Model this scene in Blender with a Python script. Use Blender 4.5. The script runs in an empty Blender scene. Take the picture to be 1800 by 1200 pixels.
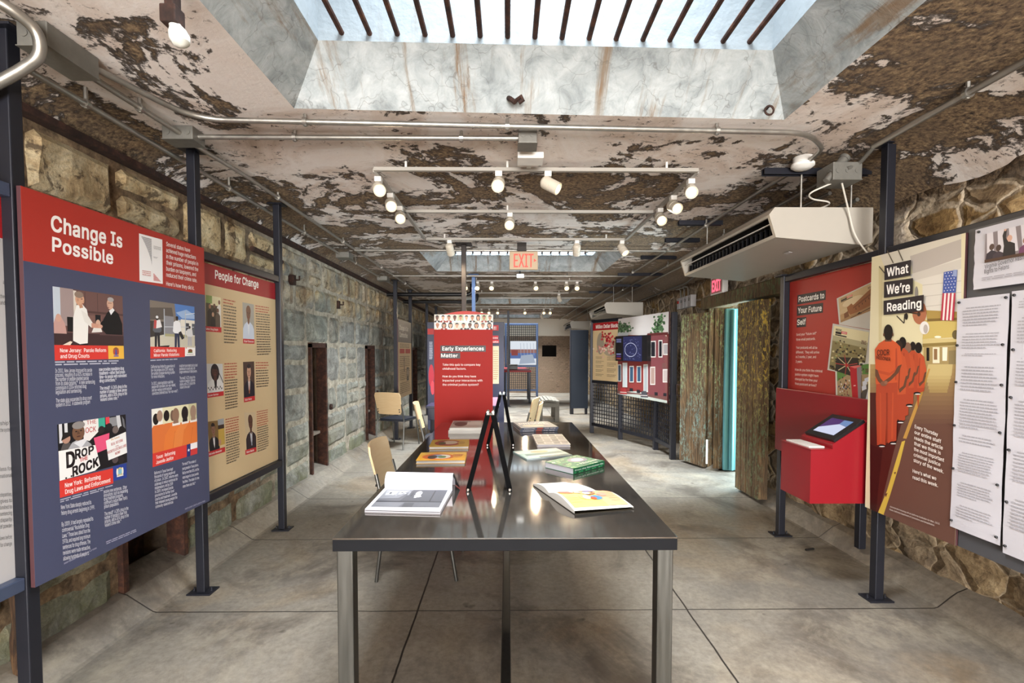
import bpy, bmesh, math, os, random
import numpy as np
from mathutils import Vector, Matrix, noise as mnoise
random.seed(7)
SC = bpy.context.scene
COL = SC.collection
# ------------------------------------------------------------------ camera
FPX, CAMZ, PPX, PPY = 830.0, 1.45, 900.0, 649.0
PITCH, YAW = math.radians(-2.06), math.radians(-0.55)
cd = bpy.data.cameras.new('camera')
cam = bpy.data.objects.new('camera', cd); COL.objects.link(cam)
cam.location = (0, 0, CAMZ)
cam.rotation_euler = (math.pi/2 + PITCH, 0, YAW)
cd.sensor_width = 36.0; cd.lens = FPX/1800*36; cd.shift_y = (PPY-600)/1800
cd.clip_start = 0.05
SC.camera = cam
# ------------------------------------------------------------------ colour management
SC.view_settings.view_transform = 'Standard'; SC.view_settings.look = 'None'
SC.view_settings.gamma = 1.0; SC.view_settings.use_curve_mapping = False
SC.view_settings.exposure = 0.22
SC.cycles.use_denoising = True
SC.cycles.max_bounces = 8; SC.cycles.diffuse_bounces = 5; SC.cycles.sample_clamp_indirect = 6.0
SC.cycles.caustics_reflective = False; SC.cycles.caustics_refractive = False
# ------------------------------------------------------------------ world
W = bpy.data.worlds.new('sky'); SC.world = W; W.use_nodes = True
wb = W.node_tree.nodes['Background']
wb.inputs[0].default_value = (0.82, 0.92, 1.0, 1); wb.inputs[1].default_value = 1.3
# ------------------------------------------------------------------ daylight falling through the skylights and the door, plus an added fill
CZ = 2.65                                   # ceiling height
SKY_FAR = [2.38 + 4.68*k for k in (-2, -1, 0, 1, 2, 3)]
SKY_LEN = 1.44
SKX0, SKX1 = -1.05, 1.43
for k, yf in enumerate(SKY_FAR):
    L = bpy.data.lights.new('skylight_daylight', 'AREA'); L.shape = 'RECTANGLE'
    L.size = 1.6; L.size_y = .45
    L.energy = 130 if k < 3 else 320
    L.spread = math.radians(120)
    L.color = (0.90, 0.96, 1.0)
    o = bpy.data.objects.new('skylight_daylight', L); COL.objects.link(o)
    o.location = (0.2, yf - SKY_LEN/2, 4.12)
L = bpy.data.lights.new('added_rear_fill', 'AREA'); L.shape = 'RECTANGLE'      # added fill behind the camera, no opening seen; tilted up to brighten the ceiling
L.size = 4.4; L.size_y = 2.4; L.energy = 1350; L.color = (1.0, .97, .93)
o = bpy.data.objects.new('added_rear_fill', L); COL.objects.link(o)
o.location = (0.2, -6.45, 1.3); o.rotation_euler = (math.pi/2+.50, 0, 0)
L = bpy.data.lights.new('doorway_daylight', 'AREA'); L.shape = 'RECTANGLE'
L.size = 1.9; L.size_y = 0.8; L.energy = 120; L.color = (0.74, 0.93, 1.0)
o = bpy.data.objects.new('doorway_daylight', L); COL.objects.link(o)
o.location = (3.55, 5.3, 1.05); o.rotation_euler = (0, math.pi/2, 0)

# ------------------------------------------------------------------ geometry of the view, used to read sizes off the photo
def ray(x, y):
    d = ((x-PPX)/FPX, 1.0, -(y-PPY)/FPX)
    c, s = math.cos(PITCH), math.sin(PITCH); d = (d[0], d[1]*c-d[2]*s, d[1]*s+d[2]*c)
    c, s = math.cos(YAW), math.sin(YAW); return (d[0]*c-d[1]*s, d[0]*s+d[1]*c, d[2])
def at(x, y, X=None, Y=None, Z=None):
    d = ray(x, y)
    t = X/d[0] if X is not None else Y/d[1] if Y is not None else (Z-CAMZ)/d[2]
    return Vector((d[0]*t, d[1]*t, CAMZ+d[2]*t))

# ------------------------------------------------------------------ mesh builder
class MB:
    def __init__(s): s.v = []; s.f = []; s.m = []; s.mi = 0
    def add(s, vs, fs):
        b = len(s.v); s.v += [tuple(v) for v in vs]
        for f in fs: s.f.append([b+i for i in f]); s.m.append(s.mi)
        return s
    def mat(s, i): s.mi = i; return s
    def box(s, x0, x1, y0, y1, z0, z1):
        vs = [(x, y, z) for z in (z0, z1) for y in (y0, y1) for x in (x0, x1)]
        return s.add(vs, [(0,2,3,1), (4,5,7,6), (0,1,5,4), (2,6,7,3), (0,4,6,2), (1,3,7,5)])
    def bbox(s, x0, x1, y0, y1, z0, z1, b=.004):           # box with chamfered vertical and horizontal edges
        bm = bmesh.new(); bmesh.ops.create_cube(bm, size=1)
        for v in bm.verts:
            v.co = ((x0+x1)/2+v.co.x*(x1-x0), (y0+y1)/2+v.co.y*(y1-y0), (z0+z1)/2+v.co.z*(z1-z0))
        b = min(b, abs(x1-x0)*.45, abs(y1-y0)*.45, abs(z1-z0)*.45)
        bmesh.ops.bevel(bm, geom=bm.edges[:], offset=b, segments=2, affect='EDGES', profile=.5)
        s.frombm(bm); bm.free(); return s
    def frombm(s, bm, M=None):
        bm.verts.index_update()
        s.add([(M @ v.co) if M else v.co.copy() for v in bm.verts], [[v.index for v in f.verts] for f in bm.faces]); return s
    def obox(s, c, ax, ay, az, hx, hy, hz):                 # oriented box
        c = Vector(c); ax, ay, az = Vector(ax), Vector(ay), Vector(az)
        vs = [c+ax*hx*i+ay*hy*j+az*hz*k for k in (-1,1) for j in (-1,1) for i in (-1,1)]
        return s.add(vs, [(0,2,3,1), (4,5,7,6), (0,1,5,4), (2,6,7,3), (0,4,6,2), (1,3,7,5)])
    def bar(s, p0, p1, w, h=None, up=(0,0,1)):
        p0, p1 = Vector(p0), Vector(p1); d = p1-p0; L = d.length; d.normalize(); up = Vector(up)
        if abs(d.dot(up)) > .95: up = Vector((1,0,0))
        r = d.cross(up).normalized(); u = r.cross(d).normalized()
        return s.obox((p0+p1)/2, r, d, u, w/2, L/2, (h or w)/2)
    def tube(s, pts, r, n=10, cap=True, rs=None):
        pts = [Vector(p) for p in pts]; rings = []
        t0 = (pts[1]-pts[0]).normalized()
        up = Vector((0,0,1)) if abs(t0.z) < .9 else Vector((1,0,0))
        a = t0.cross(up).normalized(); vs = []
        for i, p in enumerate(pts):
            if i == 0: t = pts[1]-pts[0]
            elif i == len(pts)-1: t = pts[-1]-pts[-2]
            else: t = (pts[i+1]-p).normalized()+(p-pts[i-1]).normalized()
            t.normalize(); a = (a-t*a.dot(t)).normalized(); b = t.cross(a)
            rr = rs[i] if rs else r
            vs += [p+(a*math.cos(2*math.pi*k/n)+b*math.sin(2*math.pi*k/n))*rr for k in range(n)]
        fs = [(i*n+k, i*n+(k+1)%n, (i+1)*n+(k+1)%n, (i+1)*n+k) for i in range(len(pts)-1) for k in range(n)]
        if cap: fs += [tuple(range(n))[::-1], tuple(range((len(pts)-1)*n, len(pts)*n))]
        return s.add(vs, fs)
    def lathe(s, p, axis, prof, n=20):                       # prof = [(dist along axis, radius)]
        p = Vector(p); ax = Vector(axis).normalized()
        a = ax.cross(Vector((0,0,1)) if abs(ax.z) < .9 else Vector((1,0,0))).normalized(); b = ax.cross(a)
        vs = []
        for d, r in prof:
            vs += [p+ax*d+(a*math.cos(2*math.pi*k/n)+b*math.sin(2*math.pi*k/n))*max(r, 1e-5) for k in range(n)]
        fs = [(i*n+k, i*n+(k+1)%n, (i+1)*n+(k+1)%n, (i+1)*n+k) for i in range(len(prof)-1) for k in range(n)]
        fs += [tuple(range(n))[::-1], tuple(range((len(prof)-1)*n, len(prof)*n))]
        return s.add(vs, fs)
    def prism(s, poly, d):                                   # polygon of 3-D points pushed along d
        poly = [Vector(p) for p in poly]; d = Vector(d); n = len(poly)
        return s.add(poly+[p+d for p in poly], [tuple(range(n))[::-1], tuple(range(n, 2*n))]+[(i, (i+1)%n, n+(i+1)%n, n+i) for i in range(n)])
    def build(s, name, mats, parent=None, smooth=False, world=True):
        me = bpy.data.meshes.new(name)
        off = wloc(parent) if (parent and world) else Vector()
        me.from_pydata([(v[0]-off[0], v[1]-off[1], v[2]-off[2]) for v in s.v], [], s.f)
        if not isinstance(mats, (list, tuple)): mats = [mats]
        for m in mats: me.materials.append(m)
        if len(mats) > 1: me.polygons.foreach_set('material_index', [min(i, len(mats)-1) for i in s.m])
        bm = bmesh.new(); bm.from_mesh(me); bmesh.ops.recalc_face_normals(bm, faces=bm.faces[:]); bm.to_mesh(me); bm.free()
        if smooth:
            me.polygons.foreach_set('use_smooth', [True]*len(me.polygons)); me.set_sharp_from_angle(angle=math.radians(38))
        o = bpy.data.objects.new(name, me); COL.objects.link(o)
        if parent: o.parent = parent
        return o
def wloc(o):
    v = Vector()
    while o: v += o.location; o = o.parent
    return v
def tag(o, label=None, cat=None, group=None, kind=None):
    if label: o['label'] = label
    if cat: o['category'] = cat
    if group: o['group'] = group
    if kind: o['kind'] = kind
    return o
def thing(name, label, cat, loc=(0,0,0), rz=0, group=None):
    o = bpy.data.objects.new(name, None); COL.objects.link(o); o.empty_display_size = .1
    o.location = loc; o.rotation_euler = (0, 0, rz)
    return tag(o, label, cat, group)
def dup(root, loc, rz=0, label=None, group=None):
    r = root.copy(); COL.objects.link(r); r.location = loc; r.rotation_euler = (0, 0, rz)
    if label: r['label'] = label
    if group: r['group'] = group
    for ch in root.children:
        c = ch.copy(); COL.objects.link(c); c.parent = r
        for g in ch.children:
            d = g.copy(); COL.objects.link(d); d.parent = c
    return r
def struct(o, label=None): o['kind'] = 'structure'; return tag(o, label) if label else o
def arc(c, r, a0, a1, n, u, v):
    c, u, v = Vector(c), Vector(u), Vector(v)
    return [c+u*r*math.cos(a0+(a1-a0)*i/n)+v*r*math.sin(a0+(a1-a0)*i/n) for i in range(n+1)]
def fillet(pts, r, n=6):                                      # rounds the corners of a polyline
    pts = [Vector(p) for p in pts]; out = [pts[0]]
    for i in range(1, len(pts)-1):
        a, p, b = pts[i-1], pts[i], pts[i+1]
        d0 = (a-p); d1 = (b-p); q = min(r, d0.length*.49, d1.length*.49)
        s0 = p+d0.normalized()*q; s1 = p+d1.normalized()*q
        for k in range(n+1):
            t = k/n; out.append(s0*(1-t)**2+p*2*t*(1-t)+s1*t*t)
    return out+[pts[-1]]

# ------------------------------------------------------------------ materials
def lin(h):
    if isinstance(h, str):
        h = h.lstrip('#'); h = [int(h[i:i+2], 16)/255 for i in (0, 2, 4)]
        return tuple(c/12.92 if c <= .04045 else ((c+.055)/1.055)**2.4 for c in h)
    return tuple(h)
class NT:
    def __init__(s, name):
        s.m = bpy.data.materials.new(name); s.m.use_nodes = True; s.t = s.m.node_tree
        s.b = s.t.nodes['Principled BSDF']; s.out = s.t.nodes['Material Output']
        s.tc = s.t.nodes.new('ShaderNodeTexCoord').outputs['Object']
    def n(s, k, **kw):
        nd = s.t.nodes.new(k)
        for a, b in kw.items(): setattr(nd, a, b)
        return nd
    def link(s, a, b): s.t.links.new(a, b)
    def put(s, sock, v):
        if hasattr(v, 'is_linked') or isinstance(v, bpy.types.NodeSocket): s.link(v, sock)
        elif isinstance(v, (tuple, list)) and len(v) == 3 and sock.type == 'RGBA': sock.default_value = (*v, 1)
        else: sock.default_value = v
    def noise(s, scale, detail=4, rough=.55, dist=0, co=None, col=False):
        nd = s.n('ShaderNodeTexNoise'); s.link(co or s.tc, nd.inputs['Vector'])
        nd.inputs['Scale'].default_value = scale; nd.inputs['Detail'].default_value = detail
        nd.inputs['Roughness'].default_value = rough; nd.inputs['Distortion'].default_value = dist
        return nd.outputs['Color' if col else 'Fac']
    def vor(s, scale, feature='F1', co=None, out='Distance', rnd=1.0):
        nd = s.n('ShaderNodeTexVoronoi', feature=feature); s.link(co or s.tc, nd.inputs['Vector'])
        nd.inputs['Scale'].default_value = scale; nd.inputs['Randomness'].default_value = rnd
        return nd.outputs[out]
    def math(s, op, a, b=0.0, c=0.0, clamp=False):
        nd = s.n('ShaderNodeMath', operation=op, use_clamp=clamp)
        s.put(nd.inputs[0], a); s.put(nd.inputs[1], b); s.put(nd.inputs[2], c); return nd.outputs[0]
    def ramp(s, v, stops, interp='LINEAR'):
        nd = s.n('ShaderNodeValToRGB'); s.link(v, nd.inputs[0]); cr = nd.color_ramp; cr.interpolation = interp
        while len(cr.elements) < len(stops): cr.elements.new(.5)
        for e, (p, c) in zip(cr.elements, stops):
            e.position = p; c = lin(c) if isinstance(c, str) else ((c, c, c) if isinstance(c, (int, float)) else c); e.color = (*c, 1)
        return nd.outputs[0]
    def step(s, v, a, b, lo=0.0, hi=1.0):
        nd = s.n('ShaderNodeMapRange'); s.put(nd.inputs[0], v)
        for i, x in enumerate((a, b, lo, hi)): nd.inputs[i+1].default_value = x
        return nd.outputs[0]
    def mix(s, f, a, b, mode='MIX'):
        nd = s.n('ShaderNodeMix', data_type='RGBA', blend_type=mode); s.put(nd.inputs[0], f)
        s.put(nd.inputs[6], lin(a) if isinstance(a, str) else a); s.put(nd.inputs[7], lin(b) if isinstance(b, str) else b); return nd.outputs[2]
    def xyz(s, co=None):
        nd = s.n('ShaderNodeSeparateXYZ'); s.link(co or s.tc, nd.inputs[0]); return nd.outputs
    def scaled(s, v, loc=(0,0,0), co=None):
        nd = s.n('ShaderNodeMapping'); s.link(co or s.tc, nd.inputs[0]); nd.inputs['Scale'].default_value = v; nd.inputs['Location'].default_value = loc; return nd.outputs[0]
    def warped(s, scale, amt, co=None):
        n1 = s.noise(scale, 3, co=co, col=True)
        a = s.n('ShaderNodeVectorMath', operation='MULTIPLY_ADD'); s.link(n1, a.inputs[0])
        a.inputs[1].default_value = (amt,)*3; s.link(co or s.tc, a.inputs[2]); return a.outputs[0]
    def bump(s, h, strength=.5, dist=.01):
        nd = s.n('ShaderNodeBump'); s.link(h, nd.inputs['Height']); nd.inputs['Strength'].default_value = strength
        nd.inputs['Distance'].default_value = dist; s.link(nd.outputs[0], s.b.inputs['Normal'])
    def set(s, col=None, rough=None, metal=None, spec=None):
        if col is not None: s.put(s.b.inputs['Base Color'], lin(col) if isinstance(col, str) else col)
        if rough is not None: s.put(s.b.inputs['Roughness'], rough)
        if metal is not None: s.b.inputs['Metallic'].default_value = metal
        if spec is not None: s.b.inputs['Specular IOR Level'].default_value = spec
        return s.m
_mc = {}
def flat(col, rough=.55, metal=0, var=.06, scale=14, bump=0, name=None, spec=.4):
    key = (col, rough, metal, var, scale, bump, spec)
    if key in _mc: return _mc[key]
    t = NT(name or 'print_'+str(col).lstrip('#')); c = lin(col)
    if var:
        f = t.noise(scale, 4)
        t.set(t.mix(f, tuple(x*(1-var*2) for x in c), tuple(min(1, x*(1+var*2)) for x in c)))
    else: t.set(c)
    t.set(rough=rough, metal=metal, spec=spec)
    if bump: t.bump(t.noise(scale*6, 4), bump, .004)
    _mc[key] = t.m; return t.m
def ink(col): return flat(col, .42, 0, 0, spec=.3)
def glow(name, col, strength):
    t = NT(name); t.set(col=(0,0,0)); t.b.inputs['Emission Color'].default_value = (*lin(col), 1); t.b.inputs['Emission Strength'].default_value = strength; return t.m

def streak_metal(name, a, b, rough, metal, sc=(3, 3, 40)):
    t = NT(name); n = t.noise(2.0, 5, .6, co=t.scaled(sc))
    t.set(t.mix(n, a, b), t.step(n, .2, .8, rough*.75, rough*1.3), metal); return t.m
M_POST = flat('#25262e', .38, .35, .1, 6, name='dark_powder_coated_steel')
M_POSTB = flat('#4a546c', .38, .3, .1, 6, name='blue_grey_steel')
M_BRUSH = streak_metal('brushed_steel', '#5a5a57', '#73726e', .34, .9, (30, 30, 1.5))
M_GALV = streak_metal('galvanised_conduit', '#8d8a85', '#b6b2aa', .36, .85, (9, 9, 9))
M_BOX = flat('#77756f', .5, .45, .1, 30, name='junction_box_steel')
M_CHROME = flat('#c9c9c9', .12, 1, 0, name='chrome')
M_BLACK = flat('#141316', .35, 0, .1, 20, name='black_enamel')
M_BOLT = flat('#6b6a68', .35, .9, .1, 50, name='steel_bolt')
M_LAMP = flat('#cfc6b6', .45, 0, .02, 8, name='cream_lamp_housing')
M_TRACK = flat('#a09b93', .5, .1, .03, 8, name='pale_grey_track')
M_WHITE = flat('#e9e7e2', .5, 0, .02, 8, name='white_enamel')
M_ACW = flat('#aba59b', .45, 0, .03, 5, name='cream_white_casing')
M_CABLE = flat('#cfcac0', .55, 0, .03, 9, name='white_cable_sheath')
M_PAPER = flat('#c6c4cc', .7, 0, .015, 6, name='white_paper')
M_PAPERW = flat('#cfcdc8', .6, 0, .015, 6, name='book_paper')
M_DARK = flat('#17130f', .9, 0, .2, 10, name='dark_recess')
def m_rust(name, a, b, c):
    t = NT(name); n = t.noise(18, 8, .7); t.set(t.ramp(n, [(.3, a), (.5, b), (.72, c)]), .85, .1); t.bump(n, .6, .004); return t.m
M_RUST = m_rust('rusted_iron', '#22140f', '#40261d', '#663f2a')
M_RUSTD = m_rust('dark_rusted_iron', '#1c1210', '#33201a', '#55362a')
def m_table():
    t = NT('polished_dark_steel'); n = t.noise(3, 6, .65, 1.0); g = t.noise(60, 3, .6, co=t.scaled((1, .05, 1)))
    t.set(t.mix(n, '#8b857f', '#a09a94'), t.math('ADD', t.step(n, .25, .8, .045, .09), t.math('MULTIPLY', g, .02)), .92); return t.m
M_TABLE = m_table()
def m_beech():
    t = NT('beech_plywood'); n = t.noise(6, 5, .6, co=t.scaled((1, 1, 9))); t.set(t.mix(n, '#c9a97c', '#dcc39c'), .4); return t.m
M_BEECH = m_beech()
M_SEAT = flat('#20242f', .6, 0, .15, 60, .2, name='dark_blue_vinyl')
# ================================================================== the setting
XL, XR, YF, YB = -2.15, 2.60, 16.9, -6.5
# ---- floor
def m_floor():
    t = NT('worn_concrete_floor'); X, Y, Z = t.xyz()
    big = t.noise(.55, 6, .6, .4); mid = t.noise(2.3, 8, .65, .5); fine = t.noise(30, 6, .7)
    c = t.ramp(big, [(.3, '#6d6862'), (.5, '#938c81'), (.68, '#807d78')])
    c = t.mix(t.step(mid, .48, .66), c, '#9a9284')
    c = t.mix(t.step(t.noise(1.1, 7, .7, .8, co=t.scaled((1, 1, 1), (3.1, 7.7, 0))), .49, .62, 0, .75), c, '#4f463e')     # damp brownish stains
    c = t.mix(t.step(t.noise(.9, 5, .6, .6, co=t.scaled((1, 1, 1), (9.1, 2.2, 0))), .52, .66, 0, .4), c, '#9c8566')       # rusty ochre wash
    spots = t.noise(6.5, 2, .5, co=t.scaled((1, 1, 1), (4, 4, 0)))
    c = t.mix(t.step(spots, .70, .75, 0, .85), c, '#3a322c')
    c = t.mix(t.step(fine, .35, .68, 0, .5), c, '#544e47')
    c = t.mix(t.step(t.noise(4.2, 9, .75, .35, co=t.scaled((1, .7, 1), (8, 3, 0))), .52, .64, 0, .3), c, '#b0a794')
    def joint(v, step, off, w):
        d = t.math('ABSOLUTE', t.math('SUBTRACT', t.math('FRACT', t.math('DIVIDE', t.math('SUBTRACT', v, off), step)), .5))
        return t.step(t.math('MULTIPLY', t.math('SUBTRACT', .5, d), step), w*.6, w, 1, 0)
    wob = t.noise(5, 3)
    yy = t.math('ADD', Y, t.math('MULTIPLY', t.math('SUBTRACT', wob, .5), .012)); xx = t.math('ADD', X, t.math('MULTIPLY', t.math('SUBTRACT', wob, .5), .012))
    j = t.math('MAXIMUM', t.math('MULTIPLY', joint(xx, 1.52, -.507, .006), t.math('LESS_THAN', t.math('ABSOLUTE', X), 1.9)), joint(yy, 1.02, 2.606, .005))
    c = t.mix(j, c, '#26211d'); t.set(c, t.step(mid, .3, .7, .42, .62))
    t.bump(t.math('SUBTRACT', t.math('MULTIPLY', fine, .25), t.math('MULTIPLY', j, 1.0)), .35, .006); return t.m
m = MB()
prof = [(-2.30, .16), (-2.12, .10), (-1.98, .005), (-1.96, 0), (2.42, 0), (2.44, .005), (2.55, .09), (2.75, .17)]
ys = [YB, 0, 17.2]
vs = [(x, y, z) for y in ys for x, z in prof]; n = len(prof)
m.add(vs, [(i*n+k, i*n+k+1, (i+1)*n+k+1, (i+1)*n+k) for i in range(2) for k in range(n-1) if not (i == 1 and k >= 4)])
m.add([(x, y, z) for y in (0, 4.95) for x, z in prof[4:]], [(k, k+1, 5+k, 4+k) for k in range(3)])
m.add([(2.42, 4.95, 0), (3.6, 4.95, 0), (3.6, 5.75, 0), (2.42, 5.75, 0)], [(0, 1, 2, 3)])
m.add([(x, y, z) for y in (5.75, 17.2) for x, z in prof[4:]], [(k, k+1, 5+k, 4+k) for k in range(3)])
for y in (4.95, 5.75): m.add([(2.42, y, 0), (2.44, y, .005), (2.55, y, .09), (2.75, y, .17), (2.75, y, 0)], [(0, 1, 2, 3, 4)])
struct(m.build('floor', m_floor()))

# ---- ceiling with the sloped throats of the skylights
def m_ceiling():
    t = NT('flaking_painted_ceiling'); X, Y, Z = t.xyz()
    n1 = t.noise(1.35, 12, .66, .7); n2 = t.noise(9, 8, .7, .4)
    bias = t.math('ADD', t.step(Y, 2.6, 3.6, 0, .055), t.step(X, 1.35, 2.1, 0, .085))
    bias = t.math('ADD', bias, t.step(X, -1.55, -1.95, 0, .05))
    v = t.math('ADD', t.math('ADD', t.math('MULTIPLY', n1, .72), t.math('MULTIPLY', n2, .28)), bias)
    mask = t.step(v, .545, .565)
    st = t.noise(1.6, 8, .65, 1.2, co=t.scaled((1, 1, 1), (5, 1, 0)))
    paint = t.ramp(st, [(.3, '#c4b2a3'), (.43, '#e2d3c8'), (.58, '#f5eee9'), (.8, '#eee2d9')])
    flake = t.step(t.noise(17, 8, .75, .7, co=t.scaled((1, 1.6, 1))), .575, .605)
    paint = t.mix(t.math('MULTIPLY', flake, t.step(st, .56, .44)), paint, '#4a3b30')
    g = t.noise(45, 8, .75); g2 = t.noise(5, 5, .6, co=t.scaled((1, 1, 1), (2, 2, 0)))
    raw = t.ramp(g, [(.36, '#1d1510'), (.46, '#6b5744'), (.58, '#a08766'), (.72, '#d6c29c')])
    raw = t.mix(t.step(g2, .4, .65, 0, .5), raw, '#6b5a4a')
    edge = t.math('MULTIPLY', t.step(v, .535, .548), t.step(v, .585, .560))
    c = t.mix(mask, paint, raw); c = t.mix(t.math('MULTIPLY', edge, .8), c, '#2b1f18')
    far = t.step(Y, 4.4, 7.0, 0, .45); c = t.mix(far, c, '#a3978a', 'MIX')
    t.set(c, .85); t.bump(t.math('ADD', t.math('MULTIPLY', mask, -.8), t.math('MULTIPLY', g, t.math('ADD', .15, t.math('MULTIPLY', mask, .5)))), .8, .02); return t.m
def m_well():
    t = NT('whitewashed_skylight_throat'); X, Y, Z = t.xyz()
    s1 = t.noise(1.0, 8, .7, .25, co=t.scaled((7.5, .8, .8))); n = t.noise(7, 8, .7, .6); s2 = t.noise(2.2, 4, .6)
    c = t.ramp(n, [(.3, '#858c8e'), (.48, '#aab1b3'), (.7, '#c9cecf')])
    c = t.mix(t.step(s1, .53, .64, 0, .85), c, '#8a7a66')
    c = t.mix(t.math('MULTIPLY', t.step(s1, .58, .70), t.step(s2, .42, .55)), c, '#7a5226')
    ck = t.vor(5.0, 'DISTANCE_TO_EDGE', co=t.warped(5, .35))
    c = t.mix(t.math('MULTIPLY', t.step(ck, .0, .014, .45, 0), t.step(s2, .35, .5)), c, '#55504a')
    c = t.mix(t.step(t.noise(13, 8, .75), .6, .72, 0, .6), c, '#7b7a76')
    t.set(c, .8); t.bump(n, .4, .01); return t.m
def m_shaft():
    t = NT('whitewashed_skylight_shaft'); s1 = t.noise(1.0, 6, .68, .3, co=t.scaled((6, 6, .8)))
    c = t.mix(t.step(s1, .58, .72, 0, .6), '#747c81', '#55492f'); t.set(c, .8); t.bump(t.noise(20, 6), .4, .01); return t.m
M_CEIL, M_WELL, M_SHAFT = m_ceiling(), m_well(), m_shaft()
m = MB()
xs = [-2.2, -2.12, -2.02, -1.90, SKX0, SKX1, 2.05, 2.25, 2.42, 2.55, 2.66]
zs = [2.50, 2.585, 2.63, CZ, CZ, CZ, CZ, 2.61, 2.55, 2.47, 2.38]
yy = [YB]
for yf in SKY_FAR: yy += [yf-SKY_LEN, yf]
yy += [17.2]
for j in range(len(yy)-1):
    hole = j % 2 == 1
    for i in range(len(xs)-1):
        if hole and i == 4: continue
        sk = lambda y, x: y+(.09*min(1, max(0, (x-SKX0)/(SKX1-SKX0))) if abs(y-SKY_FAR[2]) < .001 else 0)      # the nearest opening is a little out of square
        m.add([(xs[i], sk(yy[j], xs[i]), zs[i]), (xs[i+1], sk(yy[j], xs[i+1]), zs[i+1]), (xs[i+1], sk(yy[j+1], xs[i+1]), zs[i+1]), (xs[i], sk(yy[j+1], xs[i]), zs[i])], [(0, 1, 2, 3)])
ZE, TP, ZT = 2.85, .20, 4.20
for yf in SKY_FAR:
    a = (SKX0, SKX1, yf-SKY_LEN, yf); b = (SKX0+TP, SKX1-TP, yf-SKY_LEN+TP, yf-TP)
    R = lambda q, z: [(q[0], q[2], z), (q[1], q[2], z), (q[1], q[3]+(0 if yf != SKY_FAR[2] else .09 if z == CZ else .05), z), (q[0], q[3], z)]
    m.mat(1).add(R(a, CZ)+R(b, ZE), [(i, (i+1)%4, 4+(i+1)%4, 4+i) for i in range(4)])
    m.mat(2).add(R(b, ZE)+R(b, ZT), [(i, (i+1)%4, 4+(i+1)%4, 4+i) for i in range(4)])
m.mat(0)
# slab above, so that no daylight leaks in beside the shafts
for j in range(len(yy)-1):
    if j % 2 == 0:
        y0 = yy[j]-(.2 if j else 0)+.0; y1 = yy[j+1]+.2
        m.add([(-3, y0, 4.26), (3.2, y0, 4.26), (3.2, y1, 4.26), (-3, y1, 4.26)], [(0, 1, 2, 3)])
    else:
        for x0, x1 in ((-3, SKX0+TP), (SKX1-TP, 3.2)):
            m.add([(x0, yy[j], 4.26), (x1, yy[j], 4.26), (x1, yy[j+1], 4.26), (x0, yy[j+1], 4.26)], [(0, 1, 2, 3)])
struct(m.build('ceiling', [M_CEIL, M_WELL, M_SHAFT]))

# ---- skylights: rusty bars let into the throat, a pane in a frame above
def m_pane():
    t = NT('skylight_glass'); nt = t.t
    tr = t.n('ShaderNodeBsdfTransparent'); tr.inputs[0].default_value = (.95, .98, 1, 1); gl = t.n('ShaderNodeBsdfGlossy'); gl.inputs['Roughness'].default_value = .05
    fr = t.n('ShaderNodeFresnel'); fr.inputs[0].default_value = 1.45; mx = t.n('ShaderNodeMixShader')
    t.link(fr.outputs[0], mx.inputs[0]); t.link(tr.outputs[0], mx.inputs[1]); t.link(gl.outputs[0], mx.inputs[2]); t.link(mx.outputs[0], t.out.inputs[0]); return t.m
M_PANE = m_pane()
for k, yf in enumerate(SKY_FAR):
    w = bpy.data.objects.new(f'window_{k+1}', None); COL.objects.link(w); w.location = (.19, yf-SKY_LEN/2, CZ); w['kind'] = 'structure'
    y0, y1 = yf-SKY_LEN+TP, yf-TP
    f = MB(); x0, x1 = SKX0+TP, SKX1-TP
    for q in ((x0-.05, x1+.05, y0-.05, y0+.01), (x0-.05, x1+.05, y1-.01, y1+.05), (x0-.05, x0+.01, y0, y1), (x1-.01, x1+.05, y0, y1)): f.box(*q, 4.22, 4.28)
    f.build('frame', M_GALV, w)
    MB().box(x0, x1, y0, y1, 4.245, 4.253).build('pane', M_PANE, w)
    if k in (2, 3, 4, 5):
        for i in range(16):
            x = -.745+i*(1.12+.745)/15
            MB().tube([(x, y0-.09, 2.885), (x, y1+.05, 2.885)], .0125, 8).build('bar', M_RUST, w, smooth=True)

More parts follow.
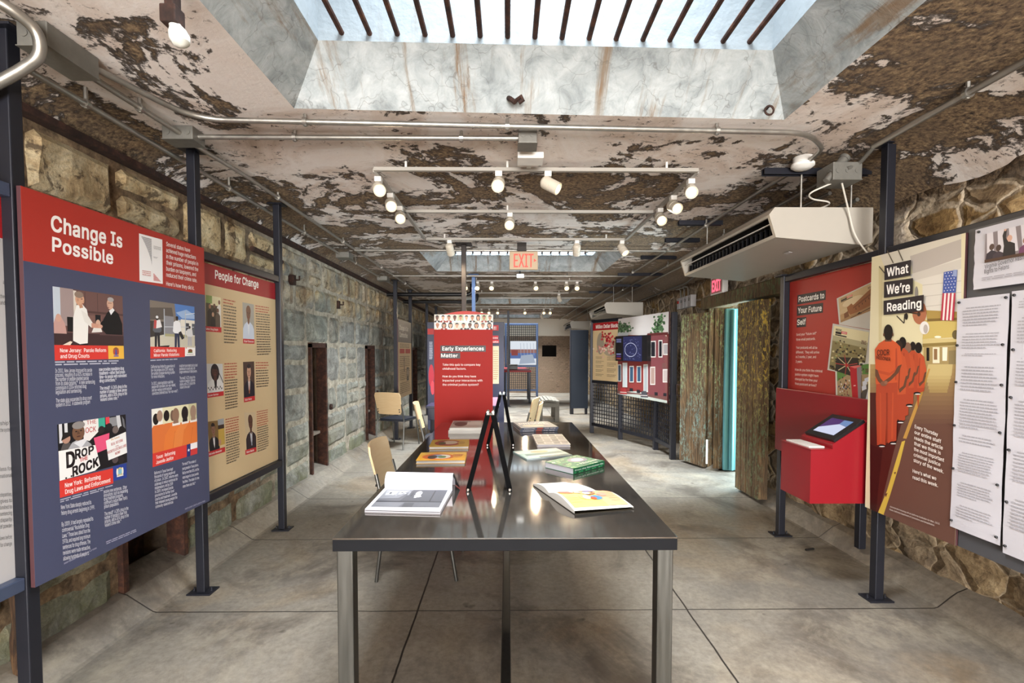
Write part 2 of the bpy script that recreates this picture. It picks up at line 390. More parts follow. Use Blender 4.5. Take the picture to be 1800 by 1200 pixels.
# ---- left wall: big squared stone blocks with rough faces, rusted cell doorways
def m_block():
    t = NT('old_stone_blocks'); X, Y, Z = t.xyz()
    at_ = t.n('ShaderNodeAttribute', attribute_name='tone'); tone = at_.outputs['Color']
    n = t.noise(5, 10, .7, .6); n2 = t.noise(1.7, 6, .65, .7); f = t.noise(60, 6, .75)
    grey = t.ramp(n, [(.28, '#5d5e5a'), (.45, '#8f9089'), (.6, '#b3b3aa'), (.75, '#d3d0c4')])
    beige = t.ramp(n, [(.28, '#8a6d4c'), (.42, '#c4a97f'), (.56, '#e6d2ab'), (.74, '#f4e8cf')])
    old = t.math('ADD', t.step(Y, 4.7, 3.6, 0, .5), t.math('MULTIPLY', t.math('SUBTRACT', n2, .5), 1.5))
    old = t.math('ADD', old, t.math('MULTIPLY', t.step(Z, 1.2, 2.1, -.35, .45), 1.0))
    c = t.mix(t.step(old, .25, .6), grey, beige)
    c = t.mix(t.math('MULTIPLY', t.step(t.noise(9, 9, .75, .5), .53, .6), t.step(old, .2, .6, .35, .85)), c, '#4b3826')
    c = t.mix(t.math('MULTIPLY', t.step(t.noise(1.2, 5, .6, .4, co=t.scaled((1, 4.5, .7))), .57, .68, 0, .6), t.step(Z, 1.5, 2.2)), c, '#6e4420')
    c = t.mix(t.math('MULTIPLY', t.step(Z, .75, .1, 0, .75), t.step(n2, .4, .56)), c, '#6d7046')        # moss low on the wall
    c = t.mix(.55, c, t.mix(1.0, c, tone, 'MULTIPLY'))
    c = t.mix(t.step(f, .35, .6, .4, 0), c, '#3a3731')
    t.set(c, .9); t.bump(t.math('ADD', n, t.math('MULTIPLY', f, .35)), .7, .02); return t.m
def m_mortar():
    t = NT('lime_mortar'); n = t.noise(12, 8, .7); X, Y, Z = t.xyz(); t.set(t.mix(t.step(Y, 4.8, 3.8), t.ramp(n, [(.3, '#6b6356'), (.5, '#a8a090'), (.7, '#cfc8b6')]), t.ramp(n, [(.35, '#3a2d20'), (.55, '#7d6850'), (.75, '#b39c78')])), .95); t.bump(n, .6, .01); return t.m
M_BLOCK, M_MORT = m_block(), m_mortar()
OPEN = [(2.62, 3.12), (5.17, 5.60), (7.22, 7.62), (10.4, 11.2)]
OTOP = 1.545
m = MB(); tones = []
def addblock(y0, y1, z0, z1, X=XL, sgn=1, amp=.016, cell=.06):
    g = .0035; y0 += g; y1 -= g; z0 += g; z1 -= g
    ny = max(3, min(9, int((y1-y0)/cell)+1)); nz = max(3, min(7, int((z1-z0)/cell)+1)); vs = []
    sd = random.random()*100; tone = random.uniform(.62, 1.12); tint = (tone*random.uniform(.94, 1.06), tone, tone*random.uniform(.9, 1.06))
    off = random.uniform(-.008, .012)
    for k in range(nz+1):
        for i in range(ny+1):
            y = y0+(y1-y0)*i/ny; z = z0+(z1-z0)*k/nz
            e = min(i, ny-i, k, nz-k)
            d = off+amp*mnoise.fractal(Vector((y*5, z*5, sd)), 1, 2, 3) if e else -.03
            jy = .010*mnoise.noise(Vector((y*7, z*7, 3.3))); jz = .010*mnoise.noise(Vector((y*7, z*7, 9.9)))
            vs.append((X+sgn*d, y+jy, z+jz))
    m.add(vs, [(k*(ny+1)+i, k*(ny+1)+i+1, (k+1)*(ny+1)+i+1, (k+1)*(ny+1)+i) for k in range(nz) for i in range(ny)])
    tones.extend([tint]*(nz*ny))
rows = [0.0, .30, .72, 1.06, OTOP, 1.90, 2.18, 2.49]
for r in range(len(rows)-1):
    z0, z1 = rows[r], rows[r+1]
    y = .9+random.random()*.3
    segs = []
    if z1 <= OTOP+.001:
        e = .9
        for a, b in OPEN: segs.append((e, a-.03)); e = b+.03
        segs.append((e, YF))
    else: segs = [(.9, YF)]
    for a, b in segs:
        y = a
        while y < b-.01:
            w = random.uniform(.28, .78)
            if b-(y+w) < .2: w = b-y
            if random.random() < .22 and z1-z0 > .3:
                zm = z0+(z1-z0)*random.uniform(.4, .6); addblock(y, y+w, z0, zm); addblock(y, y+w, zm, z1)
            else: addblock(y, y+w, z0, z1)
            y += w
nb = len(m.f)
m.mat(1); X = XL-.018                                        # the mortar bed behind, with the doorways left open
e = YB
for a, b in OPEN+[(17.2, 17.2)]:
    m.add([(X, e, -.02), (X, a, -.02), (X, a, OTOP), (X, e, OTOP)], [(0, 1, 2, 3)]); e = b
m.add([(X, YB, OTOP), (X, 17.2, OTOP), (X, 17.2, 2.62), (X, YB, 2.62)], [(0, 1, 2, 3)])
for a, b in OPEN:
    D = X-.42
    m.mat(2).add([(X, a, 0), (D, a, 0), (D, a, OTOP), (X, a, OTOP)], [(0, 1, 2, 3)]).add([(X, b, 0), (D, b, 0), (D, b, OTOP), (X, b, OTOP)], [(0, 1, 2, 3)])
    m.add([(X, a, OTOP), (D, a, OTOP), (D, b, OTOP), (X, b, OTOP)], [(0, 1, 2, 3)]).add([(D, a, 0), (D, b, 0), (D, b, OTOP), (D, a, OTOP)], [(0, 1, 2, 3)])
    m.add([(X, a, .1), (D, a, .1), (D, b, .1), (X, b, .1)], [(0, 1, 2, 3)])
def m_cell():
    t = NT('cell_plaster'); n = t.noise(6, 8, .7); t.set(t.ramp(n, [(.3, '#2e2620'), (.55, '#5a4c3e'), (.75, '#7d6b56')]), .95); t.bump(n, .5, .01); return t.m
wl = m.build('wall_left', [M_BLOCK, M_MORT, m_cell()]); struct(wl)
ca = wl.data.color_attributes.new('tone', 'FLOAT_COLOR', 'CORNER')
for i, p in enumerate(wl.data.polygons):
    c = tones[i] if i < len(tones) else (.9, .9, .9)
    for li in p.loop_indices: ca.data[li].color = (*c, 1)
for k, (a, b) in enumerate(OPEN):                            # rusted iron door cases and leaves standing back in the doorway
    d = bpy.data.objects.new(f'door_{k+1}', None); COL.objects.link(d); d.location = (XL, (a+b)/2, .08); d['kind'] = 'structure'
    f = MB(); f.box(XL-.1, XL+.014, a-.015, a+.022, .02, OTOP); f.box(XL-.1, XL+.014, b-.022, b+.015, .02, OTOP); f.box(XL-.1, XL+.014, a-.015, b+.015, OTOP-.04, OTOP+.012)
    f.build('door_case', M_RUST, d)
    lf = MB(); lf.box(XL-.30, XL-.27, a+.0, b-.0, .66 if k else .1, OTOP-.05)
    if k:
        for z in (.72, 1.1, 1.46): lf.box(XL-.27, XL-.262, a+.03, b-.03, z, z+.04)
    lf.build('door_leaf', M_RUSTD, d)
    if k in (1, 2):
        MB().box(XL-.28, XL-.06, a+.035, b-.035, .50, .53).build('shelf', flat('#7e7469', .9, 0, .2, 12, .3, name='weathered_board'), d)
        h = MB(); h.tube([(XL+.03, b+.05, .80), (XL+.05, b+.05, .80)], .035, 14); h.tube([(XL+.05, b+.05, .80), (XL+.07, b-.03, .80)], .012, 8)
        h.build('latch', M_RUSTD, d, smooth=True)
# rust iron rail along the head of the left wall
m = MB()
for a, b in ((.9, 5.1), (5.1, 9.2), (9.2, 16.8)): m.box(XL-.01, XL+.05, a, b, 2.50, 2.535); m.box(XL-.01, XL, a, b, 2.535, 2.56)
struct(m.build('trim_1', M_RUSTD))

# ---- right wall: rubble stone bedded in pale mortar
def m_rubble():
    t = NT('rubble_stone'); X, Y, Z = t.xyz()
    w = t.warped(2.8, .20, t.scaled((1, 1, 1.35)))
    e = t.vor(4.0, 'DISTANCE_TO_EDGE', co=w); cc = t.vor(4.0, 'F1', co=w, out='Color')
    n = t.noise(9, 9, .72, .5); f = t.noise(48, 6, .75); b = t.noise(1.3, 5, .6, .5)
    stone = t.ramp(n, [(.26, '#3d2f20'), (.42, '#8a6c45'), (.56, '#bb9a66'), (.72, '#dcc596')])
    hv = t.n('ShaderNodeHueSaturation'); t.link(stone, hv.inputs['Color']); sx = t.xyz(cc)
    t.link(t.step(sx[0], 0, 1, .75, 1.2), hv.inputs['Value']); t.link(t.step(sx[1], 0, 1, .45, 1.05), hv.inputs['Saturation'])
    mort = t.ramp(t.noise(20, 6, .7), [(.3, '#ad9a80'), (.55, '#dfcdb2'), (.75, '#efe2cc')])
    wd = t.math('MULTIPLY', t.step(Z, 1.5, 2.2, .35, 1.0), t.step(b, .35, .6, .5, 1.2))
    mk = t.step(t.math('DIVIDE', e, wd), .06, .10, 1, 0)
    c = t.mix(mk, hv.outputs[0], mort)
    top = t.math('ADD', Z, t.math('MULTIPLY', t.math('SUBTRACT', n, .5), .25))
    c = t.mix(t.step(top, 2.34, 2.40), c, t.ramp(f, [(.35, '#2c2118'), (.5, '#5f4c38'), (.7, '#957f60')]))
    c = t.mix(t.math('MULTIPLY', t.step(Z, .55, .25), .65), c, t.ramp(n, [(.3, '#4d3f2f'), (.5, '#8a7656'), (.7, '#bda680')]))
    c = t.mix(t.step(f, .34, .55, .45, 0), c, '#2a2119')
    t.set(c, .92)
    h = t.math('ADD', t.step(e, 0, .16, 0, 1.0), t.math('ADD', t.math('MULTIPLY', n, .55), t.math('MULTIPLY', f, .14)))
    t.bump(h, .8, .04); return t.m
M_RUB = m_rubble()
m = MB()
def rubble(y0, y1, z0, z1, st=.07, X=XR):
    ny = max(1, int((y1-y0)/st)); nz = max(1, int((z1-z0)/st)); vs = []
    for k in range(nz+1):
        for i in range(ny+1):
            y = y0+(y1-y0)*i/ny; z = z0+(z1-z0)*k/nz
            edge = i in (0, ny)
            vs.append((X-(0 if edge else .035*mnoise.fractal(Vector((y*4, z*4.5, 1.7)), 1, 2, 4)), y, z))
    m.add(vs, [(k*(ny+1)+i, k*(ny+1)+i+1, (k+1)*(ny+1)+i+1, (k+1)*(ny+1)+i) for k in range(nz) for i in range(ny)])
DY0, DY1, DZ = 4.95, 5.75, 2.02
rubble(YB, 1.2, 0, 2.5, .4); rubble(1.2, DY0, 0, DZ, .06); rubble(1.2, DY0, DZ, 2.5, .06); rubble(DY0, DY1, DZ, 2.5, .06); rubble(DY1, 9, 0, DZ, .07); rubble(DY1, 9, DZ, 2.5, .07); rubble(9, 17.2, 0, 2.5, .12)
for y in (DY0, DY1): m.add([(XR, y, 0), (XR+.55, y, 0), (XR+.55, y, DZ), (XR, y, DZ)], [(0, 1, 2, 3)])
m.add([(XR, DY0, DZ), (XR+.55, DY0, DZ), (XR+.55, DY1, DZ), (XR, DY1, DZ)], [(0, 1, 2, 3)])
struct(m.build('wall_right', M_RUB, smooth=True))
# ---- far wall
def m_far():
    t = NT('old_brick_and_plaster'); X, Y, Z = t.xyz()
    n = t.noise(3, 8, .7, .5); f = t.noise(30, 6, .7)
    cm = t.n('ShaderNodeCombineXYZ'); t.link(X, cm.inputs[0]); t.link(Z, cm.inputs[1])
    br = t.n('ShaderNodeTexBrick'); t.link(cm.outputs[0], br.inputs['Vector']); br.inputs['Scale'].default_value = 4.0
    br.inputs['Color1'].default_value = (*lin('#9a7f69'), 1); br.inputs['Color2'].default_value = (*lin('#75604e'), 1); br.inputs['Mortar'].default_value = (*lin('#a0917f'), 1)
    br.inputs['Mortar Size'].default_value = .02
    c = t.mix(t.step(n, .44, .56), br.outputs['Color'], '#8d7864')
    c = t.mix(t.step(f, .35, .6, .4, 0), c, '#4a3b2e')
    c = t.mix(t.step(t.math('ADD', Z, t.math('MULTIPLY', n, .05)), 2.05, 2.07), c, '#d9cfbf')
    t.set(c, .9); t.bump(t.math('ADD', n, f), .4, .01); return t.m
m = MB(); hx0, hx1, hz0, hz1 = 1.24, 1.75, 1.30, 1.70
for q in ((-2.3, hx0, 0, 2.7), (hx1, 2.8, 0, 2.7), (hx0, hx1, 0, hz0), (hx0, hx1, hz1, 2.7)):
    m.add([(q[0], YF, q[2]), (q[1], YF, q[2]), (q[1], YF, q[3]), (q[0], YF, q[3])], [(0, 1, 2, 3)])
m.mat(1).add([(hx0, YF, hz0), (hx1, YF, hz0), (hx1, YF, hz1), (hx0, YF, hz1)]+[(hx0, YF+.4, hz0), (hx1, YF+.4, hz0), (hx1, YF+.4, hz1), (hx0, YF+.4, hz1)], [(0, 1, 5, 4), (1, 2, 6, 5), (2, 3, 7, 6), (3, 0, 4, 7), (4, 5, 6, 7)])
struct(m.build('wall_far', [m_far(), M_DARK]))

# ---- doorway on the right: weathered plank leaves folded back, green lintel, glazed door beyond
def m_plank(name, cols, seed):
    t = NT(name); X, Y, Z = t.xyz()
    g = t.noise(3, 9, .7, .8, co=t.scaled((14, 14, 1.2), (seed, 0, 0))); n = t.noise(2.2, 6, .65, .5, co=t.scaled((2, 2, .8), (seed, seed, 0))); fl = t.noise(26, 6, .75, .6, co=t.scaled((1.6, 1.6, .7), (seed, 0, 0)))
    wood = t.ramp(g, [(.3, '#2c2218'), (.48, '#5d4a34'), (.62, '#84694a'), (.78, '#a58a66')])
    c = t.mix(t.math('MULTIPLY', t.step(fl, .50, .56), t.step(n, .45, .58)), wood, cols[0])
    c = t.mix(t.math('MULTIPLY', t.step(fl, .53, .58), t.math('MULTIPLY', t.step(n, .40, .54), t.step(Z, .7, 1.25))), c, cols[1])
    t.set(c, .8); t.bump(t.math('ADD', g, fl), .7, .006); return t.m
M_PLANK = m_plank('weathered_green_yellow_planks', ('#73805f', '#d0ad45'), 2.0)
M_PLANKG = m_plank('weathered_green_planks', ('#7f968c', '#9aa45e'), 6.0)
M_LINT = m_plank('green_painted_beam', ('#5d6a4a', '#667049'), 9.0)
def leaf(parent, x, y0, y1, z0, z1, mat, nplank=4, th=.07, rot=0):
    b = MB(); w = (y1-y0)/nplank
    for i in range(nplank): b.bbox(x, x+th, y0+i*w+.0035, y0+(i+1)*w-.0035, z0+random.uniform(0, .008), z1, .006)
    return b.build('door_leaf', mat, parent)
d5 = bpy.data.objects.new('door_5', None); COL.objects.link(d5); d5.location = (XR, 5.35, 0); d5['kind'] = 'structure'
leaf(d5, 2.39, 4.45, 4.90, .03, 1.955, M_PLANK, 4, .10)
b = MB()                                                      # far leaf, swung out from its hinge
p0, p1 = Vector((2.44, 5.78, 0)), Vector((2.29, 6.22, 0)); dv = (p1-p0); Ld = dv.length; dv.normalize(); nv = Vector((dv.y, -dv.x, 0))
for i in range(4): b.obox(p0+dv*Ld*(i+.5)/4+nv*.03+Vector((0, 0, .985)), dv, nv, (0, 0, 1), Ld/8-.0035, .035, .955)
b.build('door_leaf', M_PLANKG, d5)
b = MB()
for i, (x, y) in enumerate(((2.47, 5.78), (2.53, 5.76), (2.58, 5.74))): b.bbox(x, x+.055, y-.02, y+.03, .02, 2.0, .008)
b.bbox(2.58, 2.66, 4.90, 4.96, .02, 2.0, .006)
b.build('door_case', M_PLANKG, d5)
MB().box(2.44, 2.46, 5.735, 5.75, .08, .38).build('hinge', M_WHITE, d5)
h = MB(); h.tube([(2.30, 6.22, 1.02), (2.25, 6.24, 1.02), (2.25, 6.24, .90), (2.29, 6.23, .86)], .009, 8); h.build('door_handle', M_RUSTD, d5, smooth=True)
MB().bbox(2.46, 2.62, 3.98, 6.02, 1.985, 2.135, .012).build('lintel', M_LINT, d5)
t = NT('cyan_frosted_glass'); t.set('#9fd3d6', .25); t.b.inputs['Transmission Weight'].default_value = .55; t.b.inputs['Roughness'].default_value = .35; t.b.inputs['IOR'].default_value = 1.12
M_CYAN = t.m; M_CYF = flat('#5f999f', .4, .1, .04, 5, name='cyan_painted_frame')
d6 = bpy.data.objects.new('door_6', None); COL.objects.link(d6); d6.location = (2.9, 5.35, 0); d6['kind'] = 'structure'
MB().bbox(2.625, 3.42, 5.66, 5.705, .02, 1.975, .004).build('door_leaf', M_CYF, d6)
MB().tube([(2.70, 5.632, .03), (2.70, 5.632, 1.96)], .026, 16).build('door_edge_tube', M_CYF, d6, smooth=True)
MB().bbox(2.78, 3.3, 5.648, 5.66, .9, 1.85).build('pane', M_CYAN, d6)
# ================================================================== printing on panels
from mathutils.geometry import delaunay_2d_cdt
class Pl:                                                     # a plane of the room: read positions off the photo on it
    def __init__(s, n, X=None, Y=None, Z=None): s.k = dict(X=X, Y=Y, Z=Z); s.n = Vector(n)
    def p(s, x, y): return at(x, y, **s.k)
class PlanePt:                                                # tilted or turned plane through a point
    def __init__(s, c, n): s.c, s.n = Vector(c), Vector(n).normalized()
    def p(s, x, y):
        d = Vector(ray(x, y)); o = Vector((0, 0, CAMZ)); return o+d*((s.c-o).dot(s.n)/d.dot(s.n))
_tx = {}
try: SANS = bpy.data.fonts.load(os.path.join(os.path.dirname(bpy.__file__), '..', '..', '..', 'datafiles', 'fonts', 'Inter.woff2'))   # the plain sans that ships with Blender
except Exception: SANS = None
def _cap():
    c = bpy.data.curves.new('t', 'FONT'); c.body = 'H'; c.font = SANS or c.font; o = bpy.data.objects.new('t', c); COL.objects.link(o); bpy.context.view_layer.update()
    h = o.dimensions.y; bpy.data.objects.remove(o); bpy.data.curves.remove(c); return h
CAP = _cap()
def glyphs(s, bold):
    k = (s, bold > .01)
    if k not in _tx:
        c = bpy.data.curves.new('t', 'FONT'); c.body = s; c.font = SANS or c.font; c.resolution_u = 2; c.fill_mode = 'NONE'; c.space_character = 1.0+bold*1.6
        o = bpy.data.objects.new('t', c); COL.objects.link(o); bpy.context.view_layer.update()
        me = o.to_mesh(); V = np.array([v.co[:2] for v in me.vertices]); E = np.array([e.vertices[:] for e in me.edges]); o.to_mesh_clear()
        # outline loops -> triangles, keeping those with a non-zero winding number (the letter outlines may overlap)
        cv, _, cf, _, _, _ = delaunay_2d_cdt([Vector(p) for p in V.tolist()], E.tolist(), [], 0, 1e-5)
        P = np.array([v[:] for v in cv]); F = np.array([f[:] for f in cf]); ctr = P[F].mean(1); A_, B_ = V[E[:, 0]], V[E[:, 1]]
        y = ctr[:, 1:2]; up = (A_[:, 1] <= y) & (B_[:, 1] > y); dn = (A_[:, 1] > y) & (B_[:, 1] <= y)
        dy = B_[:, 1]-A_[:, 1]; dy[dy == 0] = 1e-9; xi = A_[:, 0]+(y-A_[:, 1])/dy*(B_[:, 0]-A_[:, 0]); rt = xi > ctr[:, 0:1]
        wn = (up & rt).sum(1)-(dn & rt).sum(1); keep = wn != 0
        vs = [Vector((p[0], p[1], 0)) for p in P.tolist()]; fs = F[keep].tolist(); bpy.data.objects.remove(o); bpy.data.curves.remove(c)
        x0 = min((v.x for v in vs), default=0); x1 = max((v.x for v in vs), default=1)
        _tx[k] = ([((v.x-x0)/(x1-x0), v.y/CAP) for v in vs], fs)
    return _tx[k]
class Frame:                                                  # a rectangle on a surface, u to the right, v down, both 0..1
    def __init__(s, tl, tr, bl, n): s.o, s.u, s.v, s.n = Vector(tl), Vector(tr)-Vector(tl), Vector(bl)-Vector(tl), Vector(n)
    def p(s, u, v): return s.o+s.u*u+s.v*v
    def sub(s, u0, v0, u1, v1): return Frame(s.p(u0, v0), s.p(u1, v0), s.p(u0, v1), s.n)
def fpx(pl, tl, tr, bl): return Frame(pl.p(*tl), pl.p(*tr), pl.p(*bl), pl.n)
class Art:
    def __init__(s, fr=None, lift=.0008): s.fr = fr; s.v = []; s.f = []; s.m = []; s.cols = []; s.z = lift; s.clip = False
    def ci(s, c):
        if c not in s.cols: s.cols.append(c)
        return s.cols.index(c)
    def raw(s, pts, faces, c, n):
        s.z += .00003; b = len(s.v); s.v += [Vector(p)+n*s.z for p in pts]; i = s.ci(c)
        for f in faces: s.f.append([b+k for k in f]); s.m.append(i)
        return s
    def poly(s, pts, c, fr=None):
        if s.clip:
            if fr and fr is not s.fr:
                F0 = s.fr; pts = [((d := fr.p(*q)-F0.o).dot(F0.u)/F0.u.dot(F0.u), d.dot(F0.v)/F0.v.dot(F0.v)) for q in pts]; fr = F0
            for ax, sg, lim in ((0, 1, 0), (0, -1, 1), (1, 1, 0), (1, -1, 1)):       # keep the picture inside its edges
                out = []
                for i in range(len(pts)):
                    p, q = pts[i-1], pts[i]; dp, dq = sg*(p[ax]-lim), sg*(q[ax]-lim)
                    if (dp >= 0) != (dq >= 0): k = dp/(dp-dq); out.append((p[0]+(q[0]-p[0])*k, p[1]+(q[1]-p[1])*k))
                    if dq >= 0: out.append(q)
                pts = out
                if len(pts) < 3: return s
        fr = fr or s.fr; return s.raw([fr.p(*q) for q in pts], [list(range(len(pts)))], c, fr.n)
    def rect(s, u0, v0, u1, v1, c, fr=None): return s.poly([(u0, v0), (u1, v0), (u1, v1), (u0, v1)], c, fr)
    def ell(s, u, v, a, b, c, fr=None, n=18, t0=0, t1=2*math.pi): return s.poly([(u+a*math.cos(t0+(t1-t0)*k/n), v+b*math.sin(t0+(t1-t0)*k/n)) for k in range(n)], c, fr)
    def line(s, u0, v0, u1, v1, w, c, fr=None):
        fr = fr or s.fr; a, b = fr.p(u0, v0), fr.p(u1, v1); d = (b-a); 
        if d.length < 1e-6: return s
        q = d.normalized().cross(fr.n)*w/2; return s.raw([a-q, a+q, b+q, b-q], [[0, 1, 2, 3]], c, fr.n)
    def text3(s, t, a, b, up, c, n, bold=.012):                # from baseline start a to end b, up = cap height vector
        g, fs = glyphs(t, bold); a, b, up = Vector(a), Vector(b), Vector(up)
        hx = up.length*bold/CAP; rt = (b-a).normalized(); un = up.normalized(); d = hx*.8
        sh = [(0, 0)] if bold < .008 else [(-d, 0), (d, 0)] if bold < .015 else [(-d, -d), (d, -d), (-d, d), (d, d)]      # a heavier face is the same letters struck several times
        for q, r_ in sh: s.raw([a+(b-a)*x+up*y+rt*q+un*r_ for x, y in g], fs, c, n)
        return s
    def text(s, t, u0, v, u1, h, c, fr=None, bold=.012, v1=None):
        fr = fr or s.fr; return s.text3(t, fr.p(u0, v), fr.p(u1, v if v1 is None else v1), -fr.v*h, c, fr.n, bold)
    def tpx(s, pl, t, p0, p1, h, c, bold=.012): return s.text3(t, pl.p(*p0), pl.p(*p1), pl.p(p0[0], p0[1]-h)-pl.p(*p0), c, pl.n, bold)
    def ppx(s, pl, pts, c): return s.raw([pl.p(*q) for q in pts], [list(range(len(pts)))], c, pl.n)
    def lines(s, pl, tl, tr, bl, br, lines, h, c, bold=.008):  # block of text lines: first baseline tl-tr, last bl-br (pixels), full width = longest line
        A, B, C, D = pl.p(*tl), pl.p(*tr), pl.p(*bl), pl.p(*br); mx = max(len(l) for l in lines if l); n = max(1, len(lines)-1)
        up = (A-C).normalized()*h*.86
        for i, l in enumerate(lines):
            if not l: continue
            a = A+(C-A)*i/n; b = B+(D-B)*i/n; s.text3(l, a, a+(b-a)*len(l)/mx, up, c, pl.n, bold)
        return s
    def words(s, fr, u0, v0, u1, v1, n, c, h=.5, para=0, seed=1):   # print too small to read: words as little bars
        r = random.Random(seed); dv = (v1-v0)/n
        for i in range(n):
            if para and i % para == para-1: continue
            v = v0+dv*i; u = u0; end = u1-(r.random()*.3*(u1-u0) if (para and i % para == para-2) or i == n-1 else r.random()*.08*(u1-u0)); W_ = (u1-u0)
            while u < end-.02*W_:
                w = min(W_*r.uniform(.05, .2), end-u); s.rect(u, v+dv*(.5-h/2), u+w, v+dv*(.5+h/2), c, fr); u += w+W_*.025
        return s
    def build(s, name, parent, label=None):
        m = MB(); m.v = [tuple(v) for v in s.v]; m.f = s.f; m.m = s.m
        me = bpy.data.meshes.new(name); off = wloc(parent)
        me.from_pydata([tuple(Vector(v)-off) for v in m.v], [], m.f)
        for c in s.cols: me.materials.append(c if isinstance(c, bpy.types.Material) else ink(c))
        me.polygons.foreach_set('material_index', s.m)
        o = bpy.data.objects.new(name, me); COL.objects.link(o); o.parent = parent
        if label: o['label'] = label
        return o
def Pic(fr):
    a = Art(fr); a.clip = True; return a
def person(a, u, v, h, shirt, skin, hair, pants=None, fr=None, w=1.0, back=False, asp=1.0):
    """small printed figure: u centre, v top of head, h figure height (frame units); asp = frame height/width"""
    k = h*asp*w
    if pants: a.poly([(u-.12*k, v+.48*h), (u+.12*k, v+.48*h), (u+.13*k, v+h), (u+.03*k, v+h), (u, v+.6*h), (u-.03*k, v+h), (u-.13*k, v+h)], pants, fr)
    a.poly([(u-.05*k, v+.14*h), (u+.05*k, v+.14*h), (u+.17*k, v+.2*h), (u+.21*k, v+.48*h), (u+.13*k, v+.54*h), (u-.13*k, v+.54*h), (u-.21*k, v+.48*h), (u-.17*k, v+.2*h)], shirt, fr)
    a.ell(u, v+.075*h, .062*k, .075*h, hair if back else skin, fr)
    if not back: a.ell(u, v+.045*h, .064*k, .045*h, hair, fr)
def bust(a, u0, v0, u1, v1, bg, skin, hair, coat, shirt='#e8e6e6', tie=None, fr=None, longhair=False, female=False):
    """printed head and shoulders portrait filling the given box"""
    F_ = (fr or a.fr).sub(u0, v0, u1, v1)
    a.rect(0, 0, 1, 1, bg, F_)
    a.poly([(0, 1), (.02, .72), (.15, .60), (.38, .52), (.62, .52), (.85, .60), (.98, .72), (1, 1)], coat, F_)
    a.poly([(.40, .50), (.60, .50), (.56, .78), (.5, .92), (.44, .78)], shirt, F_)
    if tie: a.poly([(.47, .58), (.53, .58), (.54, .9), (.46, .9)], tie, F_)
    if longhair: a.ell(.5, .30, .26, .30, hair, F_)
    else: a.ell(.5, .21, .205, .15, hair, F_)
    a.poly([(.42, .4), (.58, .4), (.59, .54), (.5, .6), (.41, .54)], skin, F_)
    a.ell(.5, .28, .18, .19, skin, F_)
    if hair != skin: a.ell(.5, .13, .17, .06, hair, F_)
    for e in (-1, 1): a.ell(.5+e*.075, .27, .03, .012, '#1d1512', F_, 8)
    a.poly([(.49, .28), (.51, .28), (.53, .34), (.47, .34)], '#5f4030', F_); a.ell(.5, .385, .06, .014, '#7c3b36', F_, 8)

RED, RED2, SLATE, CREAM = '#a93026', '#a01c21', '#444862', '#d3b98f'
M_RED = flat(RED, .5, 0, .015, 3, name='red_print'); M_RED2 = flat(RED2, .5, 0, .015, 3, name='deep_red_print')
M_SLATE = flat(SLATE, .5, 0, .015, 3, name='slate_blue_print'); M_CREAM = flat(CREAM, .42, 0, .015, 3, name='cream_print')
M_EDGE = flat('#4a2c30', .5, 0, .05, 8, name='panel_edge'); M_LGREY = flat('#b9b6b6', .42, 0, .015, 3, name='pale_grey_print'); M_DGREY = flat('#4a4a4e', .5, 0, .02, 5, name='dark_grey_board')
M_KRED = flat('#84111c', .34, 0, .02, 3, name='red_laminate')
# ================================================================== left display row
def post(parent, x, y, z1=2.63, w=.05, mat=M_POST, z0=0.0, base=True):
    MB().bbox(x-w/2, x+w/2, y-w/2, y+w/2, z0+.008, z1, .004).build('post', mat, parent)
    if base:
        b = MB().bbox(x-.07, x+.07, y-.05, y+.05, z0, z0+.010, .002); 
        for s in (-1, 1): b.lathe((x+s*.052, y, z0+.010), (0, 0, 1), [(0, .008), (.006, .008), (.006, .004), (.02, .004)], 8)
        b.build('base_plate', M_POST, parent)
        MB().bbox(x-.06, x+.06, y-.05, y+.05, z1-.004, z1+.006, .002).build('ceiling_plate', M_POST, parent)
PX = -1.845
lf = thing('exhibit_stand', 'dark steel post frame carrying the red and blue panels along the left wall', 'stand', (PX, 2.35, 0))
for y in (.80, 1.80, 2.83, 3.845): post(lf, PX, y)
for y0, y1, zt, zb in ((.825, 1.775, 2.045, .575), (2.855, 3.82, 2.035, .555)):
    MB().bbox(PX-.02, PX+.02, y0, y1, zt-.025, zt+.025).build('rail', M_POSTB if y0 < 1 else M_POST, lf)
    MB().bbox(PX-.02, PX+.02, y0, y1, zb-.025, zb+.025).build('rail', M_POSTB if y0 < 1 else M_POST, lf)
def panel_x(name, label, cat, x, y0, y1, z0, z1, th, side, bands):
    """panel in a plane x = const facing side (+1/-1); bands = [(z from, z to, material)]"""
    t = thing(name, label, cat, (x-side*th/2, (y0+y1)/2, z0)); xb = x-side*th
    MB().box(min(x, xb), max(x, xb), y0, y1, z0, z1).build('board', M_EDGE, t)
    for za, zb, m in bands: MB().box(min(x, x+side*.0006), max(x, x+side*.0006), y0, y1, za, zb).build('printed_field', m, t)
    return t
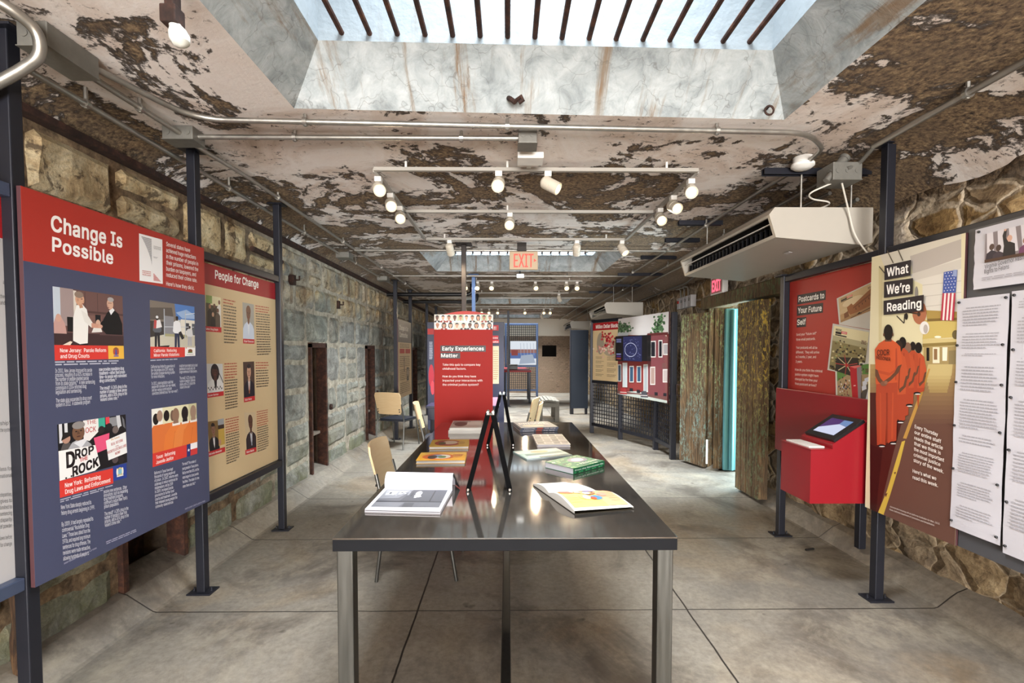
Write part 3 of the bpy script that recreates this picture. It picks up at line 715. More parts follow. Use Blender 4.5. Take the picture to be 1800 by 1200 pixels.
# leftmost panel, cut by the frame
pl = Pl((1, 0, 0), X=-1.862)
zr = pl.p(30, 425).z
t = panel_x('information_board', 'pale grey panel with a red head, cut off by the left edge of the photo', 'board', -1.862, .83, 1.775, .60, 2.02, .02, 1, [(zr, 2.02, M_RED2), (.60, zr, M_LGREY)])
a = Art(Frame((-1.862, .88, 1.80), (-1.862, 1.66, 1.80), (-1.862, .88, .66), (1, 0, 0))); a.words(a.fr, 0, .1, .46, 1, 30, '#5a5a5c', .4, 6, 11); a.build('body_text', t)
a = Art(Frame((-1.862, .88, 1.80), (-1.862, 1.66, 1.80), (-1.862, .88, .66), (1, 0, 0))); a.words(a.fr, .54, .1, .98, 1, 30, '#5a5a5c', .4, 6, 12); a.build('body_text', t)
a = Art()
for (y, s) in ((474, 'd'), (484, 'G'), (500, 'and'), (512, 'of'), (525, 'the state'), (536, 'and drug'), (746, "ship's"), (758, 'the system.'), (826, 'less for'), (838, 'national'), (871, 'disparities,'), (882, 'gives to'), (893, 'limited to'), (904, 'sentencing'), (915, 'disparity'), (926, 'of powder'), (946, 'laws before'), (958, 'for change')):
    if y in (500, 525, 746, 826, 871, 946): a.build('body_text', t); a = Art()
    a.tpx(pl, s, (max(0, 21-len(s)*5.2) if len(s) > 4 else 20-len(s)*5, y+(y-640)*.01), (20.5, y), 7, '#4a4a4a', 0)
a.build('body_text', t)

# --- "Change Is Possible"
pl = Pl((1, 0, 0), X=-1.80)
y0, y1 = pl.p(46, 600).y, pl.p(362, 600).y
zt, zb = 2.066, pl.p(364, 882).z; zm = pl.p(200, 488).z
t = panel_x('information_board', 'tall slate blue panel with a red head lettered Change Is Possible', 'board', -1.80, y0, y1, zb, zt, .016, 1, [(zm, zt, M_RED), (zb, zm, M_SLATE)])
a = Art(); a.tpx(pl, 'Change Is', (90, 405), (214, 435), 27, '#f4f0ee', .022); a.tpx(pl, 'Possible', (92, 441), (198, 464), 24.5, '#f4f0ee', .022); a.build('headline', t)
a = Art(); L = ['Several states have', 'achieved huge reductions', 'in the number of people in', 'their prisons, lowered the', 'burden on taxpayers, and', 'reduced their crime rate.']
a.lines(pl, (292, 432), (348, 447), (292, 486), (348, 496.5), L, .026, '#f4f0ee', .008); a.build('introduction_text', t)
a = Art(); a.tpx(pl, "Here's how they did it.", (292, 501.5), (341, 509.5), 7, '#f4f0ee', .008); a.build('introduction_text', t)
a = Art(fpx(pl, (244, 410), (285, 421), (245, 493))); a.rect(0, 0, 1, 1, '#efeeee')
for i in range(22): a.rect(.52-.42*(1-i/22)**1.6, .05+.027*i, .52, .05+.027*i+.018, '#8d8d90')
for i in range(9): a.rect(.58, .80+.018*i, .58+.04+.035*i, .80+.018*i+.012, '#cf7a78')
a.words(a.fr, .6, .18, .95, .26, 3, '#a9a9ac'); a.words(a.fr, .58, .42, .78, .46, 2, '#a9a9ac'); a.words(a.fr, .1, .76, .48, .88, 3, '#d09a98'); a.build('bar_chart', t, 'white sheet with grey and red horizontal bars')
def caption(a, fr, l1, l2, split, lh=.34, u=.1, w1=.8, w2=.6):
    a.rect(0, 0, split, 1, '#d23b33', fr); a.text(l1, u, .48, u+w1, lh, '#f7efec', fr, .012); a.text(l2, u, .86, u+w2, lh, '#f7efec', fr, .012)
# New Jersey photograph
F_ = fpx(pl, (92, 503), (215, 520.5), (95, 606)); a = Pic(F_); a.rect(0, 0, 1, 1, '#6c4f4b')
a.rect(0, 0, .09, .62, '#c2cbd6'); a.rect(.09, 0, .26, .66, '#a08e8c'); a.rect(.26, .02, .30, .6, '#d8cfc4')
for u in (.42, .6, .8): a.line(u, .02, u, .4, .003, '#543c3a')
a.rect(.3, .36, 1, .40, '#4f3836'); a.rect(.0, .78, 1, 1, '#3d2a2b'); a.rect(.62, .72, 1, .8, '#5a4242'); a.rect(.17, .5, .32, .76, '#1a1718')
a.rect(.44, .44, .66, .60, '#7b5a52'); a.rect(.56, .42, .64, .56, '#15171c')
a.poly([(0, .8), (.0, .62), (.03, .5), (.09, .5), (.14, .62), (.16, .8)], '#c09890'); a.ell(.06, .53, .035, .07, '#c99d8c')
a.poly([(.5, .76), (.54, .64), (.62, .6), (.66, .74)], '#e3dfd9'); a.ell(.6, .58, .035, .07, '#cda792')
a.poly([(.31, 1), (.3, .9), (.42, .84), (.45, 1)], '#17161b')
a.poly([(.24, .92), (.25, .5), (.30, .28), (.37, .24), (.44, .34), (.46, .50), (.44, .96), (.33, .98)], '#ece9e4')
a.poly([(.36, .36), (.44, .42), (.52, .58), (.62, .62), (.62, .67), (.50, .67), (.40, .56)], '#e2ded8'); a.poly([(.50, .58), (.64, .60), (.64, .67), (.5, .67)], '#c99580')
a.ell(.345, .17, .062, .115, '#d0a184'); a.poly([(.335, .27), (.375, .25), (.39, .31), (.34, .33)], '#c08f74'); a.line(.36, .16, .385, .155, .003, '#4a3228'); a.poly([(.395, .17), (.412, .205), (.39, .21)], '#bd8a70'); a.line(.375, .24, .4, .237, .003, '#8d4a42'); a.ell(.318, .18, .012, .028, '#bd8c72'); a.ell(.335, .085, .062, .06, '#8d7a6c')
a.poly([(.66, .7), (.68, .5), (.74, .36), (.82, .27), (.92, .36), (.98, .56), (.98, .78), (.72, .78)], '#0e0d11'); a.poly([(.74, .44), (.64, .56), (.62, .66), (.74, .66)], '#0e0d11')
a.poly([(.77, .32), (.83, .26), (.86, .3), (.80, .4)], '#e8e8ea'); a.ell(.79, .19, .052, .105, '#cfa58e'); a.line(.755, .175, .815, .17, .002, '#4a3a34'); a.poly([(.752, .19), (.738, .225), (.76, .228)], '#b98a74'); a.line(.748, .255, .775, .257, .003, '#8d4f48'); a.ell(.80, .10, .05, .045, '#a9a4a2'); a.ell(.63, .635, .035, .035, '#cf9f8a')
a.poly([(.1, 1), (.2, .93), (.23, .94), (.2, 1)], '#e6d6c4'); a.build('photograph', t, 'courtroom photograph of a man in white shaking a judge\'s hand')
a = Art(); f = fpx(pl, (95, 606), (217, 607), (96, 633.5)); caption(a, f, 'New Jersey:  Parole Reform', 'and Drug Courts', .745, .26, .07, .64, .39)
a.rect(.745, 0, 1, 1, '#e9b545', f)
for (x, y, w_, h_, c) in ((.87, .5, .035, .22, '#4a4f9a'), (.84, .45, .018, .25, '#b5533c'), (.90, .45, .018, .25, '#b5533c'), (.87, .24, .03, .1, '#8a5a3a')): a.ell(x, y, w_, h_, c, f)
a.line(.83, .78, .91, .78, .006, '#7a5a9a', f); a.build('caption_strip', t, 'red caption strip with a yellow state flag')
a = Art(); f = fpx(pl, (96, 634), (212, 632), (97, 643)); a.words(f, 0, 0, 1, 1, 2, '#b9b9c6', .5, seed=3); a.build('photo_credit', t)
W1 = '#dfdfe8'
a = Art(); a.lines(pl, (97, 655), (166, 653), (98, 715), (167, 708), ['In 2001, New Jersey improved its parole', 'process, resulting in a 60% increase in', 'the number of people granted parole', 'from its state prisons.*  A new sentencing', 'commission in 2004 reformed drug', 'legislation and sentencing.', '', 'The state also expanded its drug court', 'system in 2012.  A statewide program'][:9], .019, W1, 0); a.build('body_text', t)
a = Art(); a.lines(pl, (174, 652), (222, 649.5), (176, 705), (223, 700), ['now provides mandatory drug', 'treatment\u2014rather than prison', 'time\u2014to people with nonviolent', 'drug convictions.*', '', 'The result?  A 26% drop in the', 'number of people in New Jersey', 'prisons, and a 30% drop in the', 'violent crime rate.*'], .018, W1, .010); a.build('body_text', t)
a = Art(); a.lines(pl, (265, 647), (309, 645), (267, 694), (312, 689), ['California has limited its supervision of', 'low-risk parolees since 2009, reducing', 'the number of people returning to prison', 'for minor infractions.', '', 'In 2011, state legislation said that', 'people with nonviolent, non-sex-related,', 'and non-serious current and prior', 'convictions (referred to as "non-non-nons")'], .018, W1, 0); a.build('body_text', t)
a = Art(); a.lines(pl, (315, 645), (347, 643.5), (316, 683), (347, 680), ['could be incarcerated only by local', 'sentences in county jails, not', 'longer sentences in state prisons.', '', 'The result?  A 22% drop in the', 'number of people in California', 'prisons, and a 21% drop in the', 'violent crime rate.*'], .018, W1, 0); a.build('body_text', t)
a = Art(); a.lines(pl, (107, 895), (166, 884.5), (111, 985), (167, 972), ['New York State sharply reduced its', 'felony drug arrests beginning in 1999.', '', 'By 2009, it had largely repealed its', 'controversial "Rockefeller Drug', 'Laws." Those laws dated from the', '1970s, and required long minimum', 'sentences for drug offenses. The', 'revisions were made retroactive,', 'allowing hundreds of people to'][:10], .020, W1, 0); a.build('body_text', t)
a = Art(); a.lines(pl, (182, 867), (224, 858), (184, 926), (226, 914), ['receive new sentences.  Other', 'innovations, such as expanding', 'drug treatment programs,', "continue to reduce New York's", 'prison population.', '', 'The result?  A 28% drop in the', 'number of people in New York', 'prisons, and a 36% drop in the', 'violent crime rate.*'], .019, W1, 0); a.build('body_text', t)
a = Art(); a.lines(pl, (271, 834), (312, 824), (273, 893), (315, 881), ['Reforms in Texas have kept', 'thousands of young people out', 'of prison.  In 2007, reforms were', 'underway to reduce sentences for', 'misdemeanors, and by 2009', 'in 2009, increased parole', 'provisions to further fund', 'courts and treatment. Juvenile', 'that released young people the', 'community-based services'], .018, W1, 0); a.build('body_text', t)
a = Art(); a.lines(pl, (320, 818), (349, 811), (321, 857), (350, 849), ['The result? The number of', 'young people in Texas prisons', 'fell by more than 50%, and the', 'state began to close juvenile', 'facilities. The state of crime', 'rates there also fell.*'], .018, W1, 0); a.build('body_text', t)
for q in (((186, 951), (241, 928), (187, 957)), ((112, 989), (172, 960), (112, 992)), ((325, 893), (362, 878), (325, 896))):
    a = Art(); f = fpx(pl, *q); a.words(f, 0, 0, 1, 1, 2, '#9c9cb2', .5, seed=5); a.build('footnote', t)
# California photograph
F_ = fpx(pl, (263, 527), (341.5, 539), (264, 609)); a = Pic(F_); a.rect(0, 0, 1, 1, '#cfd0c8')
a.poly([(.5, 0), (1, 0), (1, .38), (.56, .36)], '#4f7ec4'); a.poly([(.55, .2), (.8, .1), (1, .2), (1, .3), (.7, .32)], '#9db9e0')
a.poly([(0, 0), (.52, 0), (.56, .38), (.54, .72), (0, .74)], '#7d7369'); a.poly([(0, .16), (.46, .1), (.5, .36), (0, .42)], '#5b534e'); a.poly([(0, .44), (.3, .44), (.3, .74), (0, .8)], '#3c3836')
a.rect(.3, .3, .5, .74, '#8a8a90'); a.rect(.66, .34, 1, .72, '#e7e2d6'); a.rect(.78, .42, .86, .6, '#3d4048'); a.rect(.93, .42, 1, .7, '#565a62')
a.poly([(0, .8), (.3, .72), (1, .72), (1, 1), (0, 1)], '#c9c3b0'); a.rect(.3, .7, .8, .76, '#a8a27a')
for u in (.29, .77): a.line(u, .15, u, .78, .006, '#b9c0c8')
a.line(.29, .55, .98, .5, .004, '#c9ced4'); a.line(.77, .22, 1, .16, .004, '#dbe4ee')
person(a, .14, .32, .68, '#5c6068', '#1f1a1a', '#e6e6e8', '#24242a', w=.62); a.poly([(.08, .44), (.2, .4), (.24, .56), (.12, .6)], '#e9e5e6'); a.poly([(.08, .42), (.13, .42), (.12, .6), (.07, .6)], '#b74a48')
person(a, .57, .28, .74, '#eeeef0', '#3b2a24', '#191517', '#26304c', w=.62); a.poly([(.6, .66), (.66, .62), (.74, .78), (.68, .82)], '#1b1c24'); a.poly([(.2, .98), (.4, .96), (.38, 1), (.18, 1)], '#1d1c1e')
person(a, .87, .48, .48, '#d7d7d8', '#4a3a34', '#2a2628', '#b2b2b8', w=.8); a.build('photograph', t, 'photograph of men walking in a fenced yard')
a = Art(); f = fpx(pl, (264, 609), (343, 608), (264, 630)); caption(a, f, 'California:  Reducing', 'Minor Parole Violations', .745, .26, .07, .48, .54)
a.rect(.745, 0, 1, .93, '#f2efec', f); a.ell(.875, .45, .055, .17, '#7a4a2c', f); a.rect(.815, .55, .93, .64, '#5d7a3a', f); a.ell(.775, .17, .012, .05, '#c23328', f); a.text('CALIFORNIA REPUBLIC', .79, .82, .955, .09, '#3a2c28', f); a.words(f, .0, 1.08, .6, 1.24, 1, '#b9b9c6', .5)
a.build('caption_strip', t, 'red caption strip with a white bear flag')
# New York photograph
F_ = fpx(pl, (100, 746), (220.5, 728), (106, 844)); F_ = Frame(pl.p(100, 746), pl.p(220.5, 728), pl.p(104, 845), pl.n); a = Pic(F_); a.rect(0, 0, 1, 1, '#1b191c')
for u in (.02, .09): a.rect(u, .0, u+.04, .34, '#d5d5d8')
a.poly([(.34, 0), (.56, 0), (.57, .24), (.42, .4), (.34, .36)], '#e9e5e2'); a.text('THE', .39, .085, .53, .075, '#b83a3a'); a.text('OCK', .37, .24, .52, .10, '#b83a3a')
a.rect(.56, 0, .66, .19, '#3fa590'); a.rect(.67, 0, .73, .14, '#d9434e'); a.rect(.73, .02, .85, .2, '#8c8c90'); a.poly([(.84, 0), (.9, 0), (.93, .28), (.86, .3)], '#c9c9cc'); a.poly([(.93, .02), (.97, .1), (.99, .3), (.95, .24)], '#6b6b70')
for (u, v, c) in ((.60, .23, '#2a2426'), (.72, .2, '#231e20'), (.82, .28, '#6f625e'), (.92, .3, '#1d1a1c'), (.80, .88, '#54484a'), (.90, .92, '#2b2628')): a.ell(u, v, .05, .075, c)
a.poly([(.02, .5), (.06, .36), (.13, .34), (.18, .4), (.2, .52)], '#55504f'); a.ell(.105, .28, .055, .085, '#b38a78'); a.poly([(.04, .3), (.07, .16), (.15, .17), (.16, .24)], '#231d1d')
a.poly([(.1, .52), (.18, .37), (.24, .34), (.36, .36), (.44, .46), (.46, .54)], '#a9a9ae'); a.poly([(.2, .38), (.3, .5), (.38, .38), (.34, .34)], '#dedee2')
a.ell(.27, .2, .085, .155, '#73533f'); a.ell(.275, .07, .088, .07, '#8b8684'); a.ell(.24, .18, .014, .012, '#151010'); a.ell(.305, .175, .014, .012, '#151010'); a.ell(.27, .275, .028, .012, '#4d2c28'); a.poly([(.255, .18), (.275, .18), (.29, .235), (.25, .235)], '#5c4030')
a.poly([(.48, .36), (.72, .32), (.70, .62), (.52, .66)], '#e0557c')
a.poly([(.66, .46), (.99, .36), (1, .80), (.69, .86)], '#ecebea'); a.text('the future', .74, .48, .88, .04, '#cf9a3a', v1=.455); a.text('REAL REFORM', .74, .585, .93, .055, '#b34848', v1=.545); a.text('of the', .81, .63, .86, .03, '#b34848', v1=.62); a.text('ROCKEFELLER DRUG LAWS', .68, .73, .99, .055, '#b34848', v1=.665); a.text('NOW!', .80, .79, .88, .055, '#b34848', v1=.77)
a.poly([(0, .47), (.50, .50), (.56, .92), (.48, .99), (.0, 1)], '#eeecea')
for (s_, u0, v0, u1, h, v1) in (('D', .10, .80, .20, .27, .80), ('R', .215, .68, .285, .17, .68), ('O', .30, .665, .375, .14, .655), ('P', .40, .66, .47, .15, .65)): a.text(s_, u0, v0, u1, h, '#1c1517', v1=v1, bold=.03)
a.text('THE', .27, .755, .38, .07, '#c43b3b', v1=.735, bold=.02)
a.text('ROCK', .17, .985, .53, .17, '#1c1517', v1=.91, bold=.03); a.ell(.15, .97, .012, .016, '#1c1517'); a.ell(.08, .98, .012, .016, '#1c1517')
a.build('photograph', t, 'protest photograph with hand painted signs')
a = Art(); f = Frame(pl.p(104, 845), pl.p(222, 817), pl.p(105, 875), pl.n); caption(a, f, 'New York:  Reforming', 'Drug Laws and Enforcement', .77, .27, .07, .50, .655); a.rect(.77, -.12, 1, .86, '#2b3f8f', f)
for (x, y, w_, h_, c) in ((.885, .33, .05, .28, '#c9b56a'), (.885, .33, .035, .2, '#7fb2c9'), (.84, .33, .015, .25, '#e6e2d4'), (.93, .33, .015, .25, '#e6e2d4')): a.ell(x, y, w_, h_, c, f)
a.rect(.83, .58, .94, .66, '#e6e2d4', f); a.words(f, 0, 1.06, .8, 1.3, 2, '#b0b0c0', .5); a.build('caption_strip', t, 'red caption strip with a blue state flag')
# Texas photograph
F_ = Frame(pl.p(266, 719), pl.p(345, 708), pl.p(268, 797), pl.n); a = Pic(F_); a.rect(0, 0, 1, 1, '#dfd8b4'); a.rect(0, .0, .22, .5, '#ecebe2'); a.rect(.8, 0, 1, .6, '#c7c29a')
for (u, hv, c, r) in ((.08, .24, '#1d1714', .06), (.16, .18, '#a58672', .06), (.3, .2, '#1b1614', .062), (.43, .22, '#6d5546', .05)):
    a.poly([(u-.16, 1), (u-.15, .55), (u-.05, .38), (u+.07, .38), (u+.16, .55), (u+.16, 1)], '#d8733a'); a.ell(u, hv, r, .13, c)
for (u, v, c, r, s_) in ((.50, .20, '#8c6c58', .078, '#df7a38'), (.71, .19, '#191413', .08, '#e08240'), (.91, .19, '#9b7f6c', .075, '#d97434')):
    a.poly([(u-.28, 1), (u-.24, .66), (u-.09, .42), (u+.1, .42), (u+.22, .6), (u+.24, 1)], s_); a.poly([(u-.08, .40), (u+.09, .40), (u+.1, .47), (u-.08, .47)], '#e9e2da'); a.ell(u, v+.02, r, .17, c); a.poly([(u-.05, .3), (u+.05, .3), (u+.06, .42), (u-.06, .42)], c)
    a.line(u-.02, .6, u-.08, 1, .002, '#b85c28')
a.build('photograph', t, 'photograph of shaven heads above orange shirts seen from behind')
a = Art(); f = Frame(pl.p(268, 797), pl.p(346.5, 776), pl.p(268, 821), pl.n); caption(a, f, 'Texas:  Reforming', 'Juvenile Justice', .74, .26, .07, .40, .36)
a.rect(.74, 0, .83, 1, '#27346e', f); a.rect(.83, 0, 1, .5, '#efecec', f); a.rect(.83, .5, 1, 1, '#c93a38', f)
a.poly([(.785+(.032 if k % 2 == 0 else .013)*math.sin(k*math.pi/5), .5-(.15 if k % 2 == 0 else .06)*math.cos(k*math.pi/5)) for k in range(10)], '#f4f2f2', f); a.build('caption_strip', t, 'red caption strip with a lone star flag')

# --- "People for Change"
X_ = -1.858; pl = Pl((1, 0, 0), X=X_)
zt, zb = 2.0, .585; y0, y1 = 2.862, 3.815; zm = pl.p(420, 512).z
t = panel_x('information_board', 'cream portrait panel with a red head lettered People for Change', 'board', X_, y0, y1, zb, zt, .016, 1, [(zm, zt, M_RED2), (zb, zm, M_CREAM)])
a = Art(); a.tpx(pl, 'People for Change', (378, 489), (454, 506), 14.5, '#f5efe9', .02); a.build('headline', t)
def portrait(tl, tr, bl, args, name, nb, w):
    f = Frame(pl.p(*tl), pl.p(*tr), pl.p(*bl), pl.n); a = Pic(f); bust(a, 0, 0, 1, 1, *args[0], **args[1]); a.build('portrait', t, args[2])
    a = Art(); g = Frame(f.p(0, 1), f.p(1, 1), f.p(0, 1+nb), pl.n); a.rect(0, 0, 1, 1, '#c22a2c', g); a.text(name, .1, .72, .1+w, .44, '#f5efe9', g); a.build('name_strip', t)
portrait((426, 531), (446, 535), (427, 595), (('#a9a59c', '#7a543f', '#7a543f', '#cfd9ea'), dict(shirt='#e3e9f2'), 'portrait of a bald man with folded hands'), 'Bryan Stevenson', .13, .82)
portrait((427, 636), (446.5, 635), (428.5, 699), (('#4d3a30', '#c69a80', '#2a2124', '#1d1a24'), dict(tie='#b0643a'), 'portrait of a dark haired man in a suit'), 'Rick Perry', .13, .6)
portrait((429, 725), (448.5, 722), (431, 791), (('#cdb896', '#5a3c2e', '#5a3c2e', '#2b2026'), dict(tie='#9fa6b5'), 'portrait of a seated bald man in a dark suit'), 'Glenn Martin', .13, .68)
f = Frame(pl.p(361.5, 518), pl.p(388, 523), pl.p(362, 573), pl.n); a = Pic(f); a.rect(0, 0, 1, 1, '#4d4430'); a.rect(.3, 0, 1, .3, '#e6ddb6'); a.rect(0, .0, .4, .25, '#8aa35a')
for (u, v, s_, k) in ((.25, .3, '#2b2118', '#a67a5c'), (.55, .26, '#3c3020', '#6e4e3c'), (.88, .12, '#e6e2da', '#8a6450'), (.45, .55, '#14110f', '#c39a80'), (.78, .4, '#5a4c40', '#6e4a38')):
    a.poly([(u-.16, 1), (u-.15, v+.22), (u, v+.1), (u+.15, v+.22), (u+.16, 1)], s_); a.ell(u, v+.05, .075, .075, k)
a.build('portrait', t, 'group photograph of people standing close together'); a = Art(); g = Frame(f.p(-.04, 1), f.p(1.02, 1), f.p(-.04, 1.17), pl.n); a.rect(0, 0, 1, 1, '#c22a2c', g); a.text('Father Greg Boyle', .0, .7, .78, .4, '#f5efe9', g); a.build('name_strip', t)
f = Frame(pl.p(362, 639), pl.p(391, 638), pl.p(364, 691), pl.n); a = Pic(f); bust(a, 0, 0, 1, 1, '#d2d0cd', '#4b3026', '#171113', '#e2e0de', shirt='#17151a', longhair=True); a.line(.55, .05, 1, .7, .006, '#2a2a2c')
for k in range(10): a.rect(.05+.09*k, .8+.06*(k % 2), .1+.09*k, .86+.06*(k % 2), '#19171a')
a.build('portrait', t, 'portrait of a woman with long dark braids'); a = Art(); g = Frame(f.p(0, 1), f.p(1, 1), f.p(0, 1.16), pl.n); a.rect(0, 0, 1, 1, '#c22a2c', g); a.text('Susan Burton', .04, .7, .66, .4, '#f5efe9', g); a.build('name_strip', t)
f = Frame(pl.p(364, 741), pl.p(393, 735), pl.p(366.5, 794), pl.n); a = Pic(f); bust(a, -.0, 0, .62, 1, '#7d6238', '#8d6650', '#16110f', '#17161b'); a.rect(.62, 0, 1, .2, '#9fa3a6'); a.rect(.62, .2, 1, .34, '#3a2a20'); a.rect(.62, .34, 1, .9, '#c2a24c'); a.ell(.7, .78, .08, .1, '#b98a72')
a.build('portrait', t, 'portrait of a short haired woman before a yellow door'); a = Art(); g = Frame(f.p(0, 1), f.p(1, 1), f.p(0, 1.17), pl.n); a.rect(0, 0, 1, 1, '#c22a2c', g); a.text('Michelle Alexander', .03, .7, .80, .4, '#f5efe9', g); a.build('name_strip', t)
for (tl, tr, bl, n, nr) in (((392, 523), (415, 528), (393, 604), 15, 2), ((448.5, 535), (474, 539), (451, 625), 20, 3), ((394, 637), (417, 636), (395, 721), 17, 6), ((449, 635), (472, 635), (450, 682), 10, 3), ((396, 735), (420, 730), (397, 817), 18, 6), ((451, 722), (471, 718), (452, 795), 18, 7)):
    f = Frame(pl.p(*tl), pl.p(*tr), pl.p(*bl), pl.n); k = nr/n
    a = Art(); a.words(f, 0, 0, 1, k, nr, '#b5604c', .42, seed=n); a.words(f, 0, k, 1, 1, n-nr, '#6d6150', .42, seed=n+1); a.build('body_text', t)
# ================================================================== right display row
RX = 2.17
rf = thing('exhibit_stand', 'dark steel post frame carrying the red and photo boards along the right stone wall', 'stand', (RX, 2.7, 0))
for y, h in ((1.70, 2.63), (2.71, 2.63), (3.69, 2.045)): post(rf, RX, y, h)
for z in (2.02, .56):
    MB().bbox(RX-.02, RX+.02, 2.735, 3.665, z-.025, z+.025).build('rail', M_POST, rf)
    MB().bbox(RX-.02, RX+.02, 1.725, 2.685, z-.025, z+.025).build('rail', M_POST, rf)
post(rf, 2.50, 3.28, 2.02, .05, z0=.055, base=False)            # braced back to the wall
MB().bbox(2.19, 2.48, 3.26, 3.30, 1.90, 1.94).build('brace', M_POST, rf)
# --- "What We're Reading": tall photograph
X_ = 2.11; pl = Pl((-1, 0, 0), X=X_)
ya, yb = 2.755, pl.p(1688, 700).y; zt, zb = 2.0, .54
t = panel_x('information_board', "tall photo board lettered What We're Reading with a line of men in orange", 'board', X_, yb, ya-.02, zb, zt, .02, -1, [])
def box_words(a, pl, s, tl, tr, bl, br, u0, u1, h, v=.78, c='#2a2428', tc='#f6f3ef', bold=.02):
    P = [pl.p(*q) for q in (tl, tr, br, bl)]; a.raw(P, [[0, 1, 2, 3]], c, pl.n)
    f = Frame(pl.p(*tl), pl.p(*tr), pl.p(*bl), pl.n); a.text(s, u0, v, u1, h, tc, f, bold)
F_ = Frame((X_, ya-.02, zt), (X_, yb, zt), (X_, ya-.02, zb), (-1, 0, 0)); a = Pic(F_)
def uv(x, y):                                                   # photo pixel -> place on the board
    p = pl.p(x, y); return ((F_.o.y-p.y)/(F_.o.y-yb), (zt-p.z)/(zt-zb))
def pp(pts, c): a.poly([uv(*q) for q in pts], c)
def pe(x, y, rx, ry, c):
    a.poly([uv(x+rx*math.cos(k*math.pi/9), y+ry*math.sin(k*math.pi/9)) for k in range(18)], c)
a.rect(0, 0, 1, 1, '#d8cfae')
pp([(1545, 445), (1690, 400), (1690, 440), (1560, 480)], '#cfc9bb'); pp([(1605, 480), (1690, 440), (1690, 560), (1630, 545), (1610, 520)], '#d6d1c8'); pp([(1600, 450), (1690, 420), (1690, 452), (1605, 482)], '#b3aba4'); pp([(1600, 482), (1690, 455), (1690, 472), (1604, 494)], '#c9c3ba')
for y in (498, 518, 536): pp([(1610, y+4), (1690, y-5), (1690, y-4), (1610, y+5)], '#b9b2a8')
pp([(1628, 545), (1690, 548), (1690, 566), (1630, 562)], '#a98d4c'); pp([(1625, 562), (1690, 566), (1690, 592), (1622, 596)], '#c8b268'); pp([(1630, 560), (1690, 558), (1690, 562), (1630, 565)], '#7d6434')
pp([(1622, 596), (1690, 594), (1690, 640), (1622, 640)], '#cfbd85'); pp([(1620, 604), (1690, 600), (1690, 606), (1622, 610)], '#8f7a45')
pp([(1624, 610), (1686, 608), (1684, 660), (1624, 660)], '#a58f5f'); pp([(1629, 611), (1634, 611), (1634, 634), (1629, 634)], '#1d1815'); pp([(1640, 610), (1652, 610), (1652, 638), (1640, 638)], '#e8dfc4'); pp([(1657, 610), (1666, 610), (1665, 634), (1657, 634)], '#efe8d4'); pp([(1642, 613), (1648, 613), (1648, 632), (1642, 632)], '#8b6a48'); pp([(1668, 616), (1686, 615), (1684, 640), (1668, 640)], '#8b7a55')
pe(1649, 592, 6, 2, '#f7f2dc'); pe(1680, 588, 6, 8, '#6d5f3c')
pp([(1560, 470), (1622, 500), (1622, 640), (1560, 700), (1545, 700), (1545, 470)], '#d9d0ab'); pp([(1545, 470), (1552, 470), (1550, 600), (1545, 600)], '#cbbf95')
# floor of the corridor and its yellow line
def hexmix(c0, c1, k): f_ = lambda c: [int(c[i:i+2], 16) for i in (1, 3, 5)]; return '#%02x%02x%02x' % tuple(round(x+(y-x)*k) for x, y in zip(f_(c0), f_(c1)))
for k in range(18):                                             # gradient: the printed floor runs from ochre far off to dark red brown close by
    y0_, y1_ = 640+k*8, 648.6+k*8; pp([(1530, y0_), (1690, y0_), (1690, y1_), (1530, y1_)], hexmix('#a88d5c', '#64453a', min(1, k/13)))
pp([(1530, 784), (1690, 784), (1690, 960), (1530, 940)], '#63443a')
for k in range(6): pp([(1640-k*1.5, 640), (1668+k*1.5, 640), (1666+k*1.5, 690-k*6), (1634-k*1.5, 690-k*6)], hexmix('#a08656', '#c4b07a', k/5))
pp([(1530, 690), (1600, 690), (1570, 800), (1545, 905), (1530, 905)], '#471a15'); pp([(1530, 780), (1552, 790), (1540, 905), (1530, 905)], '#36100e')
pp([(1633, 648), (1636, 648), (1620, 700), (1594, 771), (1588, 770), (1614, 700)], '#b98d46'); pp([(1586, 776), (1592, 774), (1582, 815), (1566, 868), (1553, 907), (1543, 903), (1560, 862), (1574, 815)], '#c9ab48'); pp([(1572, 830), (1576, 829), (1574, 834)], '#5a352c'); pp([(1556, 868), (1561, 866), (1558, 874)], '#5a352c')
# basketball hoops, lamps, lens discs
for q in ((1560, 440, 1571, 462), (1579, 438, 1588, 458), (1546, 468, 1556, 480)): a.line(*uv(q[0], q[1]), *uv(q[2], q[3]), .006, '#5d5548')
pe(1617, 549, 12.5, 21, '#a96a4c'); pe(1616, 552, 3, 4, '#3f2a20'); pe(1626, 576, 8.5, 11.5, '#e2dfdc'); pe(1628, 578, 4, 8, '#b3aaa4'); pe(1612, 515, 3, 12, '#8d8781')
for q in ((1577, 555, 1590, 568), (1590, 568, 1591, 552), (1594, 548, 1616, 552)): a.line(*uv(q[0], q[1]), *uv(q[2], q[3]), .006, '#3c342c')
pe(1594, 556, 3, 6, '#231e1b')
# flag
pp([(1660, 478), (1684, 474), (1681, 514), (1658, 515)], '#44599f')
for r in range(7):
    for q in range(4): pe(1662.5+q*5.4+(r % 2)*2-r*.2, 480+r*5.2-q*.6, .9, .9, '#e6e4ea')
for k in range(7):
    x0, x1 = 1658+k*3.3, 1661.3+k*3.3; pp([(x0, 515), (x1, 514.8), (x1-3-k*.05, 563), (x0-3.4-k*.05, 562.6)], '#b23248' if k % 2 == 0 else '#eadfdc')
pp([(1677, 474), (1684, 474), (1683, 486), (1676, 485)], '#8d9cc6')
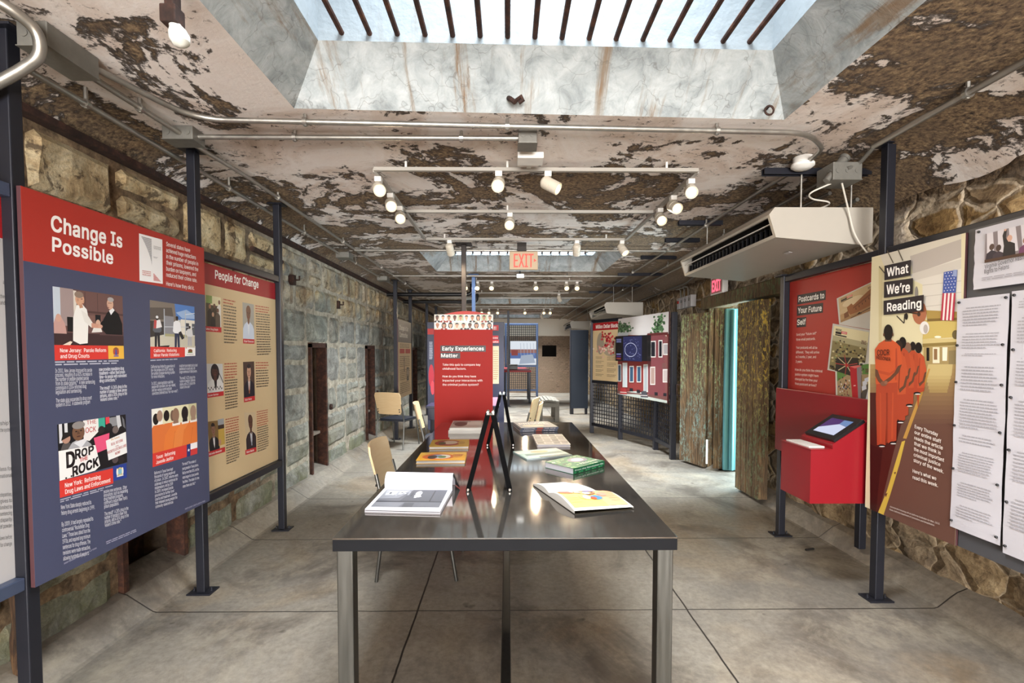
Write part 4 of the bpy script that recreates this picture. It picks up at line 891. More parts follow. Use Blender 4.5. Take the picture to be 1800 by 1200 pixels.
# the queue of men in orange, seen from behind
OR, OR2, OR3, SK = '#c4552f', '#a9432a', '#8f3521', '#63402f'
def follower(x, yh, w, yb_, hair, sh):
    s = w/24.0; yt = yh+12*s
    pp([(x-11*s, yt+60*s), (x+12*s, yt+58*s), (x+11*s, yb_-3), (x+2*s, yb_), (x-1*s, yt+110*s), (x-4*s, yb_+1), (x-11*s, yb_)], OR2)
    pp([(x-3*s, yt-1), (x+4*s, yt-1), (x+11*s, yt+6*s), (x+16*s, yt+34*s), (x+13*s, yt+44*s), (x+12*s, yt+68*s), (x-11*s, yt+70*s), (x-14*s, yt+30*s), (x-10*s, yt+6*s)], sh)
    pp([(x+12*s, yt+38*s), (x+16*s, yt+36*s), (x+12*s, yt+56*s), (x+2*s, yt+66*s), (x, yt+60*s), (x+8*s, yt+54*s)], SK)
    pp([(x+2*s, yt+8*s), (x+3.5*s, yt+8*s), (x+1*s, yt+60*s), (x-1*s, yt+60*s)], OR3 if sh != OR else OR2)
    pe(x, yh, 7*s, 11*s, hair)
follower(1616, 611, 21, 690, '#17120f', '#b85030'); follower(1606, 608, 17, 688, '#1c1613', '#ad492c'); follower(1597, 611, 21, 712, '#7d5e4c', '#b64f2f')
follower(1588, 602, 22, 732, '#14100e', '#b04a2c'); follower(1581, 609, 25, 741, '#2b1f19', '#bb5230')
pp([(1542, 668), (1579, 664), (1579, 700), (1577, 774), (1562, 779), (1560, 706), (1558, 782), (1543, 782), (1541, 700)], OR2); pp([(1559, 690), (1562, 690), (1562, 776), (1559, 780)], OR3); pp([(1548, 690), (1550, 690), (1551, 778), (1548, 778)], '#b84d2d'); pp([(1570, 690), (1572, 690), (1571, 772), (1568, 772)], '#b84d2d')
pp([(1557, 597), (1569, 597), (1577, 602), (1584, 609), (1588, 640), (1580, 644), (1578, 650), (1579, 672), (1541, 675), (1540, 640), (1539, 614), (1547, 603)], OR)
pp([(1576, 612), (1578, 612), (1579, 640), (1577, 668), (1575, 668)], OR2); pp([(1544, 650), (1566, 655), (1576, 648), (1576, 652), (1564, 660), (1544, 655)], '#b34a2b')
pp([(1580, 643), (1587, 640), (1581, 655), (1568, 668), (1556, 676), (1553, 671), (1566, 662), (1574, 654)], SK); pp([(1540, 648), (1544, 650), (1549, 664), (1556, 672), (1552, 677), (1545, 670), (1540, 660)], SK)
pe(1555, 674, 6, 4.5, '#7d5340'); pe(1559, 672, 3, 3, '#8d614c')
pp([(1558, 590), (1568, 590), (1569, 600), (1557, 600)], SK); pe(1563, 584, 8.2, 14, '#18120f'); pe(1555.2, 588, 1.3, 3, SK); pe(1571, 588, 1.3, 3, SK)
for (x, y) in ((1551, 783), (1571, 778), (1584, 741), (1614, 691), (1600, 712)): pe(x, y, 6, 2.5, '#1b1518'); pe(x+1, y+1.5, 5, 1, '#e2dedb')
a.build('photograph', t, 'photograph of men in orange queueing along a corridor')
a = Art(lift=.009); a.tpx(pl, 'CDCR', (1544.5, 625), (1566, 624), 10, '#2b1a16', .011); a.tpx(pl, 'PRISONER', (1543, 631), (1568, 634.5), 6, '#2b1a16', .011); a.build('shirt_lettering', t)
for s_, q, u1 in (('What', ((1557.5, 467), (1604.5, 456.5), (1557.5, 492.5), (1603.5, 484)), .9), ("We\u2019re", ((1557, 495.5), (1608, 488.5), (1556.5, 523.5), (1607.5, 516.5)), .9), ('Reading', ((1556, 528.5), (1627, 518), (1556, 553.5), (1626, 546.5)), .94)):
    a = Art(lift=.009); box_words(a, pl, s_, *q, .1, u1, .56); a.build('title_strip', t)
a = Art(lift=.009); a.lines(pl, (1611, 752), (1664, 771), (1609, 811), (1662, 832), ['Every Thursday', 'our entire staff', 'reads the article', 'that we think is', 'the most important', 'criminal justice', 'story of the week.'], .021, '#efe6df', .012); a.build('body_text', t)
a = Art(lift=.009); a.lines(pl, (1607.5, 830), (1652, 845), (1607.5, 841), (1652, 856), ["Here's what we", 'read this week.'], .021, '#efe6df', .012); a.build('body_text', t)
a = Art(lift=.009); a.lines(pl, (1567, 891), (1655, 922), (1566, 896), (1653, 927), ['Administrative housing unit at California Institution for Men, 2013.', 'Photo: California Department of Corrections and Rehabilitation.'], .010, '#d5c9c2', .008); a.build('photo_credit', t)
# --- grey pin board with sheets of paper
X_ = 2.12; t = panel_x('pin_board', 'dark grey board behind the pinned sheets, running out of the right edge', 'board', X_, 1.55, yb-.004, .54, 2.012, .02, -1, [(.54, 2.012, M_DGREY)])
M_PIN = flat('#1c1b1d', .3, 0, 0, name='black_push_pin')
def sheet(label, x0, x1, zt, zb, X, blocks, pins, seed, picture=False):
    """paper hanging in front of the board: y from x0 (far) to x1 (near), gently curled"""
    t = thing('paper_sheet', label, 'paper', (X, (x0+x1)/2, zb), 0, None); r = random.Random(seed)
    m = MB(); ny, nz = 8, 18
    def P(u, v, lift=0):
        w = .0025*math.sin(v*17+seed)+.003*math.sin(u*3.14)*math.sin(v*9+seed*2)
        return Vector((X-.004-abs(w)-lift, x0+(x1-x0)*(u+.010*math.sin(v*14+seed)*(u-.5)), zt+(zb-zt)*v))
    for L in (0, .0006):
        m.add([P(i/ny, k/nz, L) for k in range(nz+1) for i in range(ny+1)], [(k*(ny+1)+i, k*(ny+1)+i+1, (k+1)*(ny+1)+i+1, (k+1)*(ny+1)+i) for k in range(nz) for i in range(ny)])
    m.build('page', M_PAPER, t, smooth=True)
    a = Art(); n = Vector((-1, 0, 0)); H = zt-zb; Wd = abs(x1-x0)
    for (v0, v1, nl) in blocks:
        a = Art()
        for i in range(nl):
            v = v0+(v1-v0)*i/nl; u = .13 if i else .2; end = .88-(r.random()*.12 if i < nl-1 else r.uniform(.1, .4))
            while u < end:
                w = min(r.uniform(.03, .09), end-u); hh = (v1-v0)/nl*.4
                a.raw([P(u, v, .0012), P(u+w, v, .0012), P(u+w, v+hh, .0012), P(u, v+hh, .0012)], [[0, 1, 2, 3]], '#a8a6ad', n); u += w+.012
        a.build('body_text', t)
    for (u, v) in pins: MB().lathe(P(u, v, .001), (-1, 0, 0), [(0, .0055), (.004, .006), (.0075, .0035)], 12).build('push_pin', M_PIN, t, smooth=True)
    return t, P
def sy(x, y): q = at(x, y, X=2.11); return q.y, q.z
ya_, za_ = sy(1686, 526); yb_, _ = sy(1777, 515); _, zb_ = sy(1674, 925)
sheet('long white sheet of print pinned beside the orange prisoners photograph', ya_, yb_, za_-.0, zb_, 2.11,
      [(.04, .125, 7), (.15, .22, 6), (.235, .25, 2), (.29, .40, 8), (.43, .56, 10), (.585, .625, 3), (.66, .75, 8), (.79, .86, 6), (.89, .95, 5)],
      [(.05, .015), (.95, .015), (.03, .2), (.93, .2), (.03, .36), (.93, .36), (.03, .55), (.93, .55), (.03, .74), (.93, .76), (.04, .97), (.94, .97)], 1)
yc_, zc_ = sy(1782, 512); 
sheet('white sheet of print cut off by the right edge of the photo', yc_, yc_-.216, zc_, .60, 2.11,
      [(.03, .07, 4), (.10, .2, 8), (.25, .36, 9), (.41, .55, 11), (.60, .72, 9), (.78, .9, 9)], [(.05, .015), (.06, .22), (.06, .40), (.05, .6), (.05, .8), (.05, .97)], 2)
ye_, ze_ = sy(1716, 404); _, zf_ = sy(1708, 510)
t, P = sheet('white sheet with a news photograph headed Virginia Governor Restores Rights to Felons', ye_, ye_-.30, ze_, zf_, 2.112, [], [(.06, .05), (.95, .05)], 3)
q = Pl((-1, 0, 0), X=2.103); f = Frame(q.p(1733, 411), q.p(1733, 411)+Vector((0, -.24, 0)), q.p(1731, 462), (-1, 0, 0)); a = Pic(f); a.rect(0, 0, 1, 1, '#7d7377')
for k in range(5): a.poly([(.02+.19*k, 0), (.13+.19*k, 0), (.17+.2*k, .8), (.04+.2*k, .8)], '#cfcad0')
for (u, v, c, s_) in ((.12, .5, '#4d3a34', '#2b2430'), (.24, .58, '#3e2d28', '#3a2f3a'), (.42, .34, '#c99f8c', '#17151c'), (.68, .52, '#8d6a58', '#6a3a5c'), (.82, .6, '#5a4238', '#2a2638'), (.94, .5, '#b38c7c', '#26222c')):
    a.poly([(u-.11, 1), (u-.09, v+.2), (u, v+.1), (u+.09, v+.2), (u+.11, 1)], s_); a.ell(u, v, .045, .11, c)
a.poly([(.33, .55), (.30, .2), (.33, .02), (.37, .04), (.36, .3), (.42, .5)], '#17151c'); a.ell(.345, .02, .02, .05, '#c99f8c'); a.rect(0, .9, 1, 1, '#4a3226'); a.build('photograph', t)
a = Art(); a.tpx(q, 'Virginia Governor Restores', (1731, 472.5), (1813, 452), 7.5, '#3a363a', .006); a.build('headline', t)
a = Art(); a.tpx(q, 'Rights to Felons', (1730.5, 481.5), (1774, 471.5), 7.5, '#3a363a', .006); a.build('headline', t)
f = Frame(q.p(1726, 487), q.p(1726, 487)+Vector((0, -.26, 0)), q.p(1726, 494), (-1, 0, 0)); a = Art(f); a.words(f, 0, 0, 1, 1, 2, '#a3a0a6', .4); a.build('body_text', t)

# --- "Postcards to Your Future Self"
X_ = 2.19; pl = Pl((-1, 0, 0), X=X_); y1 = 3.66; zt, zb = 1.992, .80
t = panel_x('information_board', 'red board lettered Postcards to Your Future Self', 'board', X_, 2.74, y1, zb, zt, .016, -1, [(zb, zt, M_RED)])
S = lambda x, y: (1370+x/4.616, 480+y/4.616)                     # reading off an enlarged view of the photo
for s_, q, u1 in (('Postcards to', ((148, 178), (378, 136), (146, 256), (376, 216)), .95), ('Your Future', ((144, 268), (356, 240), (142, 347), (354, 320)), .95), ('Self', ((143, 364), (220, 354), (141, 441), (216, 434)), .93)):
    a = Art(); box_words(a, pl, s_, *[S(*k) for k in q], .05, u1, .54, .74); a.build('title_strip', t)
wt = '#f3e3dc'
for ls, p in ((['Send your "future self"', 'three email postcards.'], ((138, 508), (302, 496), (138, 548), (300, 540))),
              (['Your postcards will all be', 'different.  They will arrive', 'in 2 months, 1 year, and', '3 years.'], ((136, 612), (322, 614), (134, 726), (330, 726))),
              (['How do you think the criminal', 'justice system might have', 'changed by the time your', 'final postcard arrives?'], ((128, 790), (350, 805), (128, 904), (352, 925))),
              (['We will never send you other emails (unless', 'you want them) or share your email address.'], ((126, 958), (334, 985), (126, 984), (334, 1012)))):
    a = Art(); a.lines(pl, *[S(*k) for k in p], ls, .021 if len(ls) != 2 or ls[0][0] == 'S' else .012, wt, .008); a.build('body_text', t)
def postcard(tl, tr, bl, br, kind):
    P = [pl.p(*S(*k)) for k in (tl, tr, bl, br)]
    c = thing('postcard', {0: 'upper white bordered postcard of a stone fortress on the red board', 1: 'middle white bordered postcard of a prison from the air on the red board', 2: 'lower white bordered postcard of a red column on the red board'}[kind], 'postcard', P[2], 0, 'postcards on the red board')
    d = .003+kind*.0015; n = Vector((-1, 0, 0)); P = [p+n*d for p in P]
    MB().prism([P[0], P[1], P[3], P[2]], n*.0012).build('card', M_PAPERW, c)
    f = Frame(P[0]+n*.0013, P[1]+n*.0013, P[2]+n*.0013, n)
    g = f.sub(.05, .04, .95, .96); a = Pic(g)
    if kind == 0:
        a.rect(0, 0, 1, 1, '#b9966a'); a.poly([(0, 0), (1, 0), (1, .1), (.5, .5), (0, .7)], '#c9b088'); a.ell(.4, .35, .3, .15, '#d9c8a4'); a.ell(.2, .6, .2, .1, '#cbb48c')
        a.poly([(.22, .5), (.36, .42), (.40, .52), (1, .12), (1, .85), (.3, .85), (.24, .7)], '#96603a'); a.poly([(.4, .6), (1, .3), (1, .38), (.4, .66)], '#7d4c2e'); a.poly([(.12, .7), (.24, .66), (.27, .9), (.12, .95)], '#7d5234')
        for k in range(6): a.rect(.46+.09*k, .66-.045*k, .48+.09*k, .74-.045*k, '#5d3822')
        a.poly([(0, 1), (0, .92), (1, .78), (1, 1)], '#a3805a'); a.poly([(.45, .96), (.55, .88), (.62, .96)], '#2a1c16'); a.line(.3, .98, 1, .86, .004, '#4a3022')
    elif kind == 1:
        a.rect(0, 0, 1, 1, '#8a8058'); a.rect(0, 0, 1, .22, '#e6dfb8'); a.rect(0, .22, 1, .34, '#b3ad8a'); r = random.Random(4)
        for k in range(90):
            u, v = r.random(), .3+.7*r.random(); a.poly([(u, v), (u+.03+.05*v, v-.02), (u+.04+.05*v, v+.025), (u+.01, v+.05*v)], r.choice(['#4a4230', '#2f2a20', '#b3a36c', '#d8cfa4', '#6b5a38', '#8d9a6a', '#3c3528']))
        a.poly([(.2, .95), (.22, .68), (.8, .58), (.95, .9), (.85, 1), (.2, 1)], '#2e2a24')
        for k in range(9):
            th = .2+k*.7; a.line(.52, .8, .52+.33*math.cos(th), .8+.22*math.sin(th), .006, '#c9bf98' if k % 2 else '#a5403a')
        a.ell(.52, .8, .04, .04, '#b3302c')
    else:
        a.rect(0, 0, 1, 1, '#a5906c'); a.poly([(0, 0), (1, 0), (1, .22), (.3, .18), (0, .3)], '#5f8a46'); a.poly([(.7, .6), (1, .3), (1, 1), (.6, 1)], '#55504a'); a.poly([(.72, 1), (.98, .28), (1, .3), (1, .5), (.84, 1)], '#c9ccd4')
        for (u, v) in ((.8, .36), (.86, .3), (.78, .46)): a.poly([(u-.06, v), (u+.06, v-.03), (u+.07, v+.06), (u-.05, v+.09)], '#d5dae6')
        r = random.Random(9)
        for k in range(60):
            u, v = .12+r.gauss(.13, .09), .36+r.gauss(.06, .1)
            if 0 < u < .38: a.ell(u, v, .014, .022, r.choice(['#24242c', '#e6e2e0', '#7d2f2c', '#4a5270', '#c98d6c', '#1d1a1c']), n=6)
        a.poly([(.40, .0), (.68, .02), (.64, .95), (.48, .97)], '#b3262e'); a.poly([(.60, .04), (.74, .03), (.70, .7), (.63, .9)], '#8d8488'); a.poly([(.40, 0), (.6, -.02), (.74, .03), (.55, .06)], '#d6706c'); a.rect(.51, .8, .56, .93, '#f2e9e6'); a.rect(.5, .42, .56, .44, '#e8c9c6')
    a.build('picture', c)
    if kind == 2: a = Art(f); k = .86
    else: a = Art(f); k = .12
    a.text('PRISONS', .11, k+.015, .27, .045, '#1c1718', bold=.03); a.rect(.11, k+.025, .27, k+.075, '#1c1718'); a.rect(.27, k+.0, .42, k+.05, '#d23b3b'); a.text('TODAY', .28, k+.04, .41, .03, '#f2e9e6', bold=.02); a.rect(.11, k+.085, .42, k+.11, '#1c1718'); a.build('logo', c)
    a = Art(f); a.rect(.78, .09 if kind != 1 else .2, .93, .22 if kind != 1 else .3, '#efe6e0'); a.text('2063', .80, .20 if kind != 1 else .29, .91, .07, '#6b3c38', bold=.03); a.build('stamp', c)
postcard((470, 205), (792, 52), (490, 415), (812, 470), 0)
postcard((440, 408), (757, 465), (396, 785), (722, 850), 1)
postcard((462, 757), (777, 712), (470, 1142), (766, 1142), 2)

# --- red kiosk in front of it
k = thing('postcard_kiosk', 'bright red wall box with a sloping top below the postcard board', 'kiosk', (1.97, 3.1, .54))
XB, XF = 2.14, 1.80
MB().bbox(XB-.0, XB+.022, 2.76, 3.735, .68, 1.17, .003).build('back_plate', M_KRED, k)
prof = [(XB, .55), (XF, .55), (XF, .872), (XF+.13, .872), (XF+.13, .905), (XB, 1.045)]
MB().prism([(x, 2.765, z) for x, z in prof], (0, .30, 0)).build('box', M_KRED, k)
MB().bbox(XF-.004, XF+.13, 2.762, 3.068, .872, .876, .001).build('ledge', M_KRED, k)
sl = Vector((XB-XF-.13, 0, 1.045-.905)).normalized(); nn = Vector((-sl.z, 0, sl.x))
tb = thing('tablet', 'black framed tablet on the slope of the red kiosk, violet screen', 'tablet', (XF+.13, 2.9, .905))
c0 = Vector(((XF+.13+XB)/2, 2.905, (.905+1.045)/2))+nn*.009
MB().obox(c0, sl, Vector((0, 1, 0)), nn, .108, .135, .009).build('casing', M_BLACK, tb)
f = Frame(c0+nn*.0095-sl*-.072+Vector((0, .095, 0)), c0+nn*.0095+sl*.072+Vector((0, -.095, 0)), c0+nn*.0095-sl*.072+Vector((0, .095, 0)), nn)
def scr(n, c, s): return glow(n, c, s)
a = Art(f); a.rect(0, 0, 1, 1, scr('tablet_violet', '#5a2f86', .5)); a.poly([(0, .72), (.62, .30), (1, .38), (1, 1), (.0, 1)], scr('tablet_white', '#c9cfe8', .9)); a.poly([(.6, .0), (1, 0), (1, .36), (.62, .3)], scr('tablet_blue', '#7da0d8', .6)); a.build('screen', tb, 'lit screen with violet and white fields')
cd_ = thing('card_stack', 'flat white pad of cards on the ledge of the red kiosk', 'cards', (XF+.06, 2.91, .876)); MB().bbox(XF+.012, XF+.105, 2.80, 3.035, .8765, .886, .001).build('pad', M_PAPERW, cd_)
# ================================================================== the long table
TZ = .76; TX0, TX1, TY0, TY1 = -.652, .637, 1.735, 4.64
tb = thing('display_table', 'long polished dark steel table spread with books, in the middle of the room', 'table', (0, 3.2, 0))
MB().bbox(TX0, TX1, TY0, TY1, TZ-.006, TZ, .002).build('tabletop', M_TABLE, tb)
M_APR = flat('#16171b', .6, 0, .1, 9, name='shade_toned_steel_edge', spec=.12)  # same steel as the top; the dark it reflects is put into the colour
MB().bbox(TX0+.001, TX1-.001, TY0+.001, TY1-.001, TZ-.05, TZ-.006, .002).build('apron', M_APR, tb)
for x in (TX0+.042, TX1-.042):
    for y in (TY0+.042, TY1-.042): MB().bbox(x-.03, x+.03, y-.03, y+.03, 0, TZ-.0495, .004).build('leg', M_BRUSH, tb)
MB().bbox(-.028, .014, TY0+.05, TY1-.05, .105, .145, .004).build('stretcher', M_BRUSH, tb)
for y in (TY0+.042, TY1-.042): MB().bbox(TX0+.07, TX1-.07, y-.02, y+.02, .105, .145, .004).build('stretcher', M_BRUSH, tb)
TT = TZ+.0005
def tp(x, y, z=TT): return at(x, y, Z=z)
def slab(nl, nr, fl, fr):                                      # table rectangle from near-left, near-right, far-left pixels
    a, b, c = tp(*nl), tp(*nr), tp(*fl); return a, b, c
def book(name, label, nl, nr, fl, th, cover, pages, group=None, art=None, spine='left', n=1):
    """closed book lying on the table; corner pixels of its foot: near-left, near-right, far-left"""
    a, b, c = (tp(*q) for q in (nl, nr, fl)); u = b-a; v = c-a; v -= u*(v.dot(u)/u.dot(u)); z = Vector((0, 0, 1))
    t = thing(name, label, 'book', (a+b+v)/2 + Vector((0, 0, 0)), 0, group)
    un, vn = u.normalized(), v.normalized(); ct = .0016
    m = MB().prism([a+un*.003+vn*.003+z*ct, b-un*.003+vn*.003+z*ct, b-un*.003+v-vn*.003+z*ct, a+un*.003+v-vn*.003+z*ct], z*(th-2*ct)); m.build('pages', pages, t)
    cv = MB().prism([a, b, b+v, a+v], z*ct).prism([a+z*(th-ct), b+z*(th-ct), b+v+z*(th-ct), a+v+z*(th-ct)], z*ct)
    if spine == 'left': cv.prism([a, a+un*.002, a+un*.002+v, a+v], z*th)
    elif spine == 'right': cv.prism([b-un*.002, b, b+v, b+v-un*.002], z*th)
    elif spine == 'far': cv.prism([a+v-vn*.002, b+v-vn*.002, b+v, a+v], z*th)
    else: cv.prism([a, b, b+vn*.002, a+vn*.002], z*th)
    cv.build('cover', cover, t)
    fr = Frame(a+v+z*th, b+v+z*th, a+z*th, z)
    if art: A = Pic(fr); art(A); A.build('cover_print', t)
    return t, (a, b, v, th)
def art_yellow(A, seed):
    A.rect(0, 0, 1, 1, '#dfa53a'); A.poly([(0, 0), (1, 0), (1, .35), (0, .3)], '#e4b656'); A.ell(.42, .55, .34, .36, '#c9602e'); A.ell(.48, .55, .2, .26, '#d9d2c0'); A.ell(.38, .5, .12, .2, '#7a8ea5'); A.ell(.3, .6, .10, .22, '#3f3a34'); A.ell(.5, .6, .09, .14, '#5d7d4a')
    A.ell(.82, .5, .1, .2, '#c98d3a'); A.line(.1, .2, .75, .12, .006, '#8d4a26'); A.line(.66, .8, .95, .3, .006, '#b3522c'); A.text('comics', .72, .45, .92, .2, '#a3452a', bold=.02)
M_YCOV = flat('#d9a540', .35, 0, .03, 20, name='yellow_book_cover')
book('comic_book', 'yellow comic book with orange figure, nearer of the two yellow ones', (731, 815), (817.5, 814), (739, 800.5), .020, M_YCOV, M_PAPERW, 'yellow comic books', lambda A: art_yellow(A, 1), 'far')
book('comic_book', 'yellow comic book lying farther back, behind the other yellow one', (754, 789.5), (823.7, 788.5), (757, 777), .018, M_YCOV, M_PAPERW, 'yellow comic books', lambda A: (A.rect(0, 0, 1, 1, '#dcb94a'), A.ell(.45, .5, .35, .4, '#a5472c'), A.ell(.5, .45, .2, .25, '#d8cdb6'), A.ell(.3, .55, .1, .2, '#4a5a3a'), A.ell(.8, .5, .1, .2, '#c9a23a'), A.text('comics', .15, .2, .4, .14, '#7a3424')), 'far')
def art_bw(A): A.rect(0, 0, 1, 1, '#c9c4bc'); A.rect(.04, .1, .6, .5, '#8d8780'); A.rect(.5, .2, .95, .6, '#e6e2da'); A.ell(.3, .5, .2, .3, '#5d554e'); A.line(.1, .8, .9, .8, .006, '#7a6a5a')
M_WCOV = flat('#e6e3dd', .4, 0, .03, 12, name='white_book_cover')
ta, g = book('book', 'white photo book at the far left end of the table, lower of its pair', (788, 762), (846, 761.5), (791, 748.5), .030, M_WCOV, M_PAPERW, None, None, 'left')
a, b, v, th = g
def stack_on(g, name, label, th2, cover, pages, art=None, spine='left', sh=(.01, .006), rot=.0, group=None):
    a, b, v, th = g; z = Vector((0, 0, 1)); o = z*th+(b-a).normalized()*sh[0]+v.normalized()*sh[1]
    c = (a+b+v)/2; R = Matrix.Rotation(rot, 3, 'Z'); f = lambda p: c+R@(p-c)+o
    a2, b2, v2 = f(a), f(b), R@v
    t = thing(name, label, 'book', (a2+b2+v2)/2, 0, group); un, vn = (b2-a2).normalized(), v2.normalized(); ct = .0016
    MB().prism([a2+un*.003+vn*.003+z*ct, b2-un*.003+vn*.003+z*ct, b2-un*.003+v2-vn*.003+z*ct, a2+un*.003+v2-vn*.003+z*ct], z*(th2-2*ct)).build('pages', pages, t)
    cv = MB().prism([a2, b2, b2+v2, a2+v2], z*ct).prism([a2+z*(th2-ct), b2+z*(th2-ct), b2+v2+z*(th2-ct), a2+v2+z*(th2-ct)], z*ct)
    if spine == 'near': cv.prism([a2, b2, b2+vn*.002, a2+vn*.002], z*th2)
    else: cv.prism([a2, a2+un*.002, a2+un*.002+v2, a2+v2], z*th2)
    cv.build('cover', cover, t)
    if art: A = Pic(Frame(a2+v2+z*th2, b2+v2+z*th2, a2+z*th2, z)); art(A); A.build('cover_print', t)
    return (a2, b2, v2, th2)
stack_on(g, 'book', 'white photo book with a pale picture cover, upper of the far left pair', .018, M_WCOV, M_PAPERW, art_bw)
M_BCOV = flat('#4d5569', .4, 0, .06, 14, name='slate_blue_book_cover')
_, g = book('book', 'slate blue paperback at the far right end, bottom of its stack', (914, 759.5), (980, 757.5), (913.5, 748), .018, M_BCOV, M_PAPERW, None, None, 'near')
A = Art(); z = Vector((0, 0, 1)); a, b, v, th = g
g2 = stack_on(g, 'book', 'slate blue paperback at the far right end, top of its stack', .018, M_BCOV, M_PAPERW, lambda A: (A.rect(0, 0, 1, 1, '#6b7183'), A.rect(.08, .1, .9, .55, '#8d92a3'), A.ell(.4, .7, .3, .15, '#c2b6a8'), A.text('PRISON', .1, .45, .8, .22, '#e6e2dc')), 'near', (.006, .004), .03)
for t_, gg in ((COL.objects['book.002'], g), (COL.objects['book.003'], g2)):
    a, b, v, th = gg; n = -v.normalized(); A = Art(Frame(a+Vector((0, 0, th)), b+Vector((0, 0, th)), a, n)); A.rect(.42, .1, .58, .9, '#9a4a40'); A.text('THE NEW', .62, .72, .92, .45, '#e2dfe2'); A.text('PRISON', .08, .72, .36, .45, '#e2dfe2'); A.build('spine_print', t_)
def art_win(A):
    A.rect(0, 0, 1, 1, '#d5d2d4')
    for i in range(4):
        for j in range(4): A.rect(.04+.245*i, .05+.24*j, .235+.245*i, .22+.24*j, ['#8d8a90', '#b6b3b6', '#6f6c72', '#a29fa3'][(i*3+j*2) % 4])
    for j in range(1, 4): A.rect(0, .0+.24*j, 1, .035+.24*j, '#4a484c')
book('magazine', 'black and white magazine with a barred window cover, right side of the table', (944, 785.5), (1003, 785), (944, 767), .018, M_WCOV, M_PAPER, None, art_win, 'far')
def art_turq(A):
    A.rect(0, 0, 1, 1, '#9fc9c2'); A.poly([(0, .1), (1, .0), (1, .35), (0, .4)], '#e6e9e4'); A.poly([(.1, .5), (.9, .42), (1, .6), (.1, .7)], '#3f7a70'); A.ell(.5, .3, .2, .15, '#c9b98a'); A.rect(.1, .75, .8, .85, '#dfe8ea'); A.poly([(.3, .86), (1, .8), (1, 1), (.3, 1)], '#2f5f58')
M_TCOV = flat('#c2dcdc', .3, 0, .05, 14, name='pale_turquoise_cover')
book('magazine', 'thin turquoise magazine in front of the barred window magazine', (926, 808.5), (1006, 801.5), (915.5, 794), .008, M_TCOV, M_PAPER, None, art_turq, 'left')
def art_green(A):
    A.rect(0, 0, 1, 1, '#1f6b45'); r = random.Random(3)
    for k in range(70):
        u, v = r.random(), r.random(); A.poly([(u, v), (u+.09, v+.02), (u+.06, v+.07), (u-.01, v+.05)], r.choice(['#3f8f5a', '#123f2a', '#7fae6a', '#d6dcc4', '#2a8052', '#0e3022', '#9fb88a']))
    A.ell(.62, .45, .25, .24, '#7b7a86'); A.ell(.62, .45, .16, .15, '#b6b4bc'); A.text('FIELD GUIDE', .4, .85, .95, .1, '#dfe6da', bold=.02)
M_GCOV = flat('#1c5c3c', .3, 0, .12, 30, name='green_book_cover')
t, g = book('book', 'thick green paperback with white page edges, right side of the table', (1008, 834), (1062.5, 819.5), (951.5, 823), .034, M_GCOV, M_PAPER, None, None, 'near')
a, b, v, th = g; A = Pic(Frame(a+v+z*th, b+v+z*th, a+z*th, z)); art_green(A); A.build('cover_print', t)
A = Art(Frame(a+z*th, b+z*th, a, -v.normalized())); A.text('From the Revolution On', .05, .48, .95, .22, '#dfe8e2', bold=.01)
for k in range(14): A.rect(.03+.07*k, .6+.05*(k % 3), .07+.07*k, .85, ['#2f8a5a', '#0f3524', '#5aa06a'][k % 3])
A.build('spine_print', t)
# open photo magazine on the near left
t = thing('magazine', 'open black and white photo magazine with a curled page, near left of the table', 'magazine', tp(715, 885))
nl, nr, fl, fr_ = tp(641, 899.5), tp(774, 903), tp(676, 862), tp(795, 865)
u = nr-nl; v = fl-nl
MB().prism([nl, nr, fr_, fl], z*.005).build('lower_pages', M_PAPER, t)
MB().prism([nl+z*.008+u*.004, nr+z*.008, fr_+z*.008, fl+z*.008], z*.005).build('upper_pages', M_PAPER, t)
MB().prism([nl+z*.005+u*.01, nr+z*.005-u*.01, fr_+z*.005, fl+z*.005], z*.003).build('cover', M_BLACK, t)
f = Frame(nl+v*.97+u*.025+z*.0131, nl+v*.97+u*.895+z*.0131, nl+v*.12+u*.055+z*.0131, z); f = Frame(tp(680, 860.5, TZ+.0134), tp(787, 861.5, TZ+.0134), tp(651.5, 890.5, TZ+.0134), z); A = Pic(f)
A.rect(0, 0, 1, 1, '#5d6068'); A.poly([(0, 0), (.45, 0), (.3, .5), (0, .55)], '#7d8088'); A.poly([(.02, .05), (.4, .05), (.3, .3), (.05, .35)], '#a3a6ad'); A.poly([(.45, 0), (1, 0), (1, .75), (.35, .7)], '#4d5058'); A.ell(.57, .22, .05, .14, '#dcdde0'); A.poly([(.52, .35), (.6, .28), (.64, .42), (.54, .5)], '#e9e9ec')
A.rect(0, .68, 1, .73, '#33353c'); A.poly([(0, .75), (.45, .75), (.4, 1), (0, 1)], '#6f727a'); A.rect(.8, .05, .82, .72, '#2a2c32'); A.rect(.45, .78, .6, 1, '#484b53')
for k in range(10): A.rect(.04+.06*k, .12+.05*(k % 3), .07+.06*k, .2+.07*(k % 4), ['#8d9098', '#3d4048', '#b3b5bb'][k % 3])
A.build('photograph', t, 'grey photograph printed across the page')
m = MB(); prof = [(0, .013), (-.004, .035), (.004, .058), (.022, .076), (.046, .083), (.072, .077), (.094, .060), (.112, .036), (.124, .012), (.130, .004)]
vd = Vector((0, 1, 0)); vs = []
for L in (0, .0035):
    vs_ = []
    for k, (dy, dz) in enumerate(prof):
        for e in (0, 1): vs_.append((fl if e == 0 else fr_)+u*(0.004 if e == 0 else -.0)+vd*(dy*(1 if e == 0 else 1.0)+(L if k < 4 else 0))+z*(dz-L*(1 if k > 2 else .3)))
    m.add(vs_, [(2*k, 2*k+1, 2*k+3, 2*k+2) for k in range(len(prof)-1)])
m.build('curled_page', M_PAPER, t, smooth=True)
